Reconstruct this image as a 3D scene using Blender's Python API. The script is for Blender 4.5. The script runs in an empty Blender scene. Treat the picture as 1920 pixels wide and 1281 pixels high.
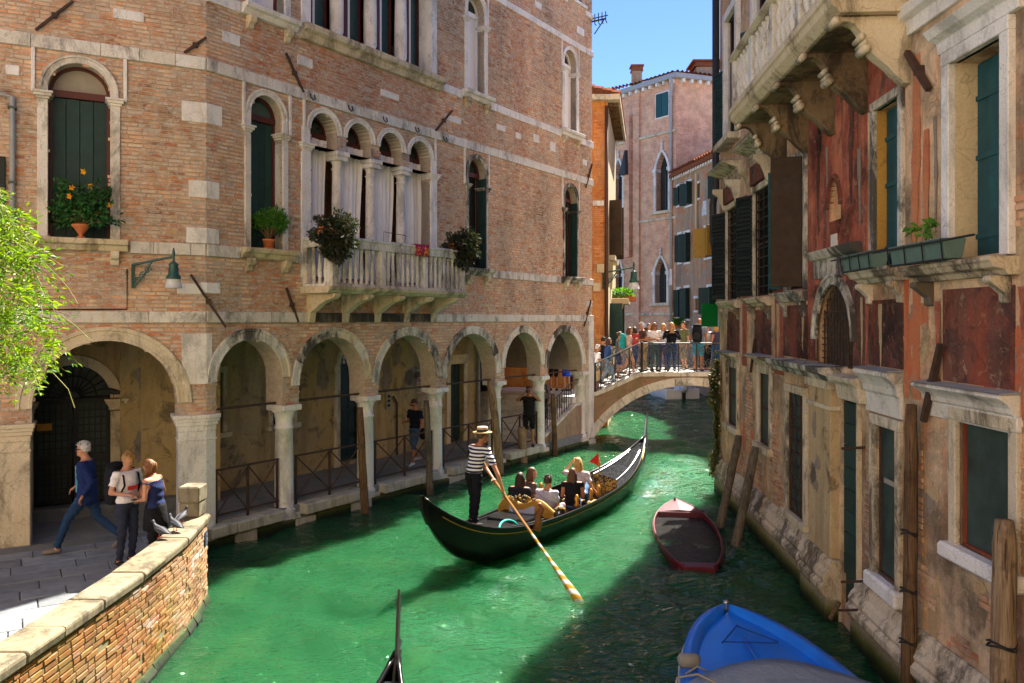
import bpy, math, random
import numpy as np
from mathutils import Vector, Matrix, Quaternion
random.seed(7); RNG = np.random.default_rng(7)
SC = bpy.context.scene; COL = SC.collection
R = math.radians
# ---------------------------------------------------------------- camera, sky, sun, exposure
CAM_H = 4.3; FPX = 1500.0; HZ = 600.0
cd = bpy.data.cameras.new('camera'); cam = bpy.data.objects.new('camera', cd); COL.objects.link(cam)
cam.location = (0, 0, CAM_H); cam.rotation_euler = (R(90), 0, 0)
cd.sensor_width = 36; cd.lens = 36 * FPX / 1920; cd.shift_y = -(640.5 - HZ) / 1920; cd.clip_end = 4000; cd.clip_start = .05
SC.camera = cam
SUN_AZ, SUN_EL = R(26), R(52)
wd = bpy.data.worlds.new('World'); SC.world = wd; wd.use_nodes = True
_nt = wd.node_tree; _bg = _nt.nodes['Background']
_sky = _nt.nodes.new('ShaderNodeTexSky'); _sky.sky_type = 'NISHITA'; _sky.sun_disc = False
_sky.sun_elevation = SUN_EL; _sky.sun_rotation = SUN_AZ; _sky.air_density = .36; _sky.dust_density = 0; _sky.ozone_density = 6
_nt.links.new(_sky.outputs[0], _bg.inputs[0]); _bg.inputs[1].default_value = .08
sl = bpy.data.lights.new('sun', 'SUN'); sun = bpy.data.objects.new('sun', sl); COL.objects.link(sun)
sl.energy = 4.2; sl.angle = R(.5); sl.color = (1, .93, .80)
_d = Vector((math.sin(SUN_AZ) * math.cos(SUN_EL), math.cos(SUN_AZ) * math.cos(SUN_EL), math.sin(SUN_EL)))
sun.rotation_euler = _d.to_track_quat('Z', 'Y').to_euler(); sun.location = (20, 40, 40)
vs = SC.view_settings; vs.view_transform = 'Standard'; vs.look = 'None'; vs.exposure = 2.5; vs.gamma = 1
SC.cycles.max_bounces = 6; SC.cycles.diffuse_bounces = 4; SC.cycles.transparent_max_bounces = 8
SC.cycles.use_denoising = True
# ---------------------------------------------------------------- geometry helpers
class Fr:
    """wall frame: s along the wall, o outwards, z up"""
    def __init__(f, O, u, z=0):
        u = np.array(u, float); f.u = u / np.linalg.norm(u); f.O = np.array(O, float); f.n = np.array([f.u[1], -f.u[0]]); f.z = z
    def p(f, s, o, z):
        return (f.O[0] + f.u[0] * s + f.n[0] * o, f.O[1] + f.u[1] * s + f.n[1] * o, z + f.z)
    def rot(f): return math.atan2(f.u[1], f.u[0])
    def mat(f, s, o, z): return Matrix.Translation(f.p(s, o, z)) @ Matrix.Rotation(f.rot(), 4, 'Z')
    def pix(f, px, py, o=0):
        r = (px - 960) / FPX; O = f.O + f.n * o; t = (r * O[1] - O[0]) / (f.u[0] - r * f.u[1]); d = O[1] + f.u[1] * t
        return t, CAM_H + (HZ - py) * d / FPX
    def sub(f, s, o, z=0, ang=0):
        p = f.p(s, o, z); c, n = math.cos(ang), math.sin(ang)
        return Fr(p[:2], (f.u[0] * c - f.u[1] * n, f.u[0] * n + f.u[1] * c), p[2])
WORLD = Fr((0, 0), (1, 0))          # here o = -Y
class XYZ:                           # plain axes
    def p(f, x, y, z): return (x, y, z)
XY = XYZ()
class Loc:                           # plain axes moved and turned
    def __init__(f, loc, rz=0, sc=1): f.m = Matrix.Translation(loc) @ Matrix.Rotation(rz, 4, 'Z') @ Matrix.Scale(sc, 4)
    def p(f, x, y, z): return tuple(f.m @ Vector((x, y, z)))
def poly_area(p): return .5 * sum(p[i - 1][0] * p[i][1] - p[i][0] * p[i - 1][1] for i in range(len(p)))
class MB:
    def __init__(m, fr=XY): m.fr = fr; m.v = []; m.f = []; m.mi = []; m.at = []; m.cur = 0; m.rn = 0.
    def add(m, vs, fs):
        b = len(m.v); m.v += [m.fr.p(*q) for q in vs]
        for f in fs: m.f.append([b + i for i in f]); m.mi.append(m.cur); m.at.append(m.rn)
        return m
    def box(m, x0, x1, y0, y1, z0, z1):
        return m.add([(x, y, z) for z in (z0, z1) for x, y in ((x0, y0), (x1, y0), (x1, y1), (x0, y1))],
                     [(3, 2, 1, 0), (4, 5, 6, 7), (0, 1, 5, 4), (1, 2, 6, 5), (2, 3, 7, 6), (3, 0, 4, 7)])
    def cbox(m, x, y, z, a, b, c): return m.box(x - a / 2, x + a / 2, y - b / 2, y + b / 2, z - c / 2, z + c / 2)
    def prism(m, poly, ax, lo, hi):
        """ax: 'sz' extrude along o, 'oz' extrude along s, 'so' extrude along z"""
        n = len(poly); f = {'sz': lambda a, b, t: (a, t, b), 'oz': lambda a, b, t: (t, a, b), 'so': lambda a, b, t: (a, b, t)}[ax]
        vs = [f(a, b, t) for t in (lo, hi) for a, b in poly]
        return m.add(vs, [tuple(range(n))[::-1], tuple(range(n, 2 * n))] + [(i, (i + 1) % n, n + (i + 1) % n, n + i) for i in range(n)])
    def lathe(m, prof, x, y, n=12, ry=1.0, z=0):
        vs = []; fs = []
        for r, h in prof:
            for k in range(n): a = 2 * math.pi * (k + .5) / n; vs.append((x + r * math.cos(a), y + r * ry * math.sin(a), z + h))
        L = len(prof)
        for j in range(L - 1):
            for k in range(n): fs.append((j * n + k, j * n + (k + 1) % n, (j + 1) * n + (k + 1) % n, (j + 1) * n + k))
        fs.append(tuple(range(n))[::-1]); fs.append(tuple((L - 1) * n + k for k in range(n)))
        return m.add(vs, fs)
    def tube(m, pts, r, n=8, cap=True, flat=1.0):
        P = [Vector(p) for p in pts]; rs = r if isinstance(r, (list, tuple)) else [r] * len(P); vs = []; fs = []; up = None
        for i, p in enumerate(P):
            t = (P[min(i + 1, len(P) - 1)] - P[max(i - 1, 0)]); t = t.normalized() if t.length > 1e-9 else Vector((0, 0, 1))
            if up is None: up = Vector((0, 0, 1)) if abs(t.z) < .9 else Vector((0, 1, 0))
            a = t.cross(up); a = a.normalized() if a.length > 1e-6 else t.orthogonal().normalized(); up = a.cross(t).normalized()
            for k in range(n):
                g = 2 * math.pi * (k + .5) / n; vs.append(tuple(p + a * (rs[i] * math.cos(g)) + up * (rs[i] * flat * math.sin(g))))
        for j in range(len(P) - 1):
            for k in range(n): fs.append((j * n + k, j * n + (k + 1) % n, (j + 1) * n + (k + 1) % n, (j + 1) * n + k))
        if cap: fs.append(tuple(range(n))[::-1]); fs.append(tuple((len(P) - 1) * n + k for k in range(n)))
        return m.add(vs, fs)
    def ell(m, c, r, n=12, h=8):
        vs = [(c[0], c[1], c[2] - r[2])]; fs = []
        for j in range(1, h):
            t = math.pi * j / h
            for k in range(n):
                a = 2 * math.pi * k / n; vs.append((c[0] + r[0] * math.sin(t) * math.cos(a), c[1] + r[1] * math.sin(t) * math.sin(a), c[2] - r[2] * math.cos(t)))
        vs.append((c[0], c[1], c[2] + r[2])); e = len(vs) - 1
        for k in range(n): fs.append((0, 1 + (k + 1) % n, 1 + k)); fs.append((e, 1 + (h - 2) * n + k, 1 + (h - 2) * n + (k + 1) % n))
        for j in range(h - 2):
            for k in range(n): a = 1 + j * n; fs.append((a + k, a + (k + 1) % n, a + n + (k + 1) % n, a + n + k))
        return m.add(vs, fs)
    def loft(m, rings, cap=True, closed=True):
        n = len(rings[0]); vs = [q for r in rings for q in r]; fs = []
        for j in range(len(rings) - 1):
            for k in range(n if closed else n - 1): fs.append((j * n + k, j * n + (k + 1) % n, (j + 1) * n + (k + 1) % n, (j + 1) * n + k))
        if cap: fs.append(tuple(range(n))[::-1]); fs.append(tuple((len(rings) - 1) * n + k for k in range(n)))
        return m.add(vs, fs)
    def build(m, name, mat, parent=None, smooth=False, bevel=0, attr=False, kind=None, label=None):
        me = bpy.data.meshes.new(name); me.from_pydata(m.v, [], m.f)
        for q in (mat if isinstance(mat, (list, tuple)) else [mat]): me.materials.append(q)
        if any(m.mi): me.polygons.foreach_set('material_index', m.mi)
        if attr: a = me.attributes.new('rnd', 'FLOAT', 'FACE'); a.data.foreach_set('value', m.at)
        if smooth: me.polygons.foreach_set('use_smooth', [True] * len(me.polygons))
        return link(name, me, parent, bevel, kind, label)
def link(name, me, parent=None, bevel=0, kind=None, label=None):
    o = bpy.data.objects.new(name, me); COL.objects.link(o)
    if parent is not None: adopt(o, parent)
    if bevel: b = o.modifiers.new('bevel', 'BEVEL'); b.width = bevel; b.segments = 1; b.limit_method = 'ANGLE'
    if kind: o['kind'] = kind
    if label: o['label'] = label
    return o
def adopt(o, parent):
    o.parent = parent
    if parent.type == 'EMPTY': o.matrix_parent_inverse = (parent.matrix_parent_inverse @ parent.matrix_basis).inverted()
def thing(name, label, cat, loc=(0, 0, 0), group=None):
    o = bpy.data.objects.new(name, None); COL.objects.link(o); o.location = loc; o.empty_display_size = .2
    return tag(o, label, cat, group)
def tag(o, label, cat, group=None, kind=None):
    o['label'] = label; o['category'] = cat
    if group: o['group'] = group
    if kind: o['kind'] = kind
    return o
def struct(o): o['kind'] = 'structure'; return o
def inst(name, me, mtx, parent):
    o = bpy.data.objects.new(name, me); COL.objects.link(o); o.matrix_basis = mtx; adopt(o, parent) if parent.type == 'EMPTY' else setattr(o, 'parent', parent)
    return o
def mesh_of(m, name, mat, smooth=False):
    me = bpy.data.meshes.new(name); me.from_pydata(m.v, [], m.f)
    for q in (mat if isinstance(mat, (list, tuple)) else [mat]): me.materials.append(q)
    if any(m.mi): me.polygons.foreach_set('material_index', m.mi)
    if smooth: me.polygons.foreach_set('use_smooth', [True] * len(me.polygons))
    return me
# openings: (a, b, z_bottom, z_spring, rise)  rise 0 = flat head
def otop(o, s):
    a, b, zb, zs, rise = o[:5]
    if rise == 0: return zs
    c, r = (a + b) / 2, (b - a) / 2; t = min(1, abs(s - c) / r)
    if len(o) > 5: return zs + rise * (1 - t ** 1.25) ** .72          # pointed
    return zs + rise * math.sqrt(max(0, 1 - t * t))
def opath(o, n=14):
    a, b, zb, zs, rise = o[:5]; c, r = (a + b) / 2, (b - a) / 2
    if rise == 0: return [(a, zb), (a, zs), (b, zs), (b, zb)]
    return [(a, zb)] + [(c - r * math.cos(math.pi * k / n), otop(o, c - r * math.cos(math.pi * k / n))) for k in range(n + 1)] + [(b, zb)]
def wall(m, s0, s1, z0, z1, ops, thick=.3, back=True, off=0, depths=None):
    br = {s0, s1}
    for o in ops:
        for q in opath(o): br.add(round(q[0], 5))
    br = sorted(x for x in br if s0 - 1e-6 <= x <= s1 + 1e-6)
    for p, q in zip(br, br[1:]):
        if q - p < 1e-4: continue
        mid = (p + q) / 2; iv = sorted((o[2], otop(o, p), otop(o, q)) for o in ops if o[0] < mid < o[1])
        za = zb = z0
        for (b0, ta, tb) in iv + [(z1, z1, z1)]:
            if b0 > max(za, zb) - 1e-6 and (b0 - za > 1e-4 or b0 - zb > 1e-4):
                m.add([(p, off, za), (q, off, zb), (q, off, b0), (p, off, b0)], [(0, 1, 2, 3)])
                if back: m.add([(p, off - thick, za), (q, off - thick, zb), (q, off - thick, b0), (p, off - thick, b0)], [(3, 2, 1, 0)])
            za, zb = ta, tb
    for i, o in enumerate(ops):
        t = thick if not depths else depths[i]; pth = opath(o); pth = pth + [pth[0]] if o[2] > z0 + 1e-3 else pth
        for (a, za), (b, zb) in zip(pth, pth[1:]):
            m.add([(a, off, za), (b, off, zb), (b, off - t, zb), (a, off - t, za)], [(0, 1, 2, 3)])
    return m
def inside(s, z, zones, pad=0):
    for o in zones:
        if o[0] - pad < s < o[1] + pad and o[2] - pad < z < otop(o, min(max(s, o[0]), o[1])) + pad: return True
    return False
def lay_bricks(fr, s0, s1, z0, z1, zones, L=.255, H=.074, seed=1, tone=None, proud=.012):
    """list of (fr,s,z,len,h,depth,rnd)"""
    rg = random.Random(seed); out = []; z = z0; k = 0
    while z + H * .6 < z1:
        s = s0 - rg.uniform(0, L) - (L / 2 if k % 2 else 0)
        while s < s1:
            l = L * (rg.uniform(.9, 1.06) if rg.random() < .72 else rg.uniform(.46, .6)); a, b = max(s, s0), min(s + l - .014, s1); s += l
            if b - a < .05: continue
            c = (a + b) / 2; zc = z + H / 2
            if inside(c, zc, zones, .0) or inside(a + .05, zc, zones) or inside(b - .05, zc, zones): continue
            if rg.random() < .02: continue
            rn = rg.random(); t = tone(c, zc) if tone else 0
            out.append((fr, a, b, z + rg.uniform(0, .005), z + H - .012 - rg.uniform(0, .006), proud + rg.uniform(-.006, .006), rn * .98 + t))
        z += H; k += 1
    return out
def brick_geo(m, a, b, z0, z1, d, rn, i=.005):
    m.rn = rn; o = -.015
    m.add([(a, o, z0), (b, o, z0), (b, o, z1), (a, o, z1), (a + i, d, z0 + i), (b - i, d, z0 + i * .8), (b - i, d, z1 - i), (a + i * .7, d, z1 - i)],
          [(4, 5, 6, 7), (0, 1, 5, 4), (1, 2, 6, 5), (2, 3, 7, 6), (3, 0, 4, 7)])
def place_bricks(bl, parent, mat, off=0, single=300, name='brick', massname='brick_courses'):
    vis = []
    for i, q in enumerate(bl):
        x, y, z = q[0].p((q[1] + q[2]) / 2, off, (q[3] + q[4]) / 2)
        if y < .5: continue
        px, py = 960 + FPX * x / y, HZ + (CAM_H - z) * FPX / y
        if 5 < px < 1915 and 5 < py < 1275: vis.append((y / (abs(q[2] - q[1])), i))
    vis.sort(); pick = set(i for _, i in vis[:single])
    um = MB(); um.add([(-.5, .5, -.5), (.5, .5, -.5), (.5, .5, .5), (-.5, .5, .5), (-.48, -.5, -.44), (.48, -.5, -.45), (.48, -.5, .43), (-.485, -.5, .44)],
                      [(4, 5, 6, 7), (0, 1, 5, 4), (1, 2, 6, 5), (2, 3, 7, 6), (3, 0, 4, 7)])
    ume = mesh_of(um, name, mat); groups = {}
    for i, (fr, a, b, z0, z1, d, rn) in enumerate(bl):
        if i in pick:
            mt = fr.mat((a + b) / 2, off + d / 2 - .0075, (z0 + z1) / 2) @ Matrix.Diagonal((b - a, d + .015, z1 - z0, 1)); o = inst(name, ume, mt, parent); o['tone'] = math.floor(rn)
        else: groups.setdefault(id(fr), (fr, []))[1].append((a, b, z0, z1, d, rn))
    m = MB()
    for fr, l in groups.values():
        m.fr = Off(fr, off)
        for q in l: brick_geo(m, *q)
    if m.f: m.build(massname, mat, parent, attr=True, kind='stuff')
class Off:
    def __init__(f, fr, o): f.fr = fr; f.o = o
    def p(f, s, o, z): return f.fr.p(s, o + f.o, z)
def ring_stones(fr, parent, mat, o, n, w, d0, d1, name='arch', sub='voussoir', prof=True, gap=.004, root=None):
    """trim stones round the curved head of opening o; w = trim width; d0..d1 = depth range (o axis)"""
    a, b, zb, zs, rise = o[:5]; c, r = (a + b) / 2, (b - a) / 2; N = n * 4
    pts = []
    for k in range(N + 1):
        t = math.pi * k / N; x = c - r * math.cos(t); z = otop(o, x); pts.append((x, z))
    nor = []
    for k in range(N + 1):
        p, q = pts[max(k - 1, 0)], pts[min(k + 1, N)]; dx, dz = q[0] - p[0], q[1] - p[1]; l = math.hypot(dx, dz) or 1; nor.append((-dz / l, dx / l))
    nor[0] = (-1, 0); nor[-1] = (1, 0)
    secs = [(0, d0), (0, d1 * .72), (w * .18, d1 * .72), (w * .24, d1 * .55), (w * .68, d1 * .6), (w * .74, d1), (w, d1), (w, d0)] if prof else [(0, d0), (0, d1), (w, d1), (w, d0)]
    for j in range(n):
        m = MB(fr); rings = []
        for k in range(j * 4, j * 4 + 5):
            x, z = pts[k]; nx, nz = nor[k]
            if k == j * 4 and j: q = pts[k + 1]; x += (q[0] - x) * gap * 8; z += (q[1] - z) * gap * 8
            rings.append([(x + nx * e, dd, z + nz * e) for e, dd in secs])
        m.loft(rings)
        mj = mat[j % len(mat)] if isinstance(mat, list) else mat
        if root is None: root = m.build(name, mj, parent)
        else: m.build(sub, mj, root)
    return root
def course(fr, parent, mat, s0, s1, z0, z1, d, name='course_stone', skip=(), L=1.1, seed=0, db=-.02):
    rg = random.Random(seed); s = s0
    while s < s1 - .02:
        e = min(s1, s + L * rg.uniform(.6, 1.25)); e = s1 if s1 - e < .25 else e
        a, b = s, e - .006
        for (x0, x1) in skip:
            if a < x1 and b > x0:
                if a >= x0 and b <= x1: a = b
                elif a < x0: b = x0
                else: a = x1
        if b - a > .05: MB(fr).box(a, b, db, d + rg.uniform(-.006, .006), z0, z1 - rg.uniform(0, .006)).build(name, mat, parent, bevel=.008)
        s = e
# ---------------------------------------------------------------- procedural materials
class G:
    def __init__(g, name):
        g.m = bpy.data.materials.new(name); g.m.use_nodes = True; g.nt = g.m.node_tree; g.b = g.nt.nodes['Principled BSDF']; g.pos = None
    def n(g, t, ins=None, **kw):
        d = g.nt.nodes.new(t)
        for k, v in kw.items(): setattr(d, k, v)
        for k, v in (ins or {}).items(): g.set(d.inputs[k], v)
        return d
    def set(g, sock, v):
        if hasattr(v, 'is_linked') or isinstance(v, bpy.types.NodeSocket): g.nt.links.new(v, sock)
        else:
            try: sock.default_value = v
            except Exception: sock.default_value = (*v, 1) if len(v) == 3 else v
    def P(g):
        if g.pos is None: g.pos = g.n('ShaderNodeNewGeometry').outputs['Position']
        return g.pos
    def map(g, sc, vec=None): return g.n('ShaderNodeMapping', {'Vector': vec or g.P(), 'Scale': sc if isinstance(sc, (tuple, list)) else (sc,) * 3}).outputs[0]
    def noise(g, sc, det=4, rough=.55, dist=0, vec=None): return g.n('ShaderNodeTexNoise', {'Vector': g.map(sc, vec), 'Scale': 1., 'Detail': det, 'Roughness': rough, 'Distortion': dist}).outputs[0]
    def vor(g, sc, feature='F1', vec=None, out='Distance'): return g.n('ShaderNodeTexVoronoi', {'Vector': g.map(sc, vec), 'Scale': 1.}, feature=feature).outputs[out]
    def ramp(g, f, stops, interp='LINEAR'):
        d = g.n('ShaderNodeValToRGB', {'Fac': f}); cr = d.color_ramp; cr.interpolation = interp
        while len(cr.elements) < len(stops): cr.elements.new(.5)
        for e, (p, c) in zip(cr.elements, stops): e.position = p; e.color = (*c, 1) if isinstance(c, (tuple, list)) else (c, c, c, 1)
        return d.outputs[0]
    def step(g, f, a, b): return g.ramp(f, [(a, 0.), (b, 1.)])
    def mix(g, f, a, b, mode='MIX'):
        d = g.n('ShaderNodeMix', data_type='RGBA', blend_type=mode); g.set(d.inputs[0], f)
        for i, v in ((6, a), (7, b)): g.set(d.inputs[i], (*v, 1) if isinstance(v, (tuple, list)) and len(v) == 3 else v)
        return d.outputs[2]
    def math(g, op, a, b=0.): return g.n('ShaderNodeMath', {0: a, 1: b}, operation=op).outputs[0]
    def bump(g, h, st=.3, dist=.02): g.set(g.b.inputs['Normal'], g.n('ShaderNodeBump', {'Height': h, 'Strength': st, 'Distance': dist}).outputs[0])
    def done(g, col=None, rough=.8, spec=.3, **kw):
        if col is not None: g.set(g.b.inputs['Base Color'], (*col, 1) if isinstance(col, (tuple, list)) else col)
        g.set(g.b.inputs['Roughness'], rough); g.set(g.b.inputs['Specular IOR Level'], spec)
        for k, v in kw.items(): g.set(g.b.inputs[k.replace('_', ' ')], v)
        return g.m
    def orand(g): return g.n('ShaderNodeObjectInfo').outputs['Random']
def mat_brick(name, ramp, mortar, smear=.35, red=(.42, .13, .06), green=None, scale=1., white=0):
    g = G(name); at = g.n('ShaderNodeAttribute', attribute_name='rnd').outputs['Fac']; r = g.math('FRACT', g.math('ADD', at, g.orand()))
    tone = g.math('FLOOR', at)
    c = g.ramp(r, ramp); big = g.noise(.55 * scale, 4); c = g.mix(g.math('MULTIPLY', g.step(big, .42, .6), .6), c, g.mix(.5, c, (.56, .40, .27))); big2 = g.noise((.8, .8, .45), 6, .72); c = g.mix(1., c, g.ramp(big2, [(.36, .48), (.5, 1.), (.62, 1.35)]), 'MULTIPLY'); big3 = g.noise((.5, .5, .9), 5, .7, .8); c = g.mix(g.math('MULTIPLY', g.step(big3, .52, .60), .55), c, g.mix(.45, c, (.40, .34, .29)))
    c = g.mix(g.math('MULTIPLY', tone, .75), c, g.mix(.35, red, c))
    fine = g.noise(38 * scale, 5, .7); c = g.mix(.55, c, g.ramp(fine, [(.25, .6), (.75, 1.4)]), 'MULTIPLY')
    sm = g.noise((6 * scale, 6 * scale, 11 * scale), 5, .8, .6); c = g.mix(g.math('MULTIPLY', g.step(sm, .47, .58), smear), c, mortar)
    gr = g.noise((1.6, 1.6, .35), 5, .7); c = g.mix(g.math('MULTIPLY', g.step(gr, .58, .8), .4), c, (.10, .075, .06))
    if white: wn = g.noise((1.1, 1.1, 3.2), 4, .7); c = g.mix(g.math('MULTIPLY', g.step(wn, .57, .64), white), c, (.62, .55, .52))
    if green: gn = g.noise(1.3, 4, .7); c = g.mix(g.math('MULTIPLY', g.step(gn, .45, .7), .6), c, green)
    g.bump(g.noise(60 * scale, 5, .7), .5, .006)
    return g.done(c, .92, .2)
def mat_plain(name, col, rough=.8, var=.25, sc=9., bump=.15, spec=.3, dirt=0, dirtc=(.06, .05, .04), metal=0, streak=False, orand=.0, bd=.006):
    g = G(name); f = g.noise(sc, 5, .65); c = g.mix(1., tuple(col), g.ramp(f, [(.2, 1 - var), (.8, 1 + var)]), 'MULTIPLY')
    if orand: c = g.mix(1., c, g.ramp(g.orand(), [(0, 1 - orand), (1, 1 + orand)]), 'MULTIPLY')
    if dirt:
        d = g.noise((2.2, 2.2, .5) if streak else 2.2, 6, .72); c = g.mix(g.math('MULTIPLY', g.step(d, .48, .7), dirt), c, dirtc)
    if bump: g.bump(g.noise(sc * 4, 5, .7), bump, bd)
    return g.done(c, rough, spec, Metallic=metal)
def mat_stone(name, base=(.72, .71, .67), dark=(.07, .06, .05), amt=.7, yel=(.48, .35, .16), th=.50):
    g = G(name); c = g.mix(g.step(g.noise(1.7, 4), .4, .7), base, tuple(x * .82 for x in base)); c = g.mix(g.math('MULTIPLY', g.orand(), .22), c, yel)
    c = g.mix(g.math('MULTIPLY', g.step(g.noise((3.2, 3.2, .7), 6, .75), .54, .70), .45), c, yel)
    d = g.noise((1.9, 1.9, .8), 7, .78, .4); c = g.mix(g.math('MULTIPLY', g.step(d, th, th + .13), amt), c, dark)
    f = g.noise(45, 5, .75); c = g.mix(.5, c, g.ramp(f, [(.25, .55), (.6, 1.15)]), 'MULTIPLY')
    cr = g.vor(1.6, 'DISTANCE_TO_EDGE', vec=g.n('ShaderNodeVectorMath', {0: g.P(), 1: g.n('ShaderNodeTexNoise', {'Vector': g.P(), 'Scale': 3.}).outputs[1]}, operation='ADD').outputs[0])
    c = g.mix(g.math('MULTIPLY', g.ramp(cr, [(0, 1.), (.012, 0.)]), .4), c, dark)
    g.bump(g.noise(26, 6, .75), .35, .01)
    return g.done(c, .82, .3)
MT = {}
BR = [(0, (.44, .13, .05)), (.18, (.56, .27, .13)), (.4, (.62, .40, .24)), (.55, (.50, .17, .06)), (.72, (.64, .46, .30)), (.88, (.56, .34, .19)), (1, (.32, .14, .08))]
MT['brick'] = mat_brick('brick_red', BR, (.54, .48, .41), .85)
MT['brick_low'] = mat_brick('brick_parapet', [(0, (.26, .07, .02)), (.3, (.32, .115, .03)), (.55, (.30, .165, .05)), (.8, (.28, .075, .025)), (1, (.19, .11, .04))], (.24, .19, .11), .35, green=(.14, .125, .02), white=.6)
MT['mortar'] = mat_plain('mortar', (.44, .37, .30), .95, .3, 14, .5, dirt=.35, dirtc=(.16, .12, .09))
MT['mortar_moss'] = mat_plain('mortar_mossy', (.24, .20, .11), .95, .35, 10, .5, dirt=.5, dirtc=(.07, .07, .02))
MT['stone'] = mat_stone('istrian_stone'); MT['stone_dark'] = mat_stone('istrian_stone_sooty', (.60, .58, .52), (.03, .028, .026), .92, th=.42)
MT['stone_y'] = mat_stone('istrian_stone_warm', (.66, .59, .45), (.09, .065, .04), .65, (.48, .32, .09), th=.48)
MT['stone_w'] = mat_stone('istrian_stone_clean', (.80, .80, .79), (.22, .21, .20), .55, (.56, .46, .32), th=.5)
MT['kerb'] = mat_stone('kerb_stone', (.50, .50, .44), (.10, .10, .07), .55, (.40, .36, .20))
def mat_algae():
    g = G('algae_stone'); z = g.n('ShaderNodeSeparateXYZ', {0: g.P()}).outputs[2]; zz = g.math('ADD', z, g.math('MULTIPLY', g.noise(3.5, 5, .7), .16)); c = g.ramp(zz, [(.08, (.006, .010, .005)), (.17, (.022, .042, .008)), (.26, (.11, .115, .025)), (.37, (.30, .27, .17))]); c = g.mix(.6, c, g.ramp(g.noise(22, 5, .75), [(.25, .4), (.7, 1.4)]), 'MULTIPLY'); g.bump(g.noise(18, 6, .8), .7, .03); return g.done(c, .7, .3)
MT['algae'] = mat_algae()
def mat_plaster(name, a, b, c2, d, edge, scale=1., thr=.55, soot=0.):
    g = G(name); n1 = g.noise(.9 * scale, 7, .68, .5); n2 = g.noise(2.3 * scale, 7, .7, .7); n3 = g.noise((2.4, 2.4, .45), 6, .7); n4 = g.noise(5 * scale, 6, .75, .5)
    c = g.mix(g.step(n1, .4, .62), a, b); c = g.mix(g.math('MULTIPLY', g.step(n3, .48, .62), .8), c, c2); c = g.mix(g.math('MULTIPLY', g.step(n2, thr, thr + .1), .85), c, d)
    c = g.mix(g.math('MULTIPLY', g.step(n4, .60, .66), .6), c, edge); f = g.noise(30, 5, .7); c = g.mix(.5, c, g.ramp(f, [(.25, .6), (.7, 1.2)]), 'MULTIPLY')
    cr = g.vor(1.1, 'DISTANCE_TO_EDGE', vec=g.n('ShaderNodeVectorMath', {0: g.P(), 1: g.n('ShaderNodeTexNoise', {'Vector': g.P(), 'Scale': 2.5}).outputs[1]}, operation='ADD').outputs[0])
    c = g.mix(g.math('MULTIPLY', g.ramp(cr, [(0, 1.), (.01, 0.)]), .45), c, tuple(x * .3 for x in a))
    if soot:
        c = g.mix(1., c, g.ramp(g.noise(.8, 6, .68), [(.38, .42), (.5, .95), (.62, 1.3)]), 'MULTIPLY'); c = g.mix(g.math('MULTIPLY', g.step(g.noise((4., 4., .4), 7, .75), .52, .66), soot), c, (.05, .035, .028)); c = g.mix(g.math('MULTIPLY', g.step(g.noise(9., 6, .8, .8), .57, .62), soot * .8), c, edge)
    h = g.math('ADD', g.math('MULTIPLY', g.step(n2, thr, thr + .06), -1.), g.math('MULTIPLY', n4, .6)); g.bump(h, .5, .02)
    return g.done(c, .9, .2)
MT['plaster_in'] = mat_plaster('plaster_ochre_grey', (.50, .36, .15), (.42, .33, .19), (.28, .21, .11), (.16, .13, .09), (.48, .40, .28), 1., .54)
MT['plaster_r'] = mat_plaster('plaster_tan_red', (.54, .24, .12), (.50, .17, .08), (.48, .10, .04), (.30, .20, .12), (.44, .34, .22), .8)
MT['plaster_r2'] = mat_plaster('plaster_tan', (.60, .45, .29), (.54, .37, .23), (.50, .22, .11), (.34, .27, .18), (.64, .54, .38), .8, .53, .4)
MT['plaster_red'] = mat_plaster('plaster_venetian_red', (.38, .10, .055), (.26, .075, .055), (.50, .18, .10), (.10, .055, .045), (.42, .28, .20), .9, .56, .6)
MT['panel_dark'] = mat_plaster('panel_soot_red', (.10, .05, .04), (.15, .06, .045), (.24, .055, .03), (.045, .03, .03), (.36, .27, .17), .9, .52, .5)
MT['plaster_or'] = mat_plaster('plaster_orange', (.56, .24, .06), (.50, .17, .05), (.62, .32, .10), (.34, .11, .04), (.48, .28, .14), .7)
MT['plaster_cream'] = mat_plaster('plaster_cream', (.62, .52, .34), (.58, .46, .28), (.50, .40, .26), (.42, .34, .22), (.6, .5, .36), .7, .62)
MT['plaster_grey'] = mat_plaster('plaster_peeling_grey', (.34, .25, .18), (.42, .29, .18), (.24, .18, .14), (.50, .17, .06), (.52, .40, .26), .55, .53)
MT['floor'] = mat_plain('paving_trachyte', (.20, .22, .24), .7, .3, 5, .3, orand=.3, dirt=.3)
MT['joint'] = mat_plain('paving_joint', (.17, .17, .16), .95, .3, 9)
MT['iron'] = mat_plain('rusted_iron', (.055, .034, .026), .75, .5, 18, .4, dirt=.4, dirtc=(.14, .05, .02))
MT['iron_dark'] = mat_plain('dark_iron', (.018, .019, .02), .55, .4, 18, .2)
MT['iron_grey'] = mat_plain('grey_painted_iron', (.07, .085, .08), .6, .4, 18, .2)
def mat_wood(name, a, b, dk):
    g = G(name); gr = g.noise((26, 26, 1.3), 6, .7, .6); c = g.mix(g.step(gr, .38, .62), a, b); cr = g.noise((40, 40, 1.0), 4, .6); c = g.mix(g.math('MULTIPLY', g.step(cr, .58, .64), .85), c, dk); c = g.mix(g.math('MULTIPLY', g.step(g.noise(2.5, 5, .7), .5, .66), .6), c, dk)
    g.bump(g.math('ADD', gr, g.math('MULTIPLY', cr, -.8)), .9, .03); return g.done(c, .9, .15)
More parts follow.
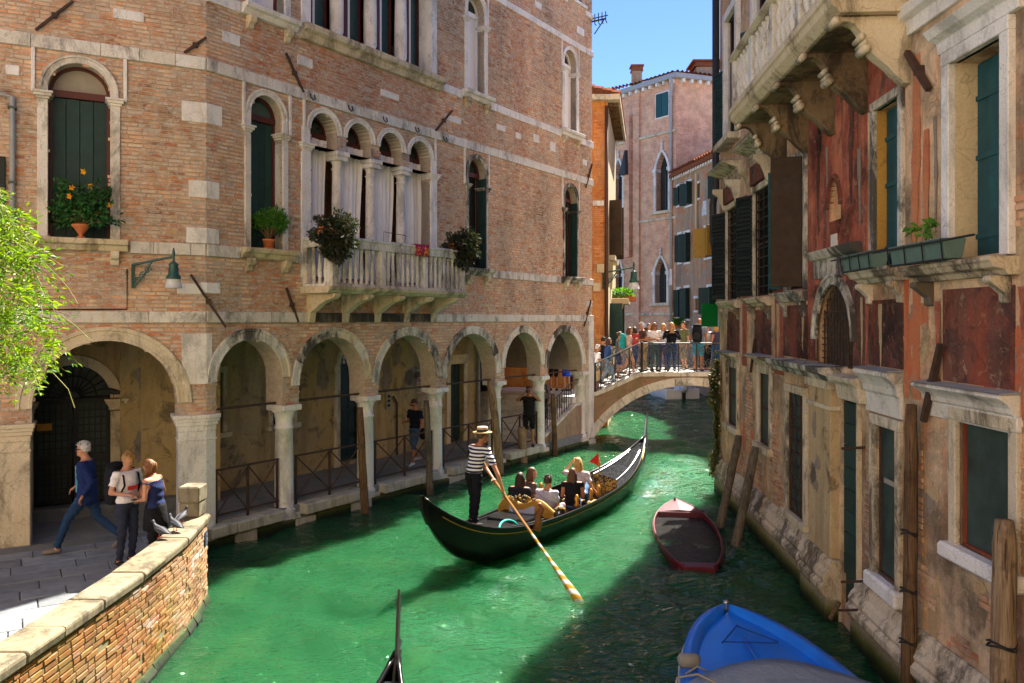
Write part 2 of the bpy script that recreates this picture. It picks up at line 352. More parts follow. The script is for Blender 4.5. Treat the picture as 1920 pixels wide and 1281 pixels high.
MT['wood'] = mat_wood('weathered_wood', (.20, .125, .07), (.10, .06, .032), (.025, .016, .01)); MT['wood_grey'] = mat_wood('grey_wood', (.19, .16, .12), (.10, .085, .06), (.03, .028, .02))
MT['wood_red'] = mat_plain('mahogany_frame', (.085, .022, .02), .5, .3, 8, .1)
MT['shutter'] = mat_plain('shutter_green', (.014, .045, .043), .6, .3, 7, .15, orand=.25, dirt=.25, dirtc=(.03, .03, .02))
MT['shutter_teal'] = mat_plain('shutter_teal', (.012, .075, .085), .6, .3, 7, .15, orand=.2, dirt=.3, dirtc=(.02, .03, .03))
MT['shutter_blk'] = mat_plain('shutter_black', (.012, .018, .016), .6, .3, 7, .15, orand=.3)
MT['shutter_brn'] = mat_plain('shutter_brown', (.045, .028, .016), .8, .4, 7, .3, dirt=.4)
MT['door_blk'] = mat_plain('door_dark_green', (.012, .028, .024), .55, .3, 7, .15)
MT['glass'] = G('window_glass').done((.025, .035, .035), .06, .6)
MT['glass_sky'] = G('window_glass_teal').done((.03, .09, .10), .05, .8)
MT['net'] = mat_plain('dusty_glass', (.035, .06, .055), .5, .6, 3, .1, dirt=.4, dirtc=(.01, .012, .012), streak=True)
MT['curtain'] = mat_plain('white_curtain', (.84, .85, .86), .9, .06, 4, .05)
MT['curtain_d'] = mat_plain('grey_curtain', (.30, .28, .24), .9, .2, 4, .05)
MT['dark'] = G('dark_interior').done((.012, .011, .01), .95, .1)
MT['lamp_green'] = mat_plain('lamp_green', (.01, .07, .055), .4, .2, 10, .05, spec=.5)
MT['lamp_glass'] = G('lamp_glass').done((.75, .78, .78), .15, .5, Transmission_Weight=.35)
MT['terracotta'] = mat_plain('terracotta', (.50, .16, .06), .8, .2, 12, .1)
MT['pipe'] = mat_plain('zinc_pipe', (.30, .32, .34), .5, .2, 6, .05)
MT['pipe_dk'] = mat_plain('dark_pipe', (.03, .035, .04), .5, .2, 6, .05)
MT['pipe_br'] = mat_plain('brown_pipe', (.08, .035, .025), .5, .2, 6, .05)
MT['trim_r'] = mat_stone('weathered_trim', (.64, .57, .44), (.045, .035, .028), .85, (.52, .34, .11), th=.455)
MT['tile'] = mat_plain('roof_tile', (.26, .095, .05), 1., .4, 6, .4, orand=.2, dirt=.4, spec=.0)
def flat(name, col, rough=.7, spec=.3, **kw): return G(name).done(col, rough, spec, **kw)
_cl = {}
def cloth(c, rough=.9):
    k = tuple(c) + (rough,)
    if k not in _cl: _cl[k] = mat_plain('cloth', c, rough, .3, 7, .6, spec=.15, bd=.03)
    return _cl[k]
def mat_leaf(name, a, b, trans=.35):
    g = G(name); at = g.n('ShaderNodeAttribute', attribute_name='rnd').outputs['Fac']; c = g.mix(at, a, b)
    g.done(c, .5, .35); tr = g.n('ShaderNodeBsdfTranslucent', {'Color': g.mix(1., c, (1.25, 1.3, .6), 'MULTIPLY')}); mx = g.n('ShaderNodeMixShader', {0: trans, 1: g.b.outputs[0], 2: tr.outputs[0]})
    g.nt.links.new(mx.outputs[0], g.nt.nodes['Material Output'].inputs[0]); return g.m
MT['coping'] = mat_stone('coping_stone', (.235, .20, .135), (.05, .04, .025), .8, (.22, .15, .055), th=.45)
# ---------------------------------------------------------------- setting: ground, canal, quays
CORNER = (-5.7343, 14.9842)
FB = Fr(CORNER, (.658, 1)); FA = Fr(CORNER, (1.935, 1))
def mat_water():
    g = G('canal_water'); n = g.noise((.35, .25, 1), 3); c = g.mix(n, (.008, .056, .023), (.015, .074, .026)); d = g.noise((1.2, .8, 1), 4, .6); c = g.mix(g.math('MULTIPLY', g.step(d, .5, .75), .4), c, (.034, .092, .030))
    h = g.math('ADD', g.noise((3.2, 6, 1), 2, .5, .6), g.math('MULTIPLY', g.noise((8, 15, 1), 2, .5, .4), .4)); g.bump(h, 1., .11)
    g.b.subsurface_method = 'BURLEY'; return g.done(c, .02, .5, IOR=1.33, Subsurface_Weight=1., Subsurface_Radius=(.35, .9, .6), Subsurface_Scale=.8)
def wave_h(X, Y):
    rg = np.random.default_rng(3); h = np.zeros_like(X)
    for k in range(34):
        lam = float(rg.uniform(.22, 1.8)); a = float(rg.normal(1.35, .75)); ph = float(rg.uniform(0, 6.28)); kx, ky = math.cos(a) * 6.283 / lam, math.sin(a) * 6.283 / lam
        h += .0075 * lam ** .9 * np.sin(kx * X + ky * Y + ph + .8 * np.sin(.7 * X + .5 * Y + k))
    mod = .55 + .45 * np.sin(.9 * X + 1.3 * np.sin(.5 * Y)) * np.sin(.6 * Y + .4 * X); h *= .5 + .6 * np.abs(mod)
    for (cx, cy, am, lm, dk) in ((1.05, 12.0, .016, .32, 1.2), (.35, 12.4, .008, .25, .8), (1.6, 11.3, .012, .5, 1.6)):
        r = np.hypot(X - cx, (Y - cy)); h += am * np.sin(6.283 * r / lm) * np.exp(-r / dk)
    # wake trailing from the gondola stern
    ax, ay = -1.1, 13.3; ux, uy = -.5, -.866
    t = (X - ax) * ux + (Y - ay) * uy; q = (X - ax) * uy - (Y - ay) * ux; on = 1 / (1 + np.exp(-(t + .2) * 4))
    for sg in (-1, 1): h += on * .022 * np.exp(-((q * sg - .35 - .42 * t) / .16) ** 2) * np.cos(9 * t) * np.exp(-t / 6)
    return h
def water():
    ys = [1.0]
    while ys[-1] < 60: ys.append(ys[-1] + max(.045, .0048 * ys[-1]))
    ys = np.array(ys); xs = np.arange(-6.6, 7.2, .062); xs = np.concatenate([[-9, -8, -7.2], xs, np.arange(7.3, 16, .3)])
    X, Y = np.meshgrid(xs, ys); Z = wave_h(X, Y); nx, ny = len(xs), len(ys)
    v = np.stack([X.ravel(), Y.ravel(), Z.ravel()], 1); i = np.arange((ny - 1) * (nx - 1)); r, c = i // (nx - 1), i % (nx - 1); a = r * nx + c
    f = np.stack([a, a + 1, a + nx + 1, a + nx], 1)
    me = bpy.data.meshes.new('canal_water'); me.vertices.add(len(v)); me.vertices.foreach_set('co', v.ravel()); me.loops.add(f.size); me.loops.foreach_set('vertex_index', f.ravel())
    me.polygons.add(len(f)); me.polygons.foreach_set('loop_start', np.arange(0, f.size, 4)); me.polygons.foreach_set('loop_total', np.full(len(f), 4)); me.update(calc_edges=True); me.polygons.foreach_set('use_smooth', [True] * len(f))
    me.materials.append(mat_water()); o = struct(link('canal_water', me)); o['label'] = 'rippled green canal water'
water()
struct(MB().box(-2000, 2000, -200, 3800, -3, -2.5).build('ground', mat_plain('canal_mud', (.10, .09, .06), .9)))
# far banks beyond the sheet of water
struct(MB().box(16, 60, -20, 60, -2.4, .3).build('right_bank', MT['joint'])); struct(MB().box(-60, -9, -20, 60, -2.4, .3).build('left_bank', MT['joint']))
# left quay with paving stones, and the kerb under the arcade
QZ = .5; PF = .4
qm = MB().prism([(-9.5, 4), (-4.75, 4), (-4.75, 9.5), (-4.95, 12.25), (-5.75, 14.9), (-9.5, 12.9)], 'so', -1.2, QZ - .03)
quay = struct(qm.build('quay_paving', MT['joint']))
rg = random.Random(5); fq = FA.sub(0, 2.2)
FQ = Fr((-5.2, 12.6), (1.6, 1)); row = 0; o = -1.9
while o < 8:
    w = rg.uniform(.34, .46); s = -6.5 - rg.uniform(0, .6)
    while s < 1.6:
        l = rg.uniform(.5, .95); x, y, _ = FQ.p(s + l / 2, o + w / 2, 0)
        lim = -4.78 - max(0, y - 9.5) * .08 - max(0, y - 12.25) * .24
        ok = x + .3 < lim and x > -9.3 and y > 4.3 and (y < 14.9 + (x + 5.75) * .517 - .15)
        if ok:
            h = QZ + rg.uniform(-.006, .006); MB(FQ).box(s + .006, s + l - .008, o + .006, o + w - .008, QZ - .1, h).build('paving_stone', MT['floor'], quay, bevel=.008)
        s += l
    o += w

# unseen houses added behind the viewpoint: sunlit fronts bounce warm fill onto the walls
bh = struct(MB().box(-26, 4.4, -16, -4.6, -1, 17.5).build('bounce_houses', mat_plain('bounce_plaster', (.76, .56, .36), .9, .2, 1.5, .2, dirt=.2, dirtc=(.4, .28, .18))))
for k in range(9):
    for z in (1.5, 5.5, 9.8, 13.6):
        x = -24.5 + k * 3; w_ = MB().box(x, x + 1.1, -4.62, -4.56, z, z + 2.0).build('window', MT['shutter'], bh); MB().box(x - .15, x + 1.25, -4.61, -4.4, z - .18, z).build('sill', MT['stone_w'], w_)
bh2 = struct(MB().box(4.75, 16, -14, 3.9, -1, 16).build('unseen_house', mat_plain('unseen_plaster_pink', (.70, .50, .32), .9, .2, 1.5, .2)))  # further unseen house, added behind the viewpoint along with the bounce fronts
for k in range(5):
    for z in (1.5, 5.5, 9.8): y = -12.5 + k * 3.2; w_ = MB().box(4.7, 4.77, y, y + 1.1, z, z + 2.0).build('window', MT['shutter'], bh2)

struct(MB().box(10.8, 20, 29.6, 41, -1, 14.5).build('unseen_house', MT['plaster_cream']))  # unseen house added behind the right palace to shade water past the bridge
# ---------------------------------------------------------------- brick palace with arcade (left)
PAL = thing('brick_palace', 'large brick palace with arcade, white stone bands and arched windows along the left bank', 'building', (*CORNER, 0))
IMP = 2.53; TOP = 15.65
cols = [2.03, 4.46, 7.06, 9.81, 12.27]
edges = [.22] + cols + [14.98]
BA = []
for i in range(6):
    a = edges[i] + (.0 if i == 0 else .22); b = edges[i + 1] - .22; r = (b - a) / 2; BA.append((a, b, IMP, 3.92 - r if r < 1.38 else IMP, r))
AA = (-2.80, -.50, IMP, 2.78, 1.15)
AW = (-2.56, -1.60, 5.72, 8.31, .48)
W1 = (1.0, 1.80, 5.72, 8.42, .40)
QF = [(c - .40, c + .40, 5.2, 8.40, .40) for c in (2.96, 4.04, 5.12, 6.20)]
W2 = (8.24, 9.04, 5.72, 8.38, .40); W3 = (13.56, 14.36, 5.72, 8.34, .40)
V0 = (1.05, 1.85, 10.5, 13.1, .4); VB = [(c - .42, c + .42, 10.55, 13.2, .42) for c in (2.96, 4.04, 5.12, 6.20)]
V2 = (8.2, 9.0, 10.55, 12.85, .42); V3 = (13.52, 14.36, 10.55, 12.85, .42); V4 = (13.9, 14.8, 15.05, 15.55, 0)
AL = (-5.6, -4.2, 5.3, 7.0, 0)
opsA = [AA, AW]; opsB = BA + [W1, (2.56, 6.60, 5.2, 8.06, 0)] + [(q[0], q[1], 8.06, q[3], q[4]) for q in QF] + [W2, W3, V0, (2.54, 6.62, 10.55, 12.9, 0)] + [(q[0], q[1], 12.9, q[3], q[4]) for q in VB] + [V2, V3, V4]
m = MB(FA); wall(m, -7, 0, IMP, TOP, opsA, .5, depths=[.5, .32]); m.fr = FB
wall(m, 0, 15.52, IMP, TOP, opsB, .5, depths=[.5] * 6 + [.45] * (len(opsB) - 6))
m.fr = FB; m.add([(15.52, 0, 2.53), (15.52, -13, 2.53), (15.52, -13, TOP), (15.52, 0, TOP)], [(0, 1, 2, 3)])
m.add([(15.52, -13, 0), (-9, -13, 0), (-9, -13, TOP), (15.52, -13, TOP)], [(0, 1, 2, 3)]); m.fr = FA
m.add([(-7, 0, 0), (-7, -9, 0), (-7, -9, TOP), (-7, 0, TOP)], [(0, 1, 2, 3)])
m.build('mortar_wall', MT['mortar'], PAL)
rp = [FA.p(-7.4, .2, 0)[:2], FA.p(.1, .2, 0)[:2], FB.p(15.7, .2, 0)[:2], FB.p(15.7, -13.2, 0)[:2], FB.p(-9, -13.2, 0)[:2]]
MB().prism(rp, 'so', TOP, TOP + .25).build('roof', MT['tile'], PAL)
# individual bricks
def tone(s, z):
    for a, b in ((.95, 1.9), (8.2, 9.1), (13.5, 14.4), (2.5, 6.7)):
        if a < s < b and (4.5 < z < 5.5 or 9.3 < z < 10.3): return 1
    if 10.5 < s < 11.2 and z > 9.2: return 1
    return 0
toneA = lambda s, z: 1 if (-2.55 < s < -1.4 and 5.0 < z < 5.55) else 0
bl = lay_bricks(FA, -5.2, 0, IMP, 10.2, opsA, seed=2, tone=toneA) + lay_bricks(FB, 0, 15.5, IMP, 15.4, opsB, seed=3, tone=tone)
place_bricks(bl, PAL, MT['brick'])
# white string courses
S = MT['stone']; SW = MT['stone_w']; SD = MT['stone_dark']; SY = MT['stone_y']
for k, (z0, z1, d, L, mt, sk) in enumerate(((4.25, 4.46, .05, 1.3, S, ()), (5.50, 5.72, .05, 1.0, S, ((.75, 2.12), (2.3, 7.0), (8.0, 9.3), (13.3, 14.6))), (8.97, 9.20, .05, .95, S, ()), (10.28, 10.50, .05, 1.0, SW, ((.75, 2.12), (2.4, 7.1), (7.95, 9.3), (13.3, 14.6))), (13.46, 13.66, .05, 1.0, SW, ()), (14.78, 14.95, .05, 1.0, SW, ((13.7, 15),)))):
    course(FB, PAL, mt, .0, 15.56, z0, z1, d, skip=sk, L=L, seed=k)
    if z0 < 10: course(FA, PAL, mt, -5.2, -.0, z0, z1, d, skip=((-2.85, -1.28),) if k == 1 else (), L=L, seed=k + 9)
# corner quoins and odd white blocks
for z0, z1, la, lb in ((7.98, 8.36, .42, .34), (6.58, 6.90, .30, .28), (5.73, 6.02, .34, .28), (4.80, 5.0, .1, .3), (3.1, 4.05, .42, .12)):
    pts = [FA.p(-la, .03, 0)[:2], FA.p(.012, .03, 0)[:2], FB.p(lb, .03, 0)[:2], FB.p(lb, -.05, 0)[:2], FA.p(-la, -.05, 0)[:2]]
    MB().prism(pts, 'so', z0, z1).build('corner_block', SW, PAL, bevel=.008)
for fr, a, b, z0, z1 in ((FA, -1.55, -1.05, 9.68, 9.86), (FA, -3.18, -2.98, 8.45, 8.62), (FB, .35, .75, 9.62, 9.84), (FB, 2.2, 2.62, 9.68, 9.88), (FB, 4.75, 5.4, 9.62, 9.78), (FB, 7.2, 7.9, 9.55, 9.72), (FA, -.5, -.08, 4.78, 4.98),
                     (FB, 9.6, 10.05, 9.78, 9.95), (FB, 10.6, 10.9, 9.72, 9.9), (FB, 11.6, 11.95, 9.8, 10.05), (FB, 12.6, 12.95, 9.7, 10.0), (FB, 14.8, 15.1, 9.6, 9.8), (FB, 9.3, 9.55, 14.1, 14.3), (FB, 11.7, 12.1, 14.0, 14.2), (FB, 14.4, 14.9, 14.0, 14.25), (FB, 15.05, 15.5, 4.75, 4.95)):
    MB(fr).box(a, b, -.03, .03, z0, z1).build('stone_block', SW, PAL, bevel=.01)
MB(FB).box(15.2, 15.56, -.3, .06, .2, 4.24).build('corner_pilaster', SW, PAL, bevel=.01)
# thin vertical mouldings beside the windows
for fr, s, z0, z1 in ((FA, -2.78, 8.2, 8.97), (FA, -1.36, 8.2, 8.97), (FB, .84, 8.1, 8.97), (FB, 2.0, 8.1, 8.97), (FB, 2.38, 8.1, 8.97), (FB, 6.80, 8.1, 8.97), (FB, 8.06, 8.0, 8.97), (FB, 9.2, 8, 8.97), (FB, 13.4, 8, 8.97), (FB, 14.52, 8, 8.97), (FB, 9.16, 12.5, 13.46), (FB, 14.52, 12.5, 13.46), (FB, 13.36, 12.5, 13.46)):
    MB(fr).box(s - .03, s + .03, -.02, .045, z0, z1).build('moulding', SW, PAL, bevel=.006)
def cap_block(fr, parent, mat, a, b, z, d=.10, h=.2, back=-.30):
    m = MB(fr)
    for k, (e, q) in enumerate(((.0, .35), (.025, .22), (.055, .25), (.08, .18))):
        zz = z - h + h * (0, .35, .57, .82)[k]; m.box(a - e, b + e, back, d - .08 + e, zz, zz + h * q + .0)
    m.build('capital', mat, parent, bevel=.004)
def frame_ring(fr, op, o0, o1, t, name, mat, parent):
    p = opath(op, 18); a, b, zb, zs, rise = op[:5]; c = (a + b) / 2; q = []
    inner = opath((a + t, b - t, zb, zs, max(rise - t, 0) if rise else 0) + tuple(op[5:]), 18) if rise else [(a + t, zb), (a + t, zs - t), (b - t, zs - t), (b - t, zb)]
    m = MB(fr); n = len(p)
    vs = [(x, oo, z) for oo in (o0, o1) for pp in (p, inner) for x, z in pp]
    fs = []
    for k in range(n - 1):
        fs += [(n * 2 + k, n * 2 + k + 1, n * 3 + k + 1, n * 3 + k), (n + k, n + k + 1, 3 * n + k + 1, 3 * n + k)]
    m.add(vs, fs)
    m.box(a, b, o0, o1 + .015, zs - .09, zs + .03)
    return m.build(name, mat, parent)
def filled(fr, op, o, mat, name, parent):
    p = opath(op, 18); return MB(fr).prism(p, 'sz', o - .02, o).build(name, mat, parent)
def arched(fr, op, w=.14, stone=S, fill='shutter', sill=True, brackets=True, imp=None, frame=MT['wood_red'], jamb_w=None, n=7, d=.06, pane=MT['glass'], depth=-.28, bmat=None):
    a, b, zb, zs, rise = op; imp = imp or zs - .3; jw = jamb_w or w
    win = frame_ring(fr, op, depth, depth + .07, .055, 'window', frame, PAL)
    ring_stones(fr, None, stone, op, n, w, -.02, d, root=win, name='voussoir')
    for (x0, x1) in ((a - jw, a), (b, b + jw)):
        MB(fr).box(x0, x1, -.31, d - .015, zb, imp - .2).build('jamb', stone, win, bevel=.008)
        if zs - imp > .02: MB(fr).box(x0 + (jw - w if x0 < a else 0), x1 - (jw - w if x0 >= b else 0), -.02, d - .02, imp, zs).build('jamb', stone, win)
        cap_block(fr, win, stone, x0, x1, imp, .11)
    filled(fr, (a + .05, b - .05, zs, zs, rise - .05), depth + .02, pane, 'lunette_pane', win)
    if fill == 'shutter':
        nb = 4; bw = (b - a - .1) / nb
        for k in range(nb):
            MB(fr).box(a + .05 + k * bw + .004, a + .05 + (k + 1) * bw - .004, depth - .02, depth + .03 + .012 * (k % 2), zb + .02, zs - .1).build('shutter_board', bmat or MT['shutter'], win, bevel=.004)
    elif fill == 'open':
        MB(fr).box(a + .02, b - .02, depth - .06, depth - .04, zb, zs - .1).build('pane', MT['glass'], win)
        for k in (0, 1): MB(fr).box(b - .05, b - .01, depth + .02 - .0 + k * .17, depth + .18 + k * .17, zb + .03, zs - .12).build('shutter_board', MT['shutter'], win, bevel=.004)
        MB(fr).box(a + .3, a + .36, depth, depth + .05, zb, zs + rise * .9).build('mullion', mat_open, win)
    elif fill == 'blind':
        MB(fr).box(a + .05, b - .05, depth - .02, depth + .02, zb, zs - .05).build('blind', bmat or MT['curtain'], win)
    if sill:
        sm = MB(fr); pr = [(-.02, zb - .2), (.10, zb - .2), (.13, zb - .15), (.15, zb - .11), (.22, zb - .09), (.24, zb - .03), (.24, zb), (-.32, zb), (-.32, zb - .05)]
        sm.prism(pr, 'oz', a - jw - .12, b + jw + .12); sm.build('sill', stone if stone is not S else SY, win, bevel=.006)
        if brackets:
            for x in (a - jw + .02, b + jw - .16):
                bp = [(-.02, zb - .2), (.16, zb - .2), (.17, zb - .27), (.14, zb - .33), (.08, zb - .36), (.06, zb - .44), (-.02, zb - .48)]
                MB(fr).prism(bp, 'oz', x, x + .14).build('bracket', SY, win, bevel=.006)
    return win
mat_open = mat_plain('orange_frame', (.24, .06, .025), .6, .3, 8, .1)
arched(FA, AW, .13, S, 'shutter', imp=8.24, jamb_w=.16, pane=MT['curtain_d'], n=9)
arched(FB, W1, .12, S, 'shutter', imp=8.14, jamb_w=.14, bmat=MT['shutter'], pane=MT['glass_sky'])
arched(FB, W2, .11, SD, 'open', imp=8.02, jamb_w=.11); arched(FB, W3, .11, SD, 'open', imp=7.98, jamb_w=.11)
arched(FB, V0, .12, SW, 'blind', imp=12.9, jamb_w=.16); arched(FB, V2, .12, SW, 'blind', imp=12.55, jamb_w=.14, frame=MT['curtain']); arched(FB, V3, .12, SW, 'blind', imp=12.6, jamb_w=.14, frame=MT['curtain'])
w4 = frame_ring(FB, V4, -.2, -.12, .06, 'window', MT['wood_red'], PAL); filled(FB, V4, -.18, MT['glass'], 'pane', w4)
MB(FB).box(13.75, 15, -.05, .1, 14.96, 15.05).build('sill', SW, w4)
# four-light balcony window, lower and upper
def fourlight(ops, imp, zb, stone, curt, frame_m, ccol, colr=.115):
    win = frame_ring(FB, ops[0], -.42, -.36, .05, 'four_light_window', frame_m, PAL)
    for k, op in enumerate(ops):
        if k: frame_ring(FB, op, -.42, -.36, .05, 'light_frame', frame_m, win)
        a, b, z0, zs, rise = op
        ring_stones(FB, None, stone, op, 5, .115, -.4, .06, root=win, name='voussoir')
        filled(FB, (a + .05, b - .05, zs - .1, zs, rise - .05), -.40, MT['glass'], 'lunette_pane', win)
        # curtain or glass with folds
        if curt:
            m = MB(FB); N = 26; rr = random.Random(k); ph = rr.uniform(0, 6); top = [], []; 
            rows = []
            for j in range(9):
                z = zb + .05 + (zs - .1 - zb - .05) * j / 8; rows.append([(a + .03 + (b - a - .08 - .06 * math.sin(j * .4 + k)) * i / N, -.30 + .035 * math.sin(i * 1.25 + ph) * (1 - j * .06) + .02 * math.sin(i * .45 + j * .3), z) for i in range(N + 1)])
            m.loft(rows, cap=False, closed=False); m.build('curtain', MT['curtain'], win, smooth=True)
            filled(FB, (a, b, zb, zs - .1, 0), -.46, MT['dark'], 'pane', win)
        else:
            filled(FB, (a, b, zb, zs, 0), -.44, MT['glass_sky'], 'pane', win)
            MB(FB).box(a + .30, a + .40, -.42, -.34, zb, zs).build('mullion', mat_plain('red_frame', (.13, .03, .025), .5), win); MB(FB).box(a + .42, a + .48, -.43, -.35, zb, zs).build('mullion', MT['curtain'], win)
    for k, c in enumerate((3.50, 4.58, 5.66)):
        o = -.16; pr = [(.165, 0), (.165, .06), (.15, .07), (.155, .13), (.125, .15), (colr + .005, .22), (colr + .006, .9), (colr * .9, imp - zb - .42), (colr * .9, imp - zb - .4), (colr + .02, imp - zb - .38), (colr * .88, imp - zb - .35), (colr * .9, imp - zb - .27), (colr * 1.25, imp - zb - .2)]
        cm = MB(FB).lathe(pr, c, o, 18, z=zb); co = cm.build('column', stone, PAL, smooth=False)
        for pgn in co.data.polygons: pgn.use_smooth = True
        m = MB(FB); m.box(c - .17, c + .17, -.36, .03, imp - .2, imp - .1); m.box(c - .20, c + .20, -.38, .06, imp - .1, imp); m.build('capital', stone, co, bevel=.01)
        MB(FB).box(c - .135, c + .135, -.36, .0, imp, ops[0][3] + .02).build('springer', stone, co)
    for x0, x1 in ((2.30, 2.56), (6.60, 6.86)):
        j = MB(FB).box(x0, x1, -.42, .04, zb, imp - .2).build('jamb', stone, win, bevel=.01); cap_block(FB, win, stone, x0 + .02, x1, imp, .12, .22, -.42); MB(FB).box(x0 + .02, x1 - .02, -.3, .035, imp, ops[0][3]).build('jamb', stone, win)
    return win
fourlight(QF, 8.06, 5.2, SW, True, MT['wood_red'], None)
wv = fourlight(VB, 12.9, 10.55, SW, False, MT['wood_red'], None, .15)
MB(FB).prism([(-.02, 10.24), (.10, 10.24), (.14, 10.32), (.14, 10.38), (.24, 10.42), (.26, 10.55), (-.45, 10.55), (-.45, 10.5)], 'oz', 2.25, 7.0).build('sill', SY, wv, bevel=.006)
# ground arcade
for i, op in enumerate(BA):
    ring_stones(FB, PAL, ([S, S, SD, SD, S, S, SY], [S, SD, SD, SD, SY, S, SY], [S, S, SD, S, SD, SD, SD], [SD, SD, SD, S, SD, SD, S], [S, S, S, SD, S, S, S], [SD, S, SD, SD, S, S, S])[i], op, 7, .215, -.47, .05, name='arch')
ring_stones(FA, PAL, SY, AA, 7, .25, -.48, .05, name='arch')
def ashlar_col(s, fr=FB):
    zb = .22; H = IMP - zb
    pr = [(.235, 0), (.235, .12), (.20, .16), (.195, .3), (.19, 1.1), (.178, H - .52), (.20, H - .5), (.20, H - .46), (.175, H - .44), (.178, H - .3), (.215, H - .17), (.27, H - .12)]
    c = MB(fr).lathe(pr, s, -.2, 20, z=zb).build('column', MT['stone_w'], PAL, smooth=True)
    m = MB(fr); m.lathe([(.25, 0), (.30, .03), (.31, .07), (.29, .09)], s, -.2, 4, z=IMP - .14); m.box(s - .25, s + .25, -.46, .07, IMP - .12, IMP - .0); m.build('capital', SW, c, bevel=.012)
    MB(fr).box(s - .24, s + .24, -.45, .05, zb - .12, zb + .03).build('base', S, c, bevel=.01)
for s in cols: ashlar_col(s)
ashlar_col(15.0)
# corner pier (five-sided) and left pier
def pier(poly, z1, stone, grow):
    cx = sum(p[0] for p in poly) / len(poly); cy = sum(p[1] for p in poly) / len(poly)
    g = lambda k: [(cx + (x - cx) * k, cy + (y - cy) * k) for x, y in poly]
    pr = MB().prism(g(1.0), 'so', .2, z1 - .3).build('pier', stone, PAL, bevel=.012)
    m = MB()
    for k, (e, a, b) in enumerate(((1.06, -.48, -.44), (1.02, -.3, -.2), (1.12, -.2, -.13), (1.2, -.13, -.07), (1.28, -.07, 0))): m.prism(g(e), 'so', z1 + a, z1 + b)
    m.build('capital', stone, pr, bevel=.006); MB().prism(g(1.08), 'so', .0, .28).build('base', stone, pr, bevel=.01)
pp = lambda fr, s, o: fr.p(s, o, 0)[:2]
pier([pp(FA, -.48, .03), pp(FA, 0, .03), pp(FB, .0, .03), pp(FB, .2, .03), pp(FB, .2, -.44), pp(FA, -.48, -.44)], IMP, MT['stone_w'], 1)
pier([pp(FA, -3.3, .03), pp(FA, -2.82, .03), pp(FA, -2.82, -.44), pp(FA, -3.3, -.44)], IMP, MT['stone_y'], 1)
pw = MB(FA).box(-7, -3.3, -.4, .0, 0, IMP).build('plastered_wall', MT['plaster_in'], PAL)
MB(FA).box(-5.2, -3.3, 0, .05, IMP - .32, IMP - .02).build('course_stone', SY, PAL, bevel=.01)
# portico: floor, ceiling, back walls
DB = 2.5; DA = 2.3
fl = [pp(FA, -7, -.02), pp(FA, 0, -.02), pp(FB, 0, -.02), pp(FB, 15.5, -.02), pp(FB, 15.5, -6), pp(FB, -1, -6), pp(FA, -7, -4)]
pf = MB().prism(fl, 'so', -1, PF).build('portico_floor', MT['floor'], PAL)
MB().prism([pp(FA, -7, -.45), pp(FA, -.1, -.45), pp(FB, 0.1, -.45), pp(FB, 15.5, -.45), pp(FB, 15.5, -6), pp(FB, -1, -6), pp(FA, -7, -4)], 'so', 4.2, 4.32).build('portico_ceiling', MT['shutter_brn'], PAL)
for k in range(30): MB(FB).box(.6 + k * .5, .72 + k * .5, -3.2, -.5, 4.06, 4.2).build('ceiling_beam', MT['shutter_brn'], PAL)
def bpx(px, o=-DB): return FB.pix(px, 600, o)[0]
def apx(px, o=-DA): return FA.pix(px, 600, o)[0]
g0, g1 = apx(62), apx(207); gate = (g0, g1, PF + .22, 2.72, (g1 - g0) / 2)
bw1 = (bpx(395), bpx(416), 1.75, 3.1, 0); bw2 = (bpx(510), bpx(548), 1.75, 3.05, 0); bd1 = (bpx(636), bpx(676), PF + .1, 3.1, .45); bd2 = (bpx(843), bpx(868), PF, 2.9, 0); bd3 = (bpx(985), bpx(1010), PF, 2.7, 0)
wm = MB(FA); wall(wm, -7, .55, PF, 4.3, [gate], .3, back=False, off=-DA, depths=[.3]); wm.fr = FB
wall(wm, -.2, 12.2, PF, 4.3, [bw1, bw2, bd1, bd2], .25, back=False, off=-DB); wm.build('portico_wall', MT['plaster_in'], PAL)
MB(FB).box(12.2, 15.5, -4.3, -4.2, PF, 4.3).build('shop_wall', MT['plaster_in'], PAL); MB(FB).box(12.7, 15.2, -4.25, -4.12, PF, 3.6).build('shop_opening', MT['dark'], PAL)
MB(FB).box(12.1, 12.2, -4.3, -2.5, PF, 4.3).build('shop_side_wall', MT['plaster_in'], PAL)
MB(FA).box(g0 - .3, -.0 + .2, -DA - .3, -DA + .35, PF - .1, PF + .22).build('gate_step', MT['floor'], PAL, bevel=.02)
def bars(fr, a, b, z0, z1, o, nx, nz, r, name, mat, parent, top=None):
    m = MB(fr)
    for k in range(nx + 1): x = a + (b - a) * k / nx; m.box(x - r, x + r, o - r, o + r, z0, z1 if top is None else top(x))
    for k in range(nz + 1): z = z0 + (z1 - z0) * k / nz; m.box(a, b, o - r * .9, o + r * .9, z - r, z + r)
    return m.build(name, mat, parent)
gp = thing('iron_gate', 'black iron grid gate with a fanlight inside the largest arch', 'gate', FA.p((g0 + g1) / 2, -DA - .15, PF + .22))
gm = (g0 + g1) / 2; og = -DA - .16
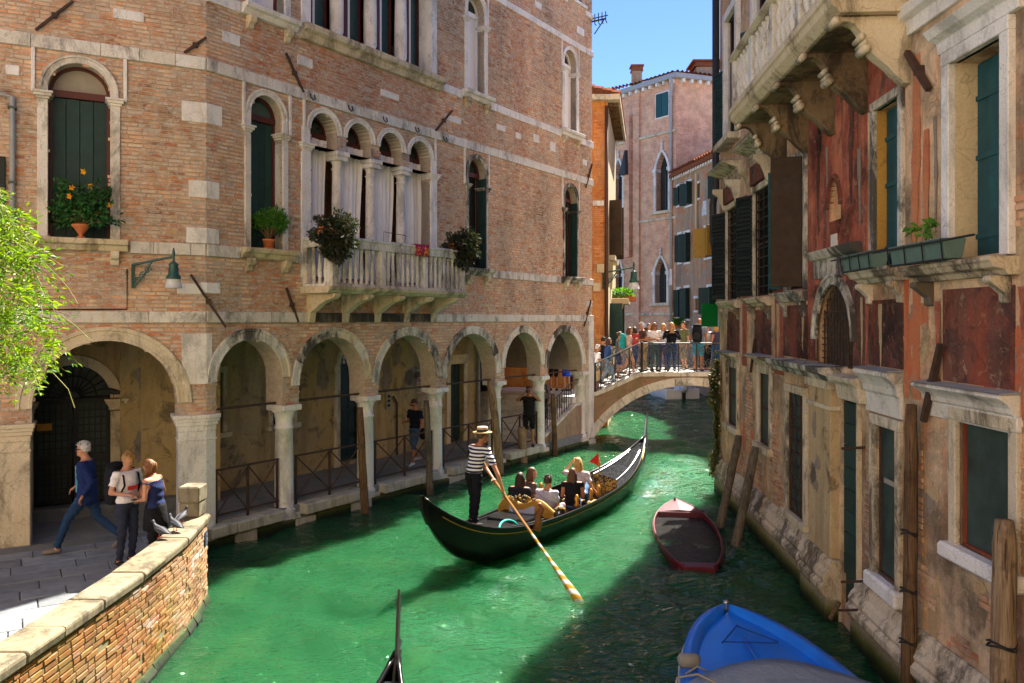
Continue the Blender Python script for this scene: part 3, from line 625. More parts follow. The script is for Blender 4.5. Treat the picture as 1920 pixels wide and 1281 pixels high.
for x0, x1 in ((g0, gm - .02), (gm + .02, g1)):
    lf = MB(FA); lf.box(x0, x0 + .07, og - .02, og + .03, gate[2], 2.72); lf.box(x1 - .07, x1, og - .02, og + .03, gate[2], 2.72)
    for z in (gate[2], 1.42, 2.62): lf.box(x0, x1, og - .021, og + .031, z, z + (.16 if z == 1.42 else .09))
    leaf = lf.build('gate_leaf', MT['iron_dark'], gp); bars(FA, x0 + .07, x1 - .07, gate[2] + .09, 1.42, og, 5, 7, .012, 'grille', MT['iron_dark'], leaf); bars(FA, x0 + .07, x1 - .07, 1.58, 2.62, og, 5, 7, .012, 'grille', MT['iron_dark'], leaf)
    MB(FA).box(x0 + .03, x1 - .03, og - .06, og - .045, gate[2], 2.7).build('gate_glass', MT['net'], leaf)
MB(FA).box(gm - .62, gm - .36, og + .03, og + .05, 2.1, 2.24).build('brass_plate', mat_plain('brass_plate', (.42, .20, .04), .45, .2, 8, .05, metal=.3), gp)
fm = MB(FA); rr = (g1 - g0) / 2; cz = 2.74
for k in range(13):
    t = math.pi * k / 12; fm.tube([(gm + .12 * math.cos(t), og, cz + .12 * math.sin(t)), (gm + rr * math.cos(t), og, cz + rr * math.sin(t))], .014, 5)
for q in (.28, .62, .99):
    fm.tube([(gm + rr * q * math.cos(math.pi * k / 24), og, cz + rr * q * math.sin(math.pi * k / 24)) for k in range(25)], .018, 5)
fan = fm.build('fanlight', MT['iron_dark'], gp); MB(FA).prism(opath((g0, g1, cz, cz, rr)), 'sz', og - .07, og - .05).build('gate_glass', MT['net'], fan)
ring_stones(FA, None, SY, gate, 7, .2, -DA - .02, -DA + .06, root=pw, name='gate_voussoir', prof=False)
for x0, x1 in ((g0 - .22, g0), (g1, g1 + .22)):
    MB(FA).box(x0, x1, -DA - .02, -DA + .08, PF + .1, 2.45).build('gate_jamb', SY, pw, bevel=.01); cap_block(FA, pw, SY, x0 - .03, x1 + .03, 2.7, -DA + .2, .22, -DA - .02)
for op in (bw1, bw2):
    a, b, z0, z1, _ = op; w = MB(FB).box(a, b, -DB - .2, -DB - .16, z0, z1).build('portico_window', MT['glass'], PAL)
    for q in ((a - .12, a, z0, z1), (b, b + .12, z0, z1), (a - .12, b + .12, z1, z1 + .14)): MB(FB).box(q[0], q[1], -DB - .02, -DB + .05, q[2], q[3]).build('window_stone', SY, w, bevel=.01)
    MB(FB).box(a - .2, b + .2, -DB - .02, -DB + .12, z0 - .13, z0).build('sill', SY, w, bevel=.01); bars(FB, a, b, z0, z1, -DB - .06, 3, 5, .009, 'window_bars', MT['iron_dark'], w)
for op in (bd1, bd2):
    a, b, z0, z1, ri = op; d = MB(FB).box(a, b, -DB - .2, -DB - .14, z0, z1).build('portico_door', MT['door_blk'], PAL)
    for q in range(4):
        for hx in (0, 1):
            xa = a + .06 + hx * (b - a) / 2; MB(FB).box(xa, xa + (b - a) / 2 - .12, -DB - .145, -DB - .115, z0 + .1 + q * (z1 - z0) / 4, z0 - .02 + (q + 1) * (z1 - z0) / 4).build('door_panel', MT['door_blk'], d, bevel=.012)
    for x0, x1 in ((a - .2, a), (b, b + .2)): MB(FB).box(x0, x1, -DB - .02, -DB + .06, PF, z1).build('door_stone', SY, d, bevel=.01)
    if ri: ring_stones(FB, None, SY, op, 5, .16, -DB - .02, -DB + .06, root=d, name='door_stone', prof=False); filled(FB, (a, b, z1, z1, ri), -DB - .15, MT['glass'], 'lunette_pane', d); bars(FB, a + .02, b - .02, z1, z1 + ri * .8, -DB - .1, 5, 3, .01, 'door_grille', MT['iron_dark'], d)
    else: MB(FB).box(a - .28, b + .28, -DB - .02, -DB + .08, z1, z1 + .3).build('door_stone', SY, d, bevel=.01)
MB(FB).lathe([(.05, 0), (.05, 3.4)], bpx(893), -DB + .1, 10, z=PF).build('drainpipe', MT['pipe'], PAL, smooth=True)
MB(FB).tube([(bpx(742), -DB + .05, PF), (bpx(742), -DB + .05, 1.9), (bpx(735), -DB + .05, 2.1)], .03, 6).build('cable_pipe', MT['pipe_dk'], PAL)
ib = MB(FB).box(bpx(722), bpx(731), -DB, -DB + .05, 1.75, 2.3).build('intercom_plate', MT['curtain_d'], PAL, bevel=.01)
for z in (1.82, 1.95, 2.08): MB(FB).box(bpx(724), bpx(729), -DB + .05, -DB + .055, z, z + .08).build('intercom_button', MT['iron_dark'], ib)
# tie rods and railings in the arcade
for i, op in enumerate(BA): MB(FB).tube([(op[0] - .05, -.2, IMP + .05), (op[1] + .05, -.2, IMP + .05)], .025, 6).build('tie_rod', MT['iron'], PAL)
for i in range(5):
    a, b = edges[i] + (.06 if i == 0 else .22), edges[i + 1] - .22; rt = thing('railing', 'rusted cross braced railing in the %s arcade bay from the corner pier' % ('first', 'second', 'third', 'fourth', 'fifth')[i], 'railing', FB.p((a + b) / 2, -.1, PF), 'arcade railings')
    mid = (a + b) / 2; o = -.12; T, Bt = 1.42, .55
    for x in (a + .03, mid, b - .03): MB(FB).box(x - .02, x + .02, o - .02, o + .02, PF, T).build('post', MT['iron'], rt)
    for z in (T, Bt): MB(FB).box(a, b, o - .018, o + .018, z - .018, z + .018).build('rail', MT['iron'], rt)
    for x0, x1 in ((a + .03, mid), (mid, b - .03)):
        MB(FB).tube([(x0, o + .012, Bt), (x1, o + .012, T)], .016, 5).build('brace', MT['iron'], rt); MB(FB).tube([(x0, o - .012, T), (x1, o - .012, Bt)], .016, 5).build('brace', MT['iron'], rt)
# quay edge: kerb stones over a mossy wall
arc = struct(MB(FB).box(-.1, 15.6, -.35, .07, -1.5, .14).build('canal_quay', MT['algae']))
for i in range(5):
    a, b = edges[i] + (.3 if i == 0 else .27), edges[i + 1] - .27; n = 3
    if i == 0: a = .0
    for k in range(n):
        x0, x1 = a + (b - a) * k / n, a + (b - a) * (k + 1) / n - .008
        MB(FB).box(x0, x1, -.4, .2 + random.uniform(-.01, .01), .2, PF + .02 + random.uniform(-.01, .01)).build('kerb_stone', MT['kerb'], arc, bevel=.025)
rg = random.Random(4); s = -.05
while s < 15.4:
    l = rg.uniform(.5, 1.1); MB(FB).box(s, min(s + l - .015, 15.55), -.1, .10 + rg.uniform(-.02, .05), -.25, .16 + rg.uniform(-.03, .02)).build('quay_stone', MT['algae'] if rg.random() < .7 else MT['kerb'], arc, bevel=.03); s += l
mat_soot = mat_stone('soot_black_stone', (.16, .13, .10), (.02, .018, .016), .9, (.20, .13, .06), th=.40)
# balcony
b0, b1, bo = 2.36, 6.92, .9
bal = MB(FB).prism([(-.05, 5.0), (-.05, 4.86), (bo - .1, 4.86), (bo - .02, 4.91), (bo + .04, 4.93), (bo + .06, 5.0)], 'oz', b0 - .08, b1 + .08).build('balcony_slab', SY, PAL, bevel=.006)
for k, c in enumerate((2.55, 3.56, 4.60, 5.64, 6.66)):
    bp = [(-.02, 4.86), (bo - .06, 4.86), (bo - .04, 4.80), (bo - .12, 4.74), (bo - .3, 4.71), (bo - .48, 4.64), (bo - .66, 4.52), (.12, 4.46), (.08, 4.24), (-.02, 4.24)]
    MB(FB).prism(bp, 'oz', c - .09, c + .09).build('balcony_bracket', SY, bal, bevel=.012)
RT = 6.05
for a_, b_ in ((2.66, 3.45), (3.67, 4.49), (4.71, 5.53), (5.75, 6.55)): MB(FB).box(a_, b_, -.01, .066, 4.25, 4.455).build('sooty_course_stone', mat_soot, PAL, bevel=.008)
def rail_run(fr, a, b, o, n, posts):
    MB(fr).prism([(o - .1, RT), (o - .12, RT - .05), (o - .09, RT - .09), (o - .09, RT - .22), (o + .09, RT - .22), (o + .09, RT - .09), (o + .12, RT - .05), (o + .1, RT)], 'oz', a, b).build('handrail', MT['stone'], bal, bevel=.005)
    MB(fr).box(a, b, o - .09, o + .09, 5.0, 5.06).build('plinth', MT['stone'], bal)
    for x in posts: MB(fr).box(x - .075, x + .075, o - .095, o + .095, 5.061, RT - .221).build('balcony_post', MT['stone'], bal, bevel=.008)
    for k in range(n):
        x = a + (b - a) * (k + .5) / n
        if min(abs(x - p) for p in posts) < .12: continue
        MBal.append((fr, x, o))
MBal = []
rail_run(FB, b0, b1, bo - .1, 27, [b0 + .08, b0 + .08 + 1.46, b0 + .08 + 2.93, b1 - .08])
h = RT - .22 - 5.06
bme = mesh_of(MB().lathe([(.05, 0), (.05, .04), (.032, .06), (.05, .2), (.055, .26), (.045, .34), (.034, h - .2), (.034, h - .1), (.05, h - .06), (.05, h)], 0, 0, 10), 'baluster', MT['stone'], True)
FBs = Fr(FB.p(b0 + .08, 0, 0)[:2], FB.n); FBt = Fr(FB.p(b1 - .08, 0, 0)[:2], FB.n)
rail_run(FBs, .0, bo - .2, 0, 4, [.05]); rail_run(FBt, .0, bo - .2, 0, 4, [.05])
for fr, x, o in MBal: inst('baluster', bme, Matrix.Translation(fr.p(x, o, 5.06)), bal)
for x0, x1 in ((2.35, 2.62), (4.0, 4.75), (6.2, 6.5)): MB(FB).tube([(x0, bo - .1, RT + .0), (x0, bo - .1, RT + .22), (x1, bo - .1, RT + .2), (x1 - .05, bo - .1, RT + .05)], .008, 5).build('balcony_iron', MT['iron_dark'], bal)
# towel hung over the balcony rail
m = MB(FB); rows = []
for j, (oo, z) in enumerate(((bo - .24, RT - .1), (bo - .235, RT + .008), (bo + .035, RT + .012), (bo + .045, RT - .12), (bo + .03, RT - .26))): rows.append([(4.92 + .5 * i / 12, oo + .012 * math.sin(i * 1.1 + j), z) for i in range(13)])
m.loft(rows, cap=False, closed=False)
gt = G('towel_print'); nn = gt.noise(9, 2, .4, 1.5); gt.done(gt.mix(gt.step(nn, .53, .56), (.36, .02, .09), (.62, .30, .03)), .95, .1)
tw = m.build('towel', gt.m, smooth=True); tag(tw, 'crimson and gold patterned towel over the balcony rail', 'towel')
sd = tw.modifiers.new('solid', 'SOLIDIFY'); sd.thickness = .012
# iron anchor bars
def anchor(fr, p, q, parent=PAL, r=.028, name='anchor_bar', o=.05):
    (s0, z0), (s1, z1) = fr.pix(*p), fr.pix(*q); mdx = ((s0 + s1) / 2, o, (z0 + z1) / 2)
    a = MB(fr).tube([(s0, o, z0), mdx, (s1, o, z1)], [r, r * 1.15, r], 4).build(name, MT['iron'], parent); MB(fr).cbox(mdx[0], o * .6, mdx[2], .09, o * 1.6, .09).build('anchor_eye', MT['iron'], a)
for fr, p, q in ((FA, (67, 58), (137, 4)), (FA, (345, 100), (386, 72)), (FA, (357, 515), (423, 614)), (FB, (533, 100), (566, 174)), (FB, (814, 246), (845, 208)), (FB, (534, 540), (556, 604)), (FB, (1096, 352), (1108, 308)), (FB, (1093, 612), (1106, 563))): anchor(fr, p, q)
for px, py in ((582, 183), (653, 204), (718, 225), (778, 244), (831, 262)):
    s, z = FB.pix(px, py); MB(FB).tube([(s - .06, .06, z + .06), (s - .06, .09, z - .03), (s, .1, z - .07), (s + .06, .09, z - .03), (s + .06, .06, z + .06)], .014, 5).build('hook', MT['iron_dark'], PAL)
s, z = FB.pix(1108, 40)
ab = MB(FB); ab.tube([(15.5, -.1, z), (15.5, .55, z)], .03, 5); ab.tube([(15.5, .1, z - .45), (15.5, .5, z)], .02, 5)
for k in range(4): ab.tube([(15.5, .12 + k * .14, z + .25), (15.5, .12 + k * .14, z - .1 + .05 * (k % 2)), (15.5, .17 + k * .14, z - .16)], .018, 5)
ab.tube([(15.5, .05, z + .1), (15.5, .62, z + .1)], .02, 5); ab.build('insulator_bracket', MT['iron_dark'], PAL)
# downpipe and dark shutter at the left edge, cable
s0, _ = FA.pix(23, 300, .08); dpz = FA.pix(23, 182, .08)[1]; dp = MB(FA).tube([(s0 - .3, .1, dpz + .05), (s0, .08, dpz), (s0, .08, 5.3)], .045, 8).build('downpipe', MT['pipe'], PAL, smooth=True)
for z in (dpz - .2, 6.6, 5.7): MB(FA).box(s0 - .06, s0 + .06, 0, .13, z, z + .04).build('pipe_clip', MT['iron_grey'], dp)
MB(FA).box(s0 - .55, s0 - .1, .02, .07, 5.3, 7.05).build('folded_shutter', MT['shutter_blk'], PAL, bevel=.01)
cb = MB(FA); cs, cz0 = FA.pix(238, 580); cb.tube([(-3.2, .02, cz0 - .02), (cs, .02, cz0), (cs, .02, cz0 + .72)], .012, 5); cb.build('cable', MT['iron_dark'], PAL)
# ---------------------------------------------------------------- brick parapet of the left quay
PA = thing('quay_parapet', 'curved brick quay wall with pale stone coping, pigeons standing on it', 'wall', (-4.5, 9, 0))
PPTS = [(-4.42, 4.0), (-4.37, 7.0), (-4.36, 9.4), (-4.45, 10.9), (-4.66, 12.22)]
PT = 1.22; bricks = []
pm = MB()
for (x0, y0), (x1, y1) in zip(PPTS, PPTS[1:]):
    fr = Fr((x0, y0), (x1 - x0, y1 - y0)); L = math.hypot(x1 - x0, y1 - y0); pm.fr = fr; pm.box(-.004, L + .004, -.36, 0, -1, PT)
    bricks += lay_bricks(fr, 0, L, .05, PT - .01, [], L=.235, H=.068, seed=int(y0 * 10), proud=.012)
fe = Fr((-4.66, 12.22), (-.97, .24)); bricks += lay_bricks(fe, .0, .36, .05, PT - .01, [], L=.235, H=.068, seed=3)
pm.build('mortar_core', MT['mortar_moss'], PA); place_bricks(bricks, PA, MT['brick_low'])
mo = MB()
for (x0, y0), (x1, y1) in zip(PPTS, PPTS[1:]):
    fr = Fr((x0, y0), (x1 - x0, y1 - y0)); L = math.hypot(x1 - x0, y1 - y0); mo.fr = fr; rg = random.Random(int(y0)); s = 0
    while s < L - .02: e = min(L, s + rg.uniform(.2, .5)); mo.prism([(-.02, -.4), (.10, -.4), (rg.uniform(.05, .09), .02), (.02, rg.uniform(.07, .13)), (-.02, .14)], 'oz', s, e - .004); s = e
mo.build('mossy_footing', MT['algae'], PA)
def path_at(t):
    for (x0, y0), (x1, y1) in zip(PPTS, PPTS[1:]):
        if y0 <= t <= y1 + 1e-6: k = (t - y0) / (y1 - y0); return x0 + (x1 - x0) * k
cs = [4, 5.1, 6.0, 7.15, 7.75, 8.5, 9.4, 10.05, 10.9, 11.5, 12.26]; rg = random.Random(8)
for a, b in zip(cs, cs[1:]):
    m = MB(); j = rg.uniform(-.012, .012); rings = []
    for k in range(5):
        y = a + .005 + (b - a - .01) * k / 4; x = path_at(min(y, 12.22)); rings.append([(x + .035, y, PT), (x + .05 + j, y, PT + .085), (x + .025, y, PT + .115 + j * .5), (x - .34, y, PT + .115 + j * .5), (x - .39, y, PT + .085), (x - .39, y, PT)])
    m.loft(rings); m.build('coping_stone', MT['coping'], PA, bevel=.012)
MB().box(-4.99, -4.69, 11.98, 12.28, PT + .12, PT + .34).build('end_block', MT['coping'], PA, bevel=.02)
MB().box(-5.0, -4.68, 11.96, 12.3, PT + .34, PT + .58).build('end_block', MT['coping'], PA, bevel=.02)
fpl = Fr((-4.45, 10.9), (-.21, 1.32)); MB(fpl).box(1.08, 1.2, .01, .03, .9, 1.12).build('number_plate', flat('plate_blue', (.02, .05, .12), .5), PA, bevel=.004)
# ---------------------------------------------------------------- stairs from the arcade up to the bridge
st = thing('stone_stairs', 'stone steps climbing from the end of the arcade to the bridge', 'stairs', FB.p(13, -1.4, PF))
LZ = 1.66
for k in range(8):
    z = PF + (LZ - PF) * (k + 1) / 8; MB(FB).box(11.95 + k * .33, 14.6, -4.1, -.28, PF + (LZ - PF) * k / 8 + (.002 if k else -.3), z).build('step', MT['stone_w'], st, bevel=.012)
MB().prism([FB.p(14.59, -4.1, 0)[:2], FB.p(14.59, -.25, 0)[:2], FB.p(15.9, -.25, 0)[:2], (3.0, 30.6), (-.2, 31.5)], 'so', -1, LZ - .004).build('landing', MT['stone_w'], st)
MB(FB).prism([(12.45, .1), (12.45, .55), (12.9, .74), (14.3, 1.32), (14.45, 1.38), (15.1, 1.38), (15.1, .1)], 'sz', -.27, -.06).build('cheek_wall', MT['plaster_grey'], st)
MB(FB).prism([(12.43, .56), (12.9, .745), (14.3, 1.325), (14.45, 1.385), (15.1, 1.385), (15.1, 1.46), (14.4, 1.46), (12.85, .83), (12.43, .64)], 'sz', -.30, -.03).build('cheek_coping', MT['stone'], st, bevel=.01)
rl = thing('stair_railing', 'dark iron railing beside the steps at the end of the arcade', 'railing', FB.p(13, -.2, .8))
zr = lambda s: .80 + (s - 12.9) * .41
for k in range(12):
    s = 12.6 + k * .155; MB(FB).tube([(s, -.16, zr(s) - .02), (s, -.16, zr(s) + .78)], .013, 5).build('baluster', MT['iron_dark'], rl)
MB(FB).tube([(12.45, -.16, zr(12.45) + .72), (12.6, -.16, zr(12.6) + .79), (14.5, -.16, zr(14.5) + .79), (14.9, -.16, zr(14.5) + .8)], .022, 6).build('handrail', MT['iron_grey'], rl)
# ---------------------------------------------------------------- the bridge
BG = thing('stone_bridge', 'arched stone footbridge with iron railing crossing the canal', 'bridge', (6.2, 29.2, 0))
Y0, Y1 = 28.0, 30.5; CX, HS, RS = 6.2, 3.5, 2.12; RC = (HS * HS + RS * RS) / (2 * RS); CZ = RS - RC - .12
ang = math.acos((0 - CZ - .12) / RC); N = 36
arc_pt = lambda k, r: (CX - r * math.sin(ang * (1 - 2 * k / N)), CZ + r * math.cos(ang * (1 - 2 * k / N)))
def deck(x):
    d = abs(x - CX)
    return 2.44 if d < 1.72 else max(1.66, 2.44 - (d - 1.72) * .46)
ringroot = None
for y, dirn in ((Y0, -1), (Y1, 1)):
    for j in range(9):
        m = MB(); R_ = []
        for k in range(j * 4, j * 4 + 5):
            kk = k + (.06 if k == j * 4 else 0); (x0, z0), (x1, z1) = arc_pt(kk, RC), arc_pt(kk, RC + .29); R_.append([(x0, y + dirn * .03, z0), (x1, y + dirn * .03, z1), (x1, y - dirn * .25, z1), (x0, y - dirn * .25, z0)])
        m.loft(R_); o = m.build('voussoir', MT['stone'], BG, bevel=.008)
m = MB()
for k in range(N): (a, za), (b, zb) = arc_pt(k, RC + .004), arc_pt(k + 1, RC + .004); m.add([(a, Y0 + .2, za), (b, Y0 + .2, zb), (b, Y1 - .2, zb), (a, Y1 - .2, za)], [(0, 1, 2, 3)])
m.build('vault', MT['plaster_in'], BG)
m = MB()
for y in (Y0, Y1):
    xs = [2.72 + .2 * k for k in range(37)]
    top = lambda x: deck(x) - .12
    def ext(x):
        r = RC + .2; d = abs(x - CX); return CZ + math.sqrt(r * r - d * d) if d < r * math.sin(ang) else -.6
    for a, b in zip(xs, xs[1:]): m.add([(a, y, min(ext(a), top(a))), (b, y, min(ext(b), top(b))), (b, y, top(b)), (a, y, top(a))], [(0, 1, 2, 3)])
m.add([(2.72, Y0, -.6), (2.72, Y1, -.6), (2.72, Y1, 1.6), (2.72, Y0, 1.6)], [(0, 1, 2, 3)])
m.build('spandrel_wall', mat_plaster('bridge_plaster', (.34, .20, .13), (.30, .22, .15), (.22, .17, .10), (.16, .15, .07), (.36, .28, .20), 1.3), BG)
for s0 in (Y0, Y1):
    xx = [2.7, 3.3, 3.9, 4.46, 5.3, 6.2, 7.1, 7.94, 8.5, 9.1, 9.7]; dd = -1 if s0 == Y0 else 1
    for a, b in zip(xx, xx[1:]): MB().prism([(a + .004, deck(a) - .12), (b - .004, deck(b) - .12), (b - .004, deck(b) + .035), (a + .004, deck(a) + .035)], 'sz', s0 + dd * .07, s0 - dd * .28).build('coping_stone', MT['stone'], BG, bevel=.012)
for k in range(6):
    z = 1.66 + (k + 1) * .128; x = 2.85 + k * .28
    MB().box(x, CX if k == 5 else x + .282, Y0 + .27, Y1 - .27, z - .2, z).build('step', MT['stone_w'], BG, bevel=.01); MB().box(2 * CX - x - .282 if k < 5 else CX + .002, 2 * CX - x, Y0 + .27, Y1 - .27, z - .2, z - .002).build('step', MT['stone_w'], BG, bevel=.01)
def spiral(cx, cz, r, t0, turns, sgn=1): return [(cx + sgn * r * (1 - .75 * k / 20) * math.cos(t0 + turns * 6.283 * k / 20), cz + r * (1 - .75 * k / 20) * math.sin(t0 + turns * 6.283 * k / 20)) for k in range(21)]
for yi, y in enumerate((Y0 + .1, Y1 - .1)):
    rr = thing('bridge_railing', ('scrolled iron railing along the near edge of the bridge', 'scrolled iron railing along the far edge of the bridge')[yi], 'railing', (CX, y, 2.4), 'bridge railings')
    xs = [2.86 + .05, 3.12, 3.62, 4.12, 4.56, 5.2, 5.84, 6.48, 7.12, 7.84, 8.4, 9.0, 9.5]
    for i, x in enumerate(xs):
        big = i in (0, 4, 9)
        if big: MB().lathe([(.07, 0), (.075, .1), (.05, .14), (.045, .9), (.06, .95), (.05, 1.0), (.055, 1.06), (.03, 1.1)], x, y, 10, z=deck(x)).build('post', MT['iron_dark'], rr, smooth=True)
        else: MB().box(x - .018, x + .018, y - .018, y + .018, deck(x), deck(x) + 1.03).build('post', MT['iron_dark'], rr)
    hp = [(x, y, deck(x) + 1.04) for x in (2.9, 3.4, 3.9, 4.46, 5, 6.2, 7.4, 7.94, 8.6, 9.5)]; MB().tube(hp, .028, 6).build('handrail', MT['iron_grey'], rr)
    MB().tube([(a, b, c - .92) for a, b, c in hp], .014, 5).build('rail', MT['iron_dark'], rr)
    for a, b in zip(xs, xs[1:]):
        c = (a + b) / 2; w = (b - a) / 2; zb = (deck(a) + deck(b)) / 2 + .14; sl = (deck(b) - deck(a)) / (b - a); m = MB()
        for sg in (-1, 1):
            pts = [(c + sg * w * .9 * math.cos(t), zb + .62 + .27 * math.sin(t)) for t in [math.pi * .5 - .25 + k * .16 for k in range(9)]] if False else []
            for pth in ([(c + sg * w * .92 * math.sin(math.pi * k / 14), zb + .86 * k / 14) for k in range(15)], spiral(c + sg * w * .42, zb + .2, min(w, .26) * .55, 1.57, 1.4, sg), spiral(c + sg * w * .42, zb + .66, min(w, .26) * .5, -1.57, -1.4, sg)):
                m.tube([(px, y, pz + sl * (px - c)) for px, pz in pth], .014, 4)
        m.build('scroll', MT['iron_grey'], rr)
# ---------------------------------------------------------------- weathered palace on the right bank
FR2 = Fr((4.018, 0), (-.06, -1)); FR1 = Fr((4.57, 9.2), (.007, -1)); SB = -9.2 * 1.0018
sy = lambda Y: -Y * 1.0018
RP = thing('stucco_palace', 'weathered red and tan stucco palace with balcony along the right bank', 'building', (4.7, 12, 0))
def yo(Ya, Yb, z0, z1, rise=0): return (sy(max(Ya, Yb)), sy(min(Ya, Yb)), z0, z1, rise)
U1, U2, U3 = yo(17.95, 19.15, 4.78, 6.9), yo(15.25, 16.45, 4.78, 6.9), yo(13.1, 14.1, 4.82, 7.0)
UN = yo(9.42, 10.15, 4.98, 6.95); UW = (.93, 1.78, 4.93, 6.95, 0)
L1, L2, L3, L4 = yo(18.05, 19.1, 1.85, 3.2), yo(15.25, 16.1, 1.85, 3.25), yo(13.1, 14.05, .98, 3.05), yo(9.5, 10.15, 1.1, 2.98)
L5 = (1.02, 1.88, 2.0, 3.28, 0); DR = yo(10.72, 11.38, .2, 3.5); LU = yo(10.95, 12.45, 3.62, 4.0, .82)
T1, T2 = yo(18.0, 19.1, 8.5, 11.4), yo(15.2, 16.3, 8.5, 11.4)
TD = yo(11.42, 11.92, 5.75, 5.95, .42)
ops2 = [U1, U2, U3, UN, L1, L2, L3, L4, DR, LU, T1, T2, TD]; ops1 = [UW, L5]
m = MB(FR2); wall(m, sy(20.1), SB, -.6, 16.5, ops2, .35, depths=[.12] * 3 + [.2] + [.22] * 4 + [.5, .16, .12, .12, .4])
m.fr = FR1; wall(m, 0, 5, -.6, 16.5, ops1, .35, depths=[.42, .25]); m.build('plaster_wall', MT['plaster_r2'], RP)
e = FR2.p(sy(20.1), 0, 0); m = MB(); m.add([(e[0], e[1], -.6), (e[0] + 14, e[1] + .6, -.6), (e[0] + 14, e[1] + .6, 16.5), (e[0], e[1], 16.5)], [(0, 1, 2, 3)]); m.build('end_wall', MT['plaster_r2'], RP)
MB().prism([(e[0] - .4, e[1] + .4), (4.1, 9.2), (4.1, 4), (18.5, 4), (18.5, e[1] + .9)], 'so', 16.5, 16.8).build('roof', MT['tile'], RP)
# coloured plaster fields
def field(fr, a, b, z0, z1, mat, name='plaster_panel', d=.008, ops=()):
    m = MB(fr); wall(m, a, b, z0, z1, list(ops), d + .02, back=False, off=d)
    for q in ((a, a), (b, b)): m.add([(q[0], -.01, z0), (q[0], d, z0), (q[0], d, z1), (q[0], -.01, z1)], [(0, 1, 2, 3)])
    m.add([(a, -.01, z0), (b, -.01, z0), (b, d, z0), (a, d, z0)], [(0, 1, 2, 3)]); m.add([(a, -.01, z1), (b, -.01, z1), (b, d, z1), (a, d, z1)], [(0, 1, 2, 3)])
    return m.build(name, mat, RP)
field(FR2, sy(12.95), sy(10.45), 4.85, 7.78, MT['plaster_red'], ops=[TD])
field(FR2, sy(12.95), sy(12.6), 3.66, 4.85, MT['plaster_red']); field(FR2, sy(10.45), sy(9.25), 7.0, 7.78, MT['plaster_red'])
field(FR2, sy(12.6), sy(10.45), 3.66, 4.85, MT['panel_dark'], ops=[LU])
field(FR2, sy(10.4), sy(9.35), 3.72, 4.55, MT['panel_dark'], d=.012); field(FR1, .72, 1.92, 3.66, 4.62, MT['panel_dark'], d=.01)
field(FR2, sy(14.35), sy(12.96), 3.66, 4.55, MT['panel_dark'], d=.011); field(FR2, sy(16.5), sy(15.2), 3.6, 4.5, MT['panel_dark'], d=.01); field(FR2, sy(19.2), sy(17.9), 3.55, 4.5, MT['panel_dark'], d=.01)
field(FR2, sy(14.95), sy(14.35), 3.3, 7.0, MT['plaster_red'], d=.007); field(FR2, sy(17.6), sy(17.2), 3.3, 7.0, MT['plaster_red'], d=.007)
field(FR1, .08, .25, 3.4, 7.3, MT['plaster_r'], d=.006); field(FR2, sy(9.33), sy(9.21), 3.4, 4.9, MT['plaster_r'], d=.009)
# exposed bricks where the plaster has fallen
pr_ = random.Random(21); blobs = [(FR2, sy(17.0), 2.2, .35, 1.1), (FR2, sy(15.0), 1.9, .45, .9), (FR2, sy(14.6), 1.1, .5, .5), (FR2, sy(16.5), 1.2, .8, .5), (FR2, sy(18.0), 1.2, .7, .4), (FR2, sy(10.42), 1.9, .13, .9), (FR1, .15, 2.2, .16, .9), (FR1, .32, 1.3, .25, .3), (FR1, 1.6, 1.5, .22, .22), (FR1, 2.02, 2.6, .15, .8), (FR1, 1.1, .95, .3, .15), (FR1, 2.0, 5.25, .08, .18)]
rb = []
for k, (fr, s0, z0, rs, rz) in enumerate(blobs):
    for q in lay_bricks(fr, s0 - rs, s0 + rs, z0 - rz, z0 + rz, ops2 if fr is FR2 else ops1, seed=k + 50, proud=.012):
        c = ((q[1] + q[2]) / 2 - s0) / rs; d = ((q[3] + q[4]) / 2 - z0) / rz
        if c * c + d * d < pr_.uniform(.35, 1.05): rb.append(q)
place_bricks(rb, RP, mat_brick('brick_exposed', BR, (.42, .34, .27), .6), single=300)
# base mouldings
def base(fr, a, b, o=0, big=0):
    pr = [(-.1, -.6), (.12 + big, -.6), (.12 + big, .34), (.16 + big, .36), (.20 + big, .42), (.20 + big, .50), (.15 + big, .55), (.17 + big, .60), (.13 + big, .68), (.09 + big, .72), (.08 + big, .80), (.03 + big, .86), (-.1, .86)]
    pr = [(x + o, z) for x, z in pr]; n = max(1, int((b - a) / 1.3)); root = None
    for k in range(n):
        q = MB(fr).prism(pr, 'oz', a + (b - a) * k / n + .004, a + (b - a) * (k + 1) / n - .004).build('base_moulding', MT['trim_r'], RP, bevel=.006)
    MB(fr).prism([(-.05 + o, -.6), (.14 + big + o, -.6), (.135 + big + o, .24), (.122 + big + o, .31), (-.05 + o, .31)], 'oz', a, b).build('algae_band', MT['algae'], RP)
base(FR2, sy(20.15), sy(12.55)); base(FR2, sy(12.6), sy(11.4), .1); base(FR2, sy(10.7), SB); base(FR1, 0, 4.9)
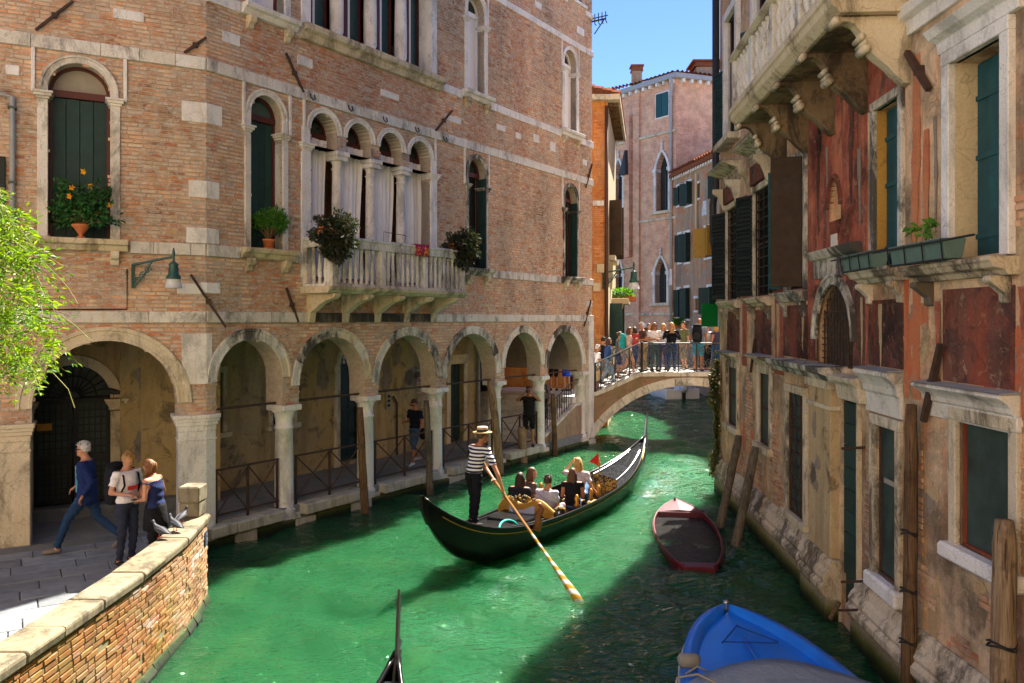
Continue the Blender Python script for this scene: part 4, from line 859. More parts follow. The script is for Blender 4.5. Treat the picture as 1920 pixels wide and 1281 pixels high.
# pilaster beside the water door
pl = MB(FR2).box(sy(12.5), sy(11.5), -.05, .13, .86, 3.3).build('pilaster', mat_plaster('pilaster_stone', (.52, .40, .23), (.44, .33, .19), (.36, .27, .16), (.13, .085, .05), (.55, .45, .30), 1.0, .57), RP, bevel=.012)
MB(FR2).box(sy(12.54), sy(11.46), -.05, .16, 3.0, 3.06).build('pilaster_band', SY, pl); MB(FR2).box(sy(12.55), sy(11.45), -.05, .18, 3.3, 3.42).build('pilaster_cap', SY, pl)
MB(FR2).box(sy(12.66), sy(12.5), -.02, .06, .86, 3.3).build('pilaster_strip', MT['panel_dark'], pl)
MB(FR2).prism([(-.05, 3.42), (.2, 3.42), (.24, 3.5), (.34, 3.54), (.36, 3.62), (-.05, 3.64)], 'oz', sy(14.3), sy(11.3)).build('ledge', MT['stone_dark'], RP, bevel=.008)
MB(FR2).prism([(-.05, 3.2), (.1, 3.2), (.14, 3.4), (.22, 3.46), (.24, 3.52), (-.05, 3.56)], 'oz', sy(11.29), sy(10.45)).build('ledge', SY, RP, bevel=.008)
# water door with planks
dr = MB(FR2).box(DR[0], DR[1], -.09, -.05, .2, 3.5).build('water_door', MT['shutter'], RP)
for k in range(9): MB(FR2).box(DR[0] + .02, DR[1] - .02, -.05, -.012, .72 + k * .305, 1.015 + k * .305).build('door_plank', MT['shutter'], dr, bevel=.006)
for q in (DR[0], DR[1]): MB(FR2).box(q - (.0 if q == DR[0] else .0), q + .07, -.25, .05, .5, 3.5).build('door_jamb', SY, dr) if q == DR[1] else None
# lunette over the door
ring_stones(FR2, None, MT['stone_dark'], LU, 7, .16, -.05, .07, root=dr, name='lunette_stone'); gl = MB(FR2).prism(opath(LU), 'sz', -.15, -.13).build('lunette_pane', MT['net'], dr)
mz = MB(FR2)
for k in range(1, 12): x = LU[0] + (LU[1] - LU[0]) * k / 12; mz.box(x - .01, x + .01, -.07, -.05, LU[2], otop(LU, x))
for k in range(1, 12): z = LU[2] + k * .1; hw = (LU[1] - LU[0]) / 2 * (1 if z < LU[3] else math.sqrt(max(0, 1 - ((z - LU[3]) / LU[4]) ** 2))); c = (LU[0] + LU[1]) / 2; mz.box(c - hw, c + hw, -.075, -.055, z - .008, z + .008)
mz.build('lunette_grille', MT['iron'], dr)
MB(FR2).prism([(-.02, 4.93), (.04, 4.93), (.05, 5.2), (.10, 5.22), (.14, 5.28), (.17, 5.34), (-.02, 5.36)], 'oz', sy(12.55), sy(10.62)).build('lintel_panel', MT['stone_dark'], RP, bevel=.008)
# drop shaped niche
ni = ring_stones(FR2, None, MT['panel_dark'], TD, 5, .06, -.05, .05, root=dr, name='niche_stone', prof=False)
mz = MB(FR2); lo = [((TD[0] + TD[1]) / 2 + (.25 - .12 * (k / 6) ** 1.5) * sg, 5.75 - .3 * k / 6) for sg in (-1, 1) for k in (range(7) if sg < 0 else range(6, -1, -1))]
nc = MB(FR2).prism(lo, 'sz', -.02, .012).build('niche_apron', MT['panel_dark'], RP); MB(FR2).box(TD[0], TD[1], -.39, -.37, 5.75, 6.4).build('niche_back', SY, nc)
MB(FR2).box((TD[0] + TD[1]) / 2 - .12, (TD[0] + TD[1]) / 2 + .12, -.02, .03, 5.15, 5.55).build('niche_drip', MT['stone'], nc)
# cornices above the lower windows
def cornice(fr, a, b, z, h=.34, out=.26, mat=MT['trim_r'], name='window_cornice', parent=RP):
    o = MB(fr).prism([(-.03, z - h), (.03, z - h), (.04, z - h * .55), (.07, z - h * .5), (.08, z - h * .36), (out * .55, z - h * .26), (out * .8, z - h * .16), (out, z - h * .1), (out, z - .02), (out - .02, z), (-.03, z + .01)], 'oz', a, b).build(name, mat, parent, bevel=.006)
    MB(fr).prism([(-.03, z + .011), (out - .01, z + .004), (out + .01, z + .012), (-.03, z + .03)], 'oz', a - .02, b + .02).build('lead_flashing', MT['pipe'], o)
    return o
def surround(fr, op, w=.12, d=.05, mat=MT['trim_r'], parent=RP, name='window', fill=MT['net'], depth=-.05, frame=MT['iron'], mul=True, head=True):
    a, b, z0, z1 = op[:4]; win = MB(fr).box(a, b, depth - .03, depth, z0, z1).build(name, fill, parent)
    for q in ((a - w, a, z0 - .02, z1), (b, b + w, z0 - .02, z1)): MB(fr).box(q[0], q[1], -.05, d, q[2], q[3]).build('jamb', mat, win, bevel=.008)
    if head: MB(fr).box(a - w, b + w, -.05, d + .004, z1, z1 + w).build('lintel', mat, win, bevel=.008)
    fm = MB(fr); t = .03
    for q in ((a, a + t, z0, z1), (b - t, b, z0, z1), (a, b, z0, z0 + t), (a, b, z1 - t, z1)): fm.box(q[0], q[1], depth, depth + .03, q[2], q[3])
    if mul: fm.box(a, b, depth, depth + .026, (z0 + z1) / 2 - .02, (z0 + z1) / 2 + .02)
    fm.build('sash', frame, win); return win
for op, cz in ((L1, 3.55), (L2, 3.6)):
    w = surround(FR2, op, .14); MB(FR2).box(op[0] - .2, op[1] + .2, -.05, .11, op[2] - .14, op[2]).build('sill', SY, w, bevel=.01); cornice(FR2, op[0] - .22, op[1] + .22, cz, .3, .28, parent=w)
w = surround(FR2, L3, .14); bars(FR2, L3[0], L3[1], L3[2], L3[3], -.02, 3, 10, .011, 'window_bars', MT['iron'], w); MB(FR2).box(L3[0] - .2, L3[1] + .2, -.05, .1, L3[2] - .12, L3[2]).build('sill', SY, w, bevel=.01)
w = surround(FR2, L4, .13, mul=False, depth=-.06); MB(FR2).box(L4[0] - .16, L4[1] + .16, -.05, .12, L4[2] - .2, L4[2]).build('sill', MT['stone_w'], w, bevel=.03); cornice(FR2, L4[0] - .28, L4[1] + .14, 3.68, .55, .2, MT['stone'], parent=w)
MB(FR2).box(L4[0] + .2, L4[1] - .0, -.03, -.01, 2.28, 2.34).build('window_slat', MT['curtain_d'], w)
w = surround(FR1, L5, .13, mul=False, depth=-.06, frame=mat_plain('red_wood_frame', (.20, .05, .025), .7)); MB(FR1).box(L5[0] - .2, L5[1] + .2, -.05, .14, 1.84, 2.0).build('sill', MT['stone_w'], w, bevel=.03); cornice(FR1, .42, 1.98, 3.62, .36, .2, MT['stone'], parent=w)
MB(FR1).box(.8, 2.02, -.02, .052, 3.28, 3.42).build('lintel', MT['stone'], w, bevel=.01)
# stone sills with brackets under the upper windows
def shelf(fr, a, b, z, out=.26, mat=MT['trim_r'], parent=RP):
    o = MB(fr).prism([(-.03, z - .17), (.1, z - .17), (.14, z - .12), (out - .05, z - .1), (out - .02, z - .05), (out, z - .04), (out, z), (-.03, z)], 'oz', a, b).build('window_shelf', mat, parent, bevel=.006)
    for x in (a + .1, b - .24): MB(fr).prism([(-.03, z - .17), (out - .08, z - .17), (out - .07, z - .22), (out - .13, z - .26), (.05, z - .34), (.05, z - .42), (-.03, z - .44)], 'oz', x, x + .13).build('bracket', mat, o, bevel=.01)
    return o
shelf(FR2, U1[0] - .2, U1[1] + .15, 4.74); shelf(FR2, U2[0] - .2, U2[1] + .15, 4.74); shelf(FR2, U3[0] - .25, U3[1] + .15, 4.78, .2, MT['stone_dark']); shelf(FR2, UN[0] - .35, UN[1] + .2, 4.93); shelf(FR1, .30, 1.98, 4.88, .28)
# shutters of louvres
def shutter(fr, s, ang, w, z0, z1, mat, parent, name='shutter', n=22):
    f = fr.sub(s, .01, 0, ang); t = .045; m = MB(f)
    for q in ((0, .055, z0, z1), (w - .055, w, z0, z1), (0, w, z0, z0 + .07), (0, w, z1 - .07, z1), (0, w, (z0 + z1) / 2 - .03, (z0 + z1) / 2 + .03)): m.box(q[0], q[1], -t / 2 - (.001 if q[0] == 0 and q[1] == w else 0), t / 2 + (.001 if q[0] == 0 and q[1] == w else 0), q[2], q[3])
    o = m.build(name, mat, parent, bevel=.003)
    for k in range(n):
        z = z0 + .07 + (z1 - z0 - .14) * (k + .5) / n; MB(f).add([(.05, -.028, z - .05), (w - .05, -.028, z - .05), (w - .05, .022, z + .06), (.05, .022, z + .06), (.05, -.02, z - .055), (w - .05, -.02, z - .055), (w - .05, .03, z + .055), (.05, .03, z + .055)], [(0, 1, 2, 3), (7, 6, 5, 4), (0, 4, 5, 1), (3, 2, 6, 7), (1, 5, 6, 2), (0, 3, 7, 4)]).build('slat', mat, o)
for op in (U1, U2):
    w = surround(FR2, op, .13, fill=MT['dark'], depth=-.08, mul=True); a, b, z0, z1 = op[:4]; shutter(FR2, a - .02, R(-152), .56, z0 + .02, z1 - .02, MT['shutter_blk'], RP); shutter(FR2, b + .02, R(-16), .5, z0 + .02, z1 - .02, MT['shutter_blk'], RP)
    bars(FR2, a, b, z0, z1, -.02, 2, 11, .012, 'window_bars', MT['shutter_blk'], w)
    cn = cornice(FR2, a - .3, b + .2, 7.85, .4, .42, parent=w); MB(FR2).box(a - .2, b + .1, -.03, .1, 7.05, 7.44).build('frieze', MT['panel_dark'], w)
    for x in (a - .2, b - .0): MB(FR2).prism([(-.02, 7.44), (.34, 7.44), (.33, 7.34), (.2, 7.25), (.14, 7.1), (.1, 6.95), (-.02, 6.9)], 'oz', x, x + .12).build('bracket', SY, w, bevel=.01)
w = surround(FR2, U3, .12, fill=MT['dark'], depth=-.08, mat=MT['stone_dark']); shutter(FR2, U3[0] - .05, R(-158), .5, 4.86, 6.98, MT['shutter_teal'], RP, n=20)
f = FR2.sub(U3[1] - .1, .02, 0, R(-105)); sh = MB(f).box(0, .5, -.03, .03, 4.85, 7.0).build('shutter', MT['shutter_brn'], RP, bevel=.01)
for z in (5.1, 5.9, 6.6): MB(f).box(.0, .48, .03, .045, z, z + .07).build('hinge', MT['iron'], sh)
# tall dark-framed window and white-framed window with teal shutters
def deepwin(fr, op, mat, w, d, reveal, boards, frame_d=-.30, parent=RP):
    a, b, z0, z1 = op[:4]; win = MB(fr).box(a, b, frame_d - .05, frame_d - .03, z0, z1).build('window', MT['dark'], parent)
    for q in ((a - w, a, z0 - .03, z1), (b, b + w, z0 - .03, z1)): MB(fr).box(q[0], q[1], -.05, d, q[2], q[3]).build('jamb', mat, win, bevel=.008)
    MB(fr).box(a - w, b + w, -.05, d + .004, z1, z1 + w).build('lintel', mat, win, bevel=.008)
    MB(fr).box(a + .002, a + .012, frame_d, -.002, z0, z1).build('reveal', reveal, win); MB(fr).box(b - .012, b - .002, frame_d, -.002, z0, z1).build('reveal', reveal, win)
    bw = (b - a - .03) / boards
    for k in range(boards): MB(fr).box(a + .015 + bw * k + .003, a + .015 + bw * (k + 1) - .003, frame_d, frame_d + .035 + .006 * (k % 2), z0, z1 - .02).build('shutter_board', MT['shutter_teal'], win, bevel=.004)
    for z in (z0 + .2, (z0 + z1) / 2, z1 - .4): MB(fr).box(a + .02, b - .02, frame_d + .041, frame_d + .055, z, z + .05).build('hinge_strap', MT['shutter_teal'], win)
    return win
deepwin(FR2, UN, MT['stone_dark'], .11, .05, mat_plaster('reveal_ochre', (.46, .27, .06), (.40, .22, .05), (.34, .18, .05), (.2, .12, .05), (.45, .3, .1), 1.5, .6), 3, -.15)
w = deepwin(FR1, UW, MT['stone_w'], .14, .07, MT['plaster_cream'], 4, -.26)
MB(FR1).prism([(-.03, 7.1), (.06, 7.1), (.07, 7.22), (.16, 7.26), (.22, 7.34), (-.03, 7.36)], 'oz', .70, 2.05).build('window_cornice', MT['stone_w'], w, bevel=.006)
MB(FR1).prism([(-.03, 7.55), (.05, 7.55), (.06, 7.7), (.14, 7.74), (.18, 7.84), (-.03, 7.86)], 'oz', -.02, 3.5).build('string_course', MT['stone_w'], RP, bevel=.006)
# upper floor windows seen past the balcony
for op in (T1, T2):
    w = surround(FR2, op, .2, d=.1, mat=MT['stone_w'], fill=MT['dark'], depth=-.08); shutter(FR2, op[0] - .02, R(-155), .5, 8.55, 10.3, MT['shutter'], RP); MB(FR2).box(op[0] - .3, op[1] + .2, -.03, .3, 8.36, 8.5).build('sill', SY, w, bevel=.01)
# balcony on scrolled consoles
q0, q1, qo = sy(14.45), sy(9.05), .92
rb_ = MB(FR2).prism([(-.05, 7.80), (qo - .1, 7.80), (qo - .04, 7.86), (qo, 7.90), (qo + .02, 7.98), (qo + .05, 8.0), (qo + .05, 8.08), (-.05, 8.08)], 'oz', q0, q1).build('balcony_slab', SY, RP, bevel=.006)
def scroll_profile():
    up = [(-.03, 7.80), (.86, 7.80), (.88, 7.76), (.86, 7.71), (.80, 7.70), (.76, 7.73), (.70, 7.74), (.62, 7.70), (.56, 7.62), (.53, 7.52), (.54, 7.44), (.50, 7.40), (.46, 7.42), (.43, 7.36), (.36, 7.30), (.26, 7.22), (.17, 7.12), (.10, 7.06), (.06, 7.02), (-.03, 7.0)]
    return up
CONS = mat_stone('soot_shade_console', (.22, .16, .095), (.035, .026, .02), .85, (.34, .23, .10), th=.44)  # soot brown, with the deep shade under the balcony put into the colour
MB(FR2).box(q0 + .1, q1 - .1, .01, qo - .14, 7.785, 7.802).build('balcony_soffit', CONS, rb_)  # thin underside sheet, its shade darkened into the same colour
for k, Y in enumerate((14.25, 13.0, 11.75, 10.5, 9.25)):
    c = MB(FR2).prism(scroll_profile(), 'oz', sy(Y) - .09, sy(Y) + .09).build('console', CONS if k < 4 else MT['stone_y'], rb_, bevel=.01)
    for (o, z, r) in ((.84, 7.74, .045), (.50, 7.42, .05), (.55, 7.55, .035), (.52, 7.48, .032)): MB(FR2).tube([(sy(Y) - .13, o, z), (sy(Y) + .13, o, z)], r, 10).build('scroll', SY, rb_, smooth=True)
RT2 = 9.06
MB(FR2).prism([(qo - .22, RT2), (qo - .24, RT2 - .06), (qo - .2, RT2 - .12), (qo - .02, RT2 - .12), (qo + .05, RT2 - .06), (qo + .03, RT2)], 'oz', q0, q1).build('handrail', SY, rb_, bevel=.006)
MB(FR2).box(q0, q1, qo - .2, qo - .0, 8.08, 8.16).build('plinth', SY, rb_)
hb = RT2 - .12 - 8.16
b2 = mesh_of(MB().lathe([(.06, 0), (.06, .05), (.035, .08), (.06, .18), (.075, .25), (.055, .34), (.035, .39), (.035, .41), (.055, .46), (.07, .55), (.05, .64), (.035, .70), (.06, hb - .04), (.06, hb)], 0, 0, 10), 'baluster', MT['stone'], True)
L = q1 - q0
for k in range(25):
    x = q0 + L * (k + .5) / 25
    if k % 6 == 0: MB(FR2).box(x - .09, x + .09, qo - .19, qo - .01, 8.16, RT2 - .12).build('balcony_post', MT['stone'], rb_, bevel=.008)
    else: inst('baluster', b2, Matrix.Translation(FR2.p(x, qo - .1, 8.16)), rb_)
for s in (q0 + .08, q1 - .08):
    MB(FR2).box(s - .08, s + .08, 0, qo - .22, RT2 - .12, RT2 - .002).build('handrail', SY, rb_, bevel=.006)
    for k in range(4): inst('baluster', b2, Matrix.Translation(FR2.p(s, .12 + k * .18, 8.16)), rb_)
# wall irons
anchor(FR1, (1710, 98), (1752, 168), RP, .04, o=.06); anchor(FR1, (1778, 646), (1745, 790), RP, .04, o=.08)
anchor(FR2, (1420, 636), (1412, 698), RP, .03)
MB(FR2).tube([(sy(20.0), .12, 16), (sy(20.0), .12, 7.6), (sy(19.95), .2, 7.2), (sy(19.95), .2, 6.3), (sy(20.0), .1, 5.9)], .09, 10).build('downpipe', MT['pipe_dk'], RP, smooth=True)
for Ya, z, l in ((10.55, 2.62, .3), (10.42, .9, .35), (10.36, .55, .4)): MB(FR2).tube([(sy(Ya), -.05, z), (sy(Ya), l, z - .02)], .018, 6).build('iron_peg', MT['iron'], RP)
dg = MB(FR2); dg.tube([(sy(10.4), .38, .62), (sy(10.25), .55, .45)], .03, 6); dg.build('hanging_wood', MT['wood'], RP)
sg = MB(FR2.sub(sy(19.9), .1, 0, R(-75))).box(0, .42, -.02, .02, 4.13, 4.7).build('green_sign', flat('sign_green', (.0, .16, .03), .5)); tag(sg, 'plain bright green hanging sign on the stucco palace corner by the bridge', 'sign')
# ---------------------------------------------------------------- buildings beyond the bridge
def mat_farbrick(name, a, b, mort, patch):
    g = G(name); uv = g.n('ShaderNodeAttribute', attribute_name='wuv').outputs['Vector']
    bt = g.n('ShaderNodeTexBrick', {'Vector': uv, 'Color1': (*a, 1), 'Color2': (*b, 1), 'Mortar': (*mort, 1), 'Scale': 1., 'Mortar Size': .012, 'Brick Width': .28, 'Row Height': .08, 'Bias': -.1})
    c = g.mix(g.math('MULTIPLY', g.step(g.noise(.5, 5, .65), .48, .62), .6), bt.outputs[0], patch); c = g.mix(.5, c, g.ramp(g.noise(1.6, 7, .78), [(.38, .5), (.62, 1.3)]), 'MULTIPLY')
    g.bump(bt.outputs['Fac'], -.3, .02); return g.done(c, .92, .2)
def wuv(o, fr):
    me = o.data; a = me.attributes.new('wuv', 'FLOAT_VECTOR', 'POINT'); v = []
    for p in me.vertices: d = (p.co.x - fr.O[0]) * fr.u[0] + (p.co.y - fr.O[1]) * fr.u[1]; v += [d, p.co.z, 0]
    a.data.foreach_set('vector', v)
FBK = mat_farbrick('far_brick', (.64, .34, .21), (.54, .22, .12), (.62, .48, .36), (.70, .47, .31))
# pink brick palace with gothic windows
C0 = np.array([10.35, 50.5]); FL = Fr((6.3, 55.9), (C0[0] - 6.3, C0[1] - 55.9)); LL = math.hypot(C0[0] - 6.3, C0[1] - 55.9); FRt = Fr(C0, (2.85, 1.0))
GP = thing('gothic_palace', 'pink brick palace with gothic windows and tiled roof far beyond the bridge', 'building', (10, 51, 0)); EV = 19.5
def fp(px, py): return FL.pix(px, py)
def gop(px0, px1, ptop, pspr, pbot):
    a, _ = fp(px0, 0); b, _ = fp(px1, 0); z = lambda y: fp((px0 + px1) / 2, y)[1]; return (a, b, z(pbot), z(pspr), z(ptop) - z(pspr), 1)
g1_, g2_ = gop(1231, 1254, 285, 318, 396), gop(1229, 1251, 483, 512, 568); g3_, g4_ = gop(1153, 1168, 300, 330, 405), gop(1153, 1168, 487, 516, 560); dor = gop(1202, 1222, 614, 630, 690)
wl, wr_ = fp(1231, 0)[0], fp(1254, 0)[0]; zz = lambda y: fp(1243, y)[1]; sq = (wl, wr_, zz(219), zz(175), 0)
a5, b5 = fp(1150, 0)[0], fp(1166, 0)[0]; sq2 = (a5, b5, fp(1158, 238)[1], fp(1158, 196)[1], 0)
m = MB(FL); wall(m, -3, LL, -.5, EV, [g1_, g2_, g3_, g4_, dor], .4, back=False); w_ = m.build('brick_wall', FBK, GP); wuv(w_, FL)
m = MB(FRt); m.add([(0, 0, -.5), (9, 0, -.5), (9, 0, EV), (0, 0, EV)], [(0, 1, 2, 3)]); w_ = m.build('brick_wall', FBK, GP); wuv(w_, FRt)
for op in (g1_, g2_, g3_, g4_):
    a, b, z0, zs, ri = op[:5]; win = MB(FL).prism(opath(op, 16), 'sz', -.4, -.38).build('gothic_window', MT['glass'], GP); ring_stones(FL, None, MT['stone_w'], op, 5, .16, -.35, .1, root=win, name='arch_stone', prof=False)
    for q in ((a - .18, a), (b, b + .18)): MB(FL).box(q[0], q[1], -.35, .09, z0, zs).build('jamb', MT['stone_w'], win); MB(FL).box(q[0] - .06, q[1] + .06, -.35, .15, zs - .12, zs + .1).build('capital', MT['stone_w'], win)
    MB(FL).box(a - .35, b + .35, -.3, .25, z0 - .18, z0).build('sill', SY, win); c = (a + b) / 2; MB(FL).lathe([(.02, 0), (.12, .15), (.05, .3), (.1, .42), (.02, .6)], c, .08, 6, z=zs + ri + .1).build('finial', MT['stone_w'], win)
    fm = MB(FL); fm.box(c - .03, c + .03, -.37, -.33, z0, zs + ri * .8); fm.box(a, b, -.37, -.335, (z0 + zs) / 2, (z0 + zs) / 2 + .08); fm.build('sash', MT['iron_dark'], win)
for op in (sq, sq2):
    a, b, z0, z1, _ = op; win = MB(FL).box(a - .08, b + .08, -.02, .04, z0 - .08, z1 + .08).build('window', MT['stone_w'], GP); n = 2
    for k in range(n): MB(FL).box(a + (b - a) * k / n + .01, a + (b - a) * (k + 1) / n - .01, .04, .1, z0, z1).build('shutter', MT['shutter_teal'], win, bevel=.02)
dd = MB(FL).prism(opath(dor, 14), 'sz', -.4, -.36).build('doorway', MT['dark'], GP); ring_stones(FL, None, MT['stone_w'], dor, 5, .25, -.3, .1, root=dd, name='arch_stone', prof=False)
# chimney stack on the wall, pilasters, bands
ps = fp(1182, 0)[0]; cs_ = MB(FL).box(ps - .25, ps + .25, -.05, .4, 8.5, 18).build('chimney_breast', FBK, GP); wuv(cs_, FL)
ps2 = fp(1195, 0)[0]; q_ = MB(FL).box(ps2 - .28, ps2 + .28, -.05, .16, 0, EV).build('pilaster', FBK, GP); wuv(q_, FL)
hp_ = fp(1180, 0)[0]; MB(FL).prism([(hp_ - .3, 14.0), (hp_ + .3, 14.0), (hp_ + .25, 15.6)], 'sz', .3, .7).build('hood', MT['pipe_dk'], GP)
for z in (16.2, 10.7, 4.6): MB(FL).box(-3, LL, -.05, .12, z, z + .16).build('string_course', SY, GP)
MB(FL).prism([(-3, EV), (LL + .3, EV), (LL + .3, EV + .3), (-3, EV + .3)], 'sz', -.3, .45).build('eaves', MT['pipe'], GP); MB(FRt).box(-.3, 9, -.3, .45, EV + .001, EV + .29).build('eaves', MT['pipe'], GP)
for k in range(16): MB(FL).box(-2.5 + k * .6, -2.32 + k * .6, -.1, .34, EV - .22, EV - .002).build('eaves_bracket', MT['stone_w'], GP)
for k in range(12): MB(FRt).box(.3 + k * .6, .48 + k * .6, -.1, .34, EV - .22, EV - .002).build('eaves_bracket', MT['stone_w'], GP)
# tiled hip roof: rows of tiles
ridge = np.array([11.2, 60.0]); RZ = 21.2
def tiles(P0, P1, Q0, Q1, nu, nv):
    m = MB(); P0, P1, Q0, Q1 = map(Vector, (P0, P1, Q0, Q1)); nrm = (P1 - P0).cross(Q0 - P0).normalized()
    nrm = nrm if nrm.z > 0 else -nrm
    for i in range(nu):
        for j in range(nv):
            def pt(u, v): a = P0.lerp(P1, u); b = Q0.lerp(Q1, u); return a.lerp(b, v)
            u0, u1, v0, v1 = i / nu, (i + .96) / nu, j / nv, (j + 1.15) / nv; um = (u0 + u1) / 2; m.rn = random.random()
            vs = [pt(u0, v0) + nrm * .04, pt(um, v0) + nrm * .17, pt(u1, v0) + nrm * .04, pt(u0, v1), pt(um, v1) + nrm * .12, pt(u1, v1)]
            m.add([tuple(v) for v in vs], [(0, 1, 4, 3), (1, 2, 5, 4)])
    return m
e0 = FL.p(-3.4, .45, EV + .3); e1 = FL.p(LL + .35, .45, EV + .3); e2 = FRt.p(9.5, .45, EV + .3)
tiles(e0, e1, (4.0, 61, RZ), (11.0, 55.5, RZ), 30, 14).build('roof', MT['tile'], GP, kind='stuff'); tiles(e1, e2, (11.0, 55.5, RZ), (19, 58.3, RZ), 30, 14).build('roof', MT['tile'], GP, kind='stuff')
def chimney(x, y, z0, z1, w, parent, mat=MT['plaster_grey'], d=None):
    d = d or w; c = MB().box(x - w / 2, x + w / 2, y - d / 2, y + d / 2, z0, z1).build('chimney', mat, parent); m = MB(); m.box(x - w * .62, x + w * .62, y - d * .62, y + d * .62, z1, z1 + .12); m.box(x - w * .55, x + w * .55, y - d * .55, y + d * .55, z1 + .12, z1 + .3); m.box(x - w * .7, x + w * .7, y - d * .7, y + d * .7, z1 + .3, z1 + .4); m.build('chimney_cap', MT['tile'], c)
chimney(8.35, 53.6, EV, 20.9, .62, GP); chimney(12.85, 53.2, EV, 20.9, 1.5, GP)
pz = FL.pix(1258, 600, .12)[0]; MB(FL).tube([(pz + .35, .45, EV), (pz + .1, .2, EV - .6), (pz, .12, EV - 1.1), (pz, .12, .5)], .09, 8).build('downpipe', MT['pipe'], GP, smooth=True)
# grey peeling house on the right beyond the bridge
GH0 = np.array([10.25, 50.2]); GH1 = np.array([11.75, 41.5]); FG = Fr(GH0, GH1 - GH0); LG = math.hypot(*(GH1 - GH0)); GZ = 13.2
GH = thing('peeling_house', 'grey house with peeling plaster, green shutters and washing beyond the bridge', 'building', (11.5, 44, 0))
def gx(px, y0, y1, px2): a, z1 = FG.pix(px, y0); b, _ = FG.pix(px2, y0); return (a, b, FG.pix((px + px2) / 2, y1)[1], FG.pix((px + px2) / 2, y0)[1], 0)
gw = [gx(1271, 350, 385, 1277), gx(1287, 342, 385, 1297), gx(1307, 345, 372, 1312), gx(1336, 322, 372, 1343), gx(1273, 440, 492, 1279), gx(1285, 437, 492, 1294), gx(1305, 452, 475, 1310), gx(1323, 425, 482, 1342), gx(1271, 543, 595, 1277), gx(1285, 540, 598, 1293), gx(1304, 560, 582, 1309), gx(1328, 538, 590, 1343)]
m = MB(FG); wall(m, 0, LG, -.5, GZ, gw, .3, back=False); m.fr = Fr(GH1, (8, 1.5)); m.add([(0, 0, -.5), (8, 0, -.5), (8, 0, GZ), (0, 0, GZ)], [(0, 1, 2, 3)]); m.build('peeling_wall', MT['plaster_grey'], GH)
for i, op in enumerate(gw):
    a, b, z0, z1, _ = op; w = MB(FG).box(a, b, -.3, -.28, z0, z1).build('window', MT['glass'], GH)
    for q in ((a - .1, b + .1, z1, z1 + .15), (a - .12, b + .12, z0 - .12, z0)): MB(FG).box(q[0], q[1], -.05, .08, q[2], q[3]).build('window_stone', MT['stone_w'], w)
    mt = (MT['shutter'], mat_plain('yellow_shutter', (.40, .22, .03), .7))[1 if i == 7 else 0]
    if i not in (2, 6, 10):
        for s_, an in ((a, R(-125)), (b, R(-70))):
            f = FG.sub(s_, .02, 0, an); MB(f).box(0, (b - a) * .5, -.03, .03, z0 + .02, z1 - .02).build('shutter', mt, w)
GEV = MB(FG).box(-.2, LG + .3, -.3, .35, GZ, GZ + .25).build('eaves', MT['tile'], GH)
for k in range(24): MB(FG).box(.1 + k * .36, .26 + k * .36, -.1, .25, GZ - .16, GZ - .002).build('eaves_bracket', MT['stone_w'], GEV)
tiles(FG.p(-.2, .4, GZ + .25), FG.p(LG + .3, .4, GZ + .25), FG.p(-.2, -4, GZ + 1.8), FG.p(LG + .3, -4, GZ + 1.8), 26, 12).build('roof', MT['tile'], GH, kind='stuff')
chimney(12.55, 44.2, GZ + .2, 15.9, .95, GH)
cg = gx(1309, 320, 700, 1309); MB(FG).tube([(cg[0], .12, 12.8), (cg[0], .12, 8.5)], .07, 6).build('downpipe', MT['plaster_cream'], GH)
for px0, px1, py, n in ((1262, 1282, 588, 2), (1282, 1294, 586, 1)):
    pass
# orange house on the left beyond the arcade
OO = (2.4, 32.2); FO = Fr(OO, (1, 0.03)); FS = Fr((3.86, 32.25), (1.25, 7.2)); OZ = 13.1
OH = thing('orange_house', 'orange and cream plastered house behind the arcade end of the brick palace', 'building', (3.2, 33, 0))
MB(FO).box(-11, 1.46, -.2, 0, 0, OZ).build('orange_wall', MT['plaster_or'], OH); sw = MB(FS).box(.004, 7.3, -.2, 0, -.5, OZ).build('cream_wall', MT['plaster_cream'], OH)
ob = []
for (sa, sb, za, zb) in ((-.6, 1.3, 1.6, 4.5), (.9, 1.4, 4.5, 12.8), (.2, .9, 7.6, 9.2)):
    for q in lay_bricks(FO, sa, sb, za, zb, [], seed=int(za * 7), L=.26, H=.078, proud=.008):
        if random.random() < .8: ob.append(q)
place_bricks(ob, OH, mat_brick('brick_orange', [(0, (.46, .13, .04)), (.4, (.56, .22, .07)), (.7, (.50, .17, .05)), (1, (.58, .28, .11))], (.5, .32, .16), .4), single=0)
MB(FO).tube([(1.40, .08, OZ - .2), (1.40, .08, 1.6)], .075, 8).build('downpipe', MT['pipe_br'], OH, smooth=True)
MB(FS).box(-.3, 7.4, -.3, .5, OZ, OZ + .22).build('eaves', SY, OH); MB(FO).box(-11, 1.75, -.3, .3, OZ + .002, OZ + .218).build('eaves', SY, OH)
for k in range(12): MB(FS).box(.2 + k * .55, .36 + k * .55, -.1, .4, OZ - .16, OZ - .002).build('rafter', MT['wood'], OH)
tiles(FS.p(-.3, .5, OZ + .22), FS.p(7.4, .5, OZ + .22), FS.p(-.3, -3, OZ + 1.2), FS.p(7.4, -3, OZ + 1.2), 24, 10).build('roof', MT['tile'], OH, kind='stuff')
for s0_, z0_, z1_ in ((1.2, 7.0, 9.3), (3.6, 7.0, 9.3), (1.6, 3.2, 5.0), (4.5, 3.2, 5.0)):
    w = MB(FS).box(s0_, s0_ + .9, -.0, .03, z0_, z1_).build('window', MT['glass'], OH); MB(FS).box(s0_ - .15, s0_ + 1.05, -.02, .25, z0_ - .2, z0_).build('sill', SY, w); MB(FS.sub(s0_, .03, 0, R(-100))).box(0, .5, -.03, .03, z0_, z1_).build('shutter', MT['shutter_brn'] if z0_ > 6 else MT['shutter'], w)
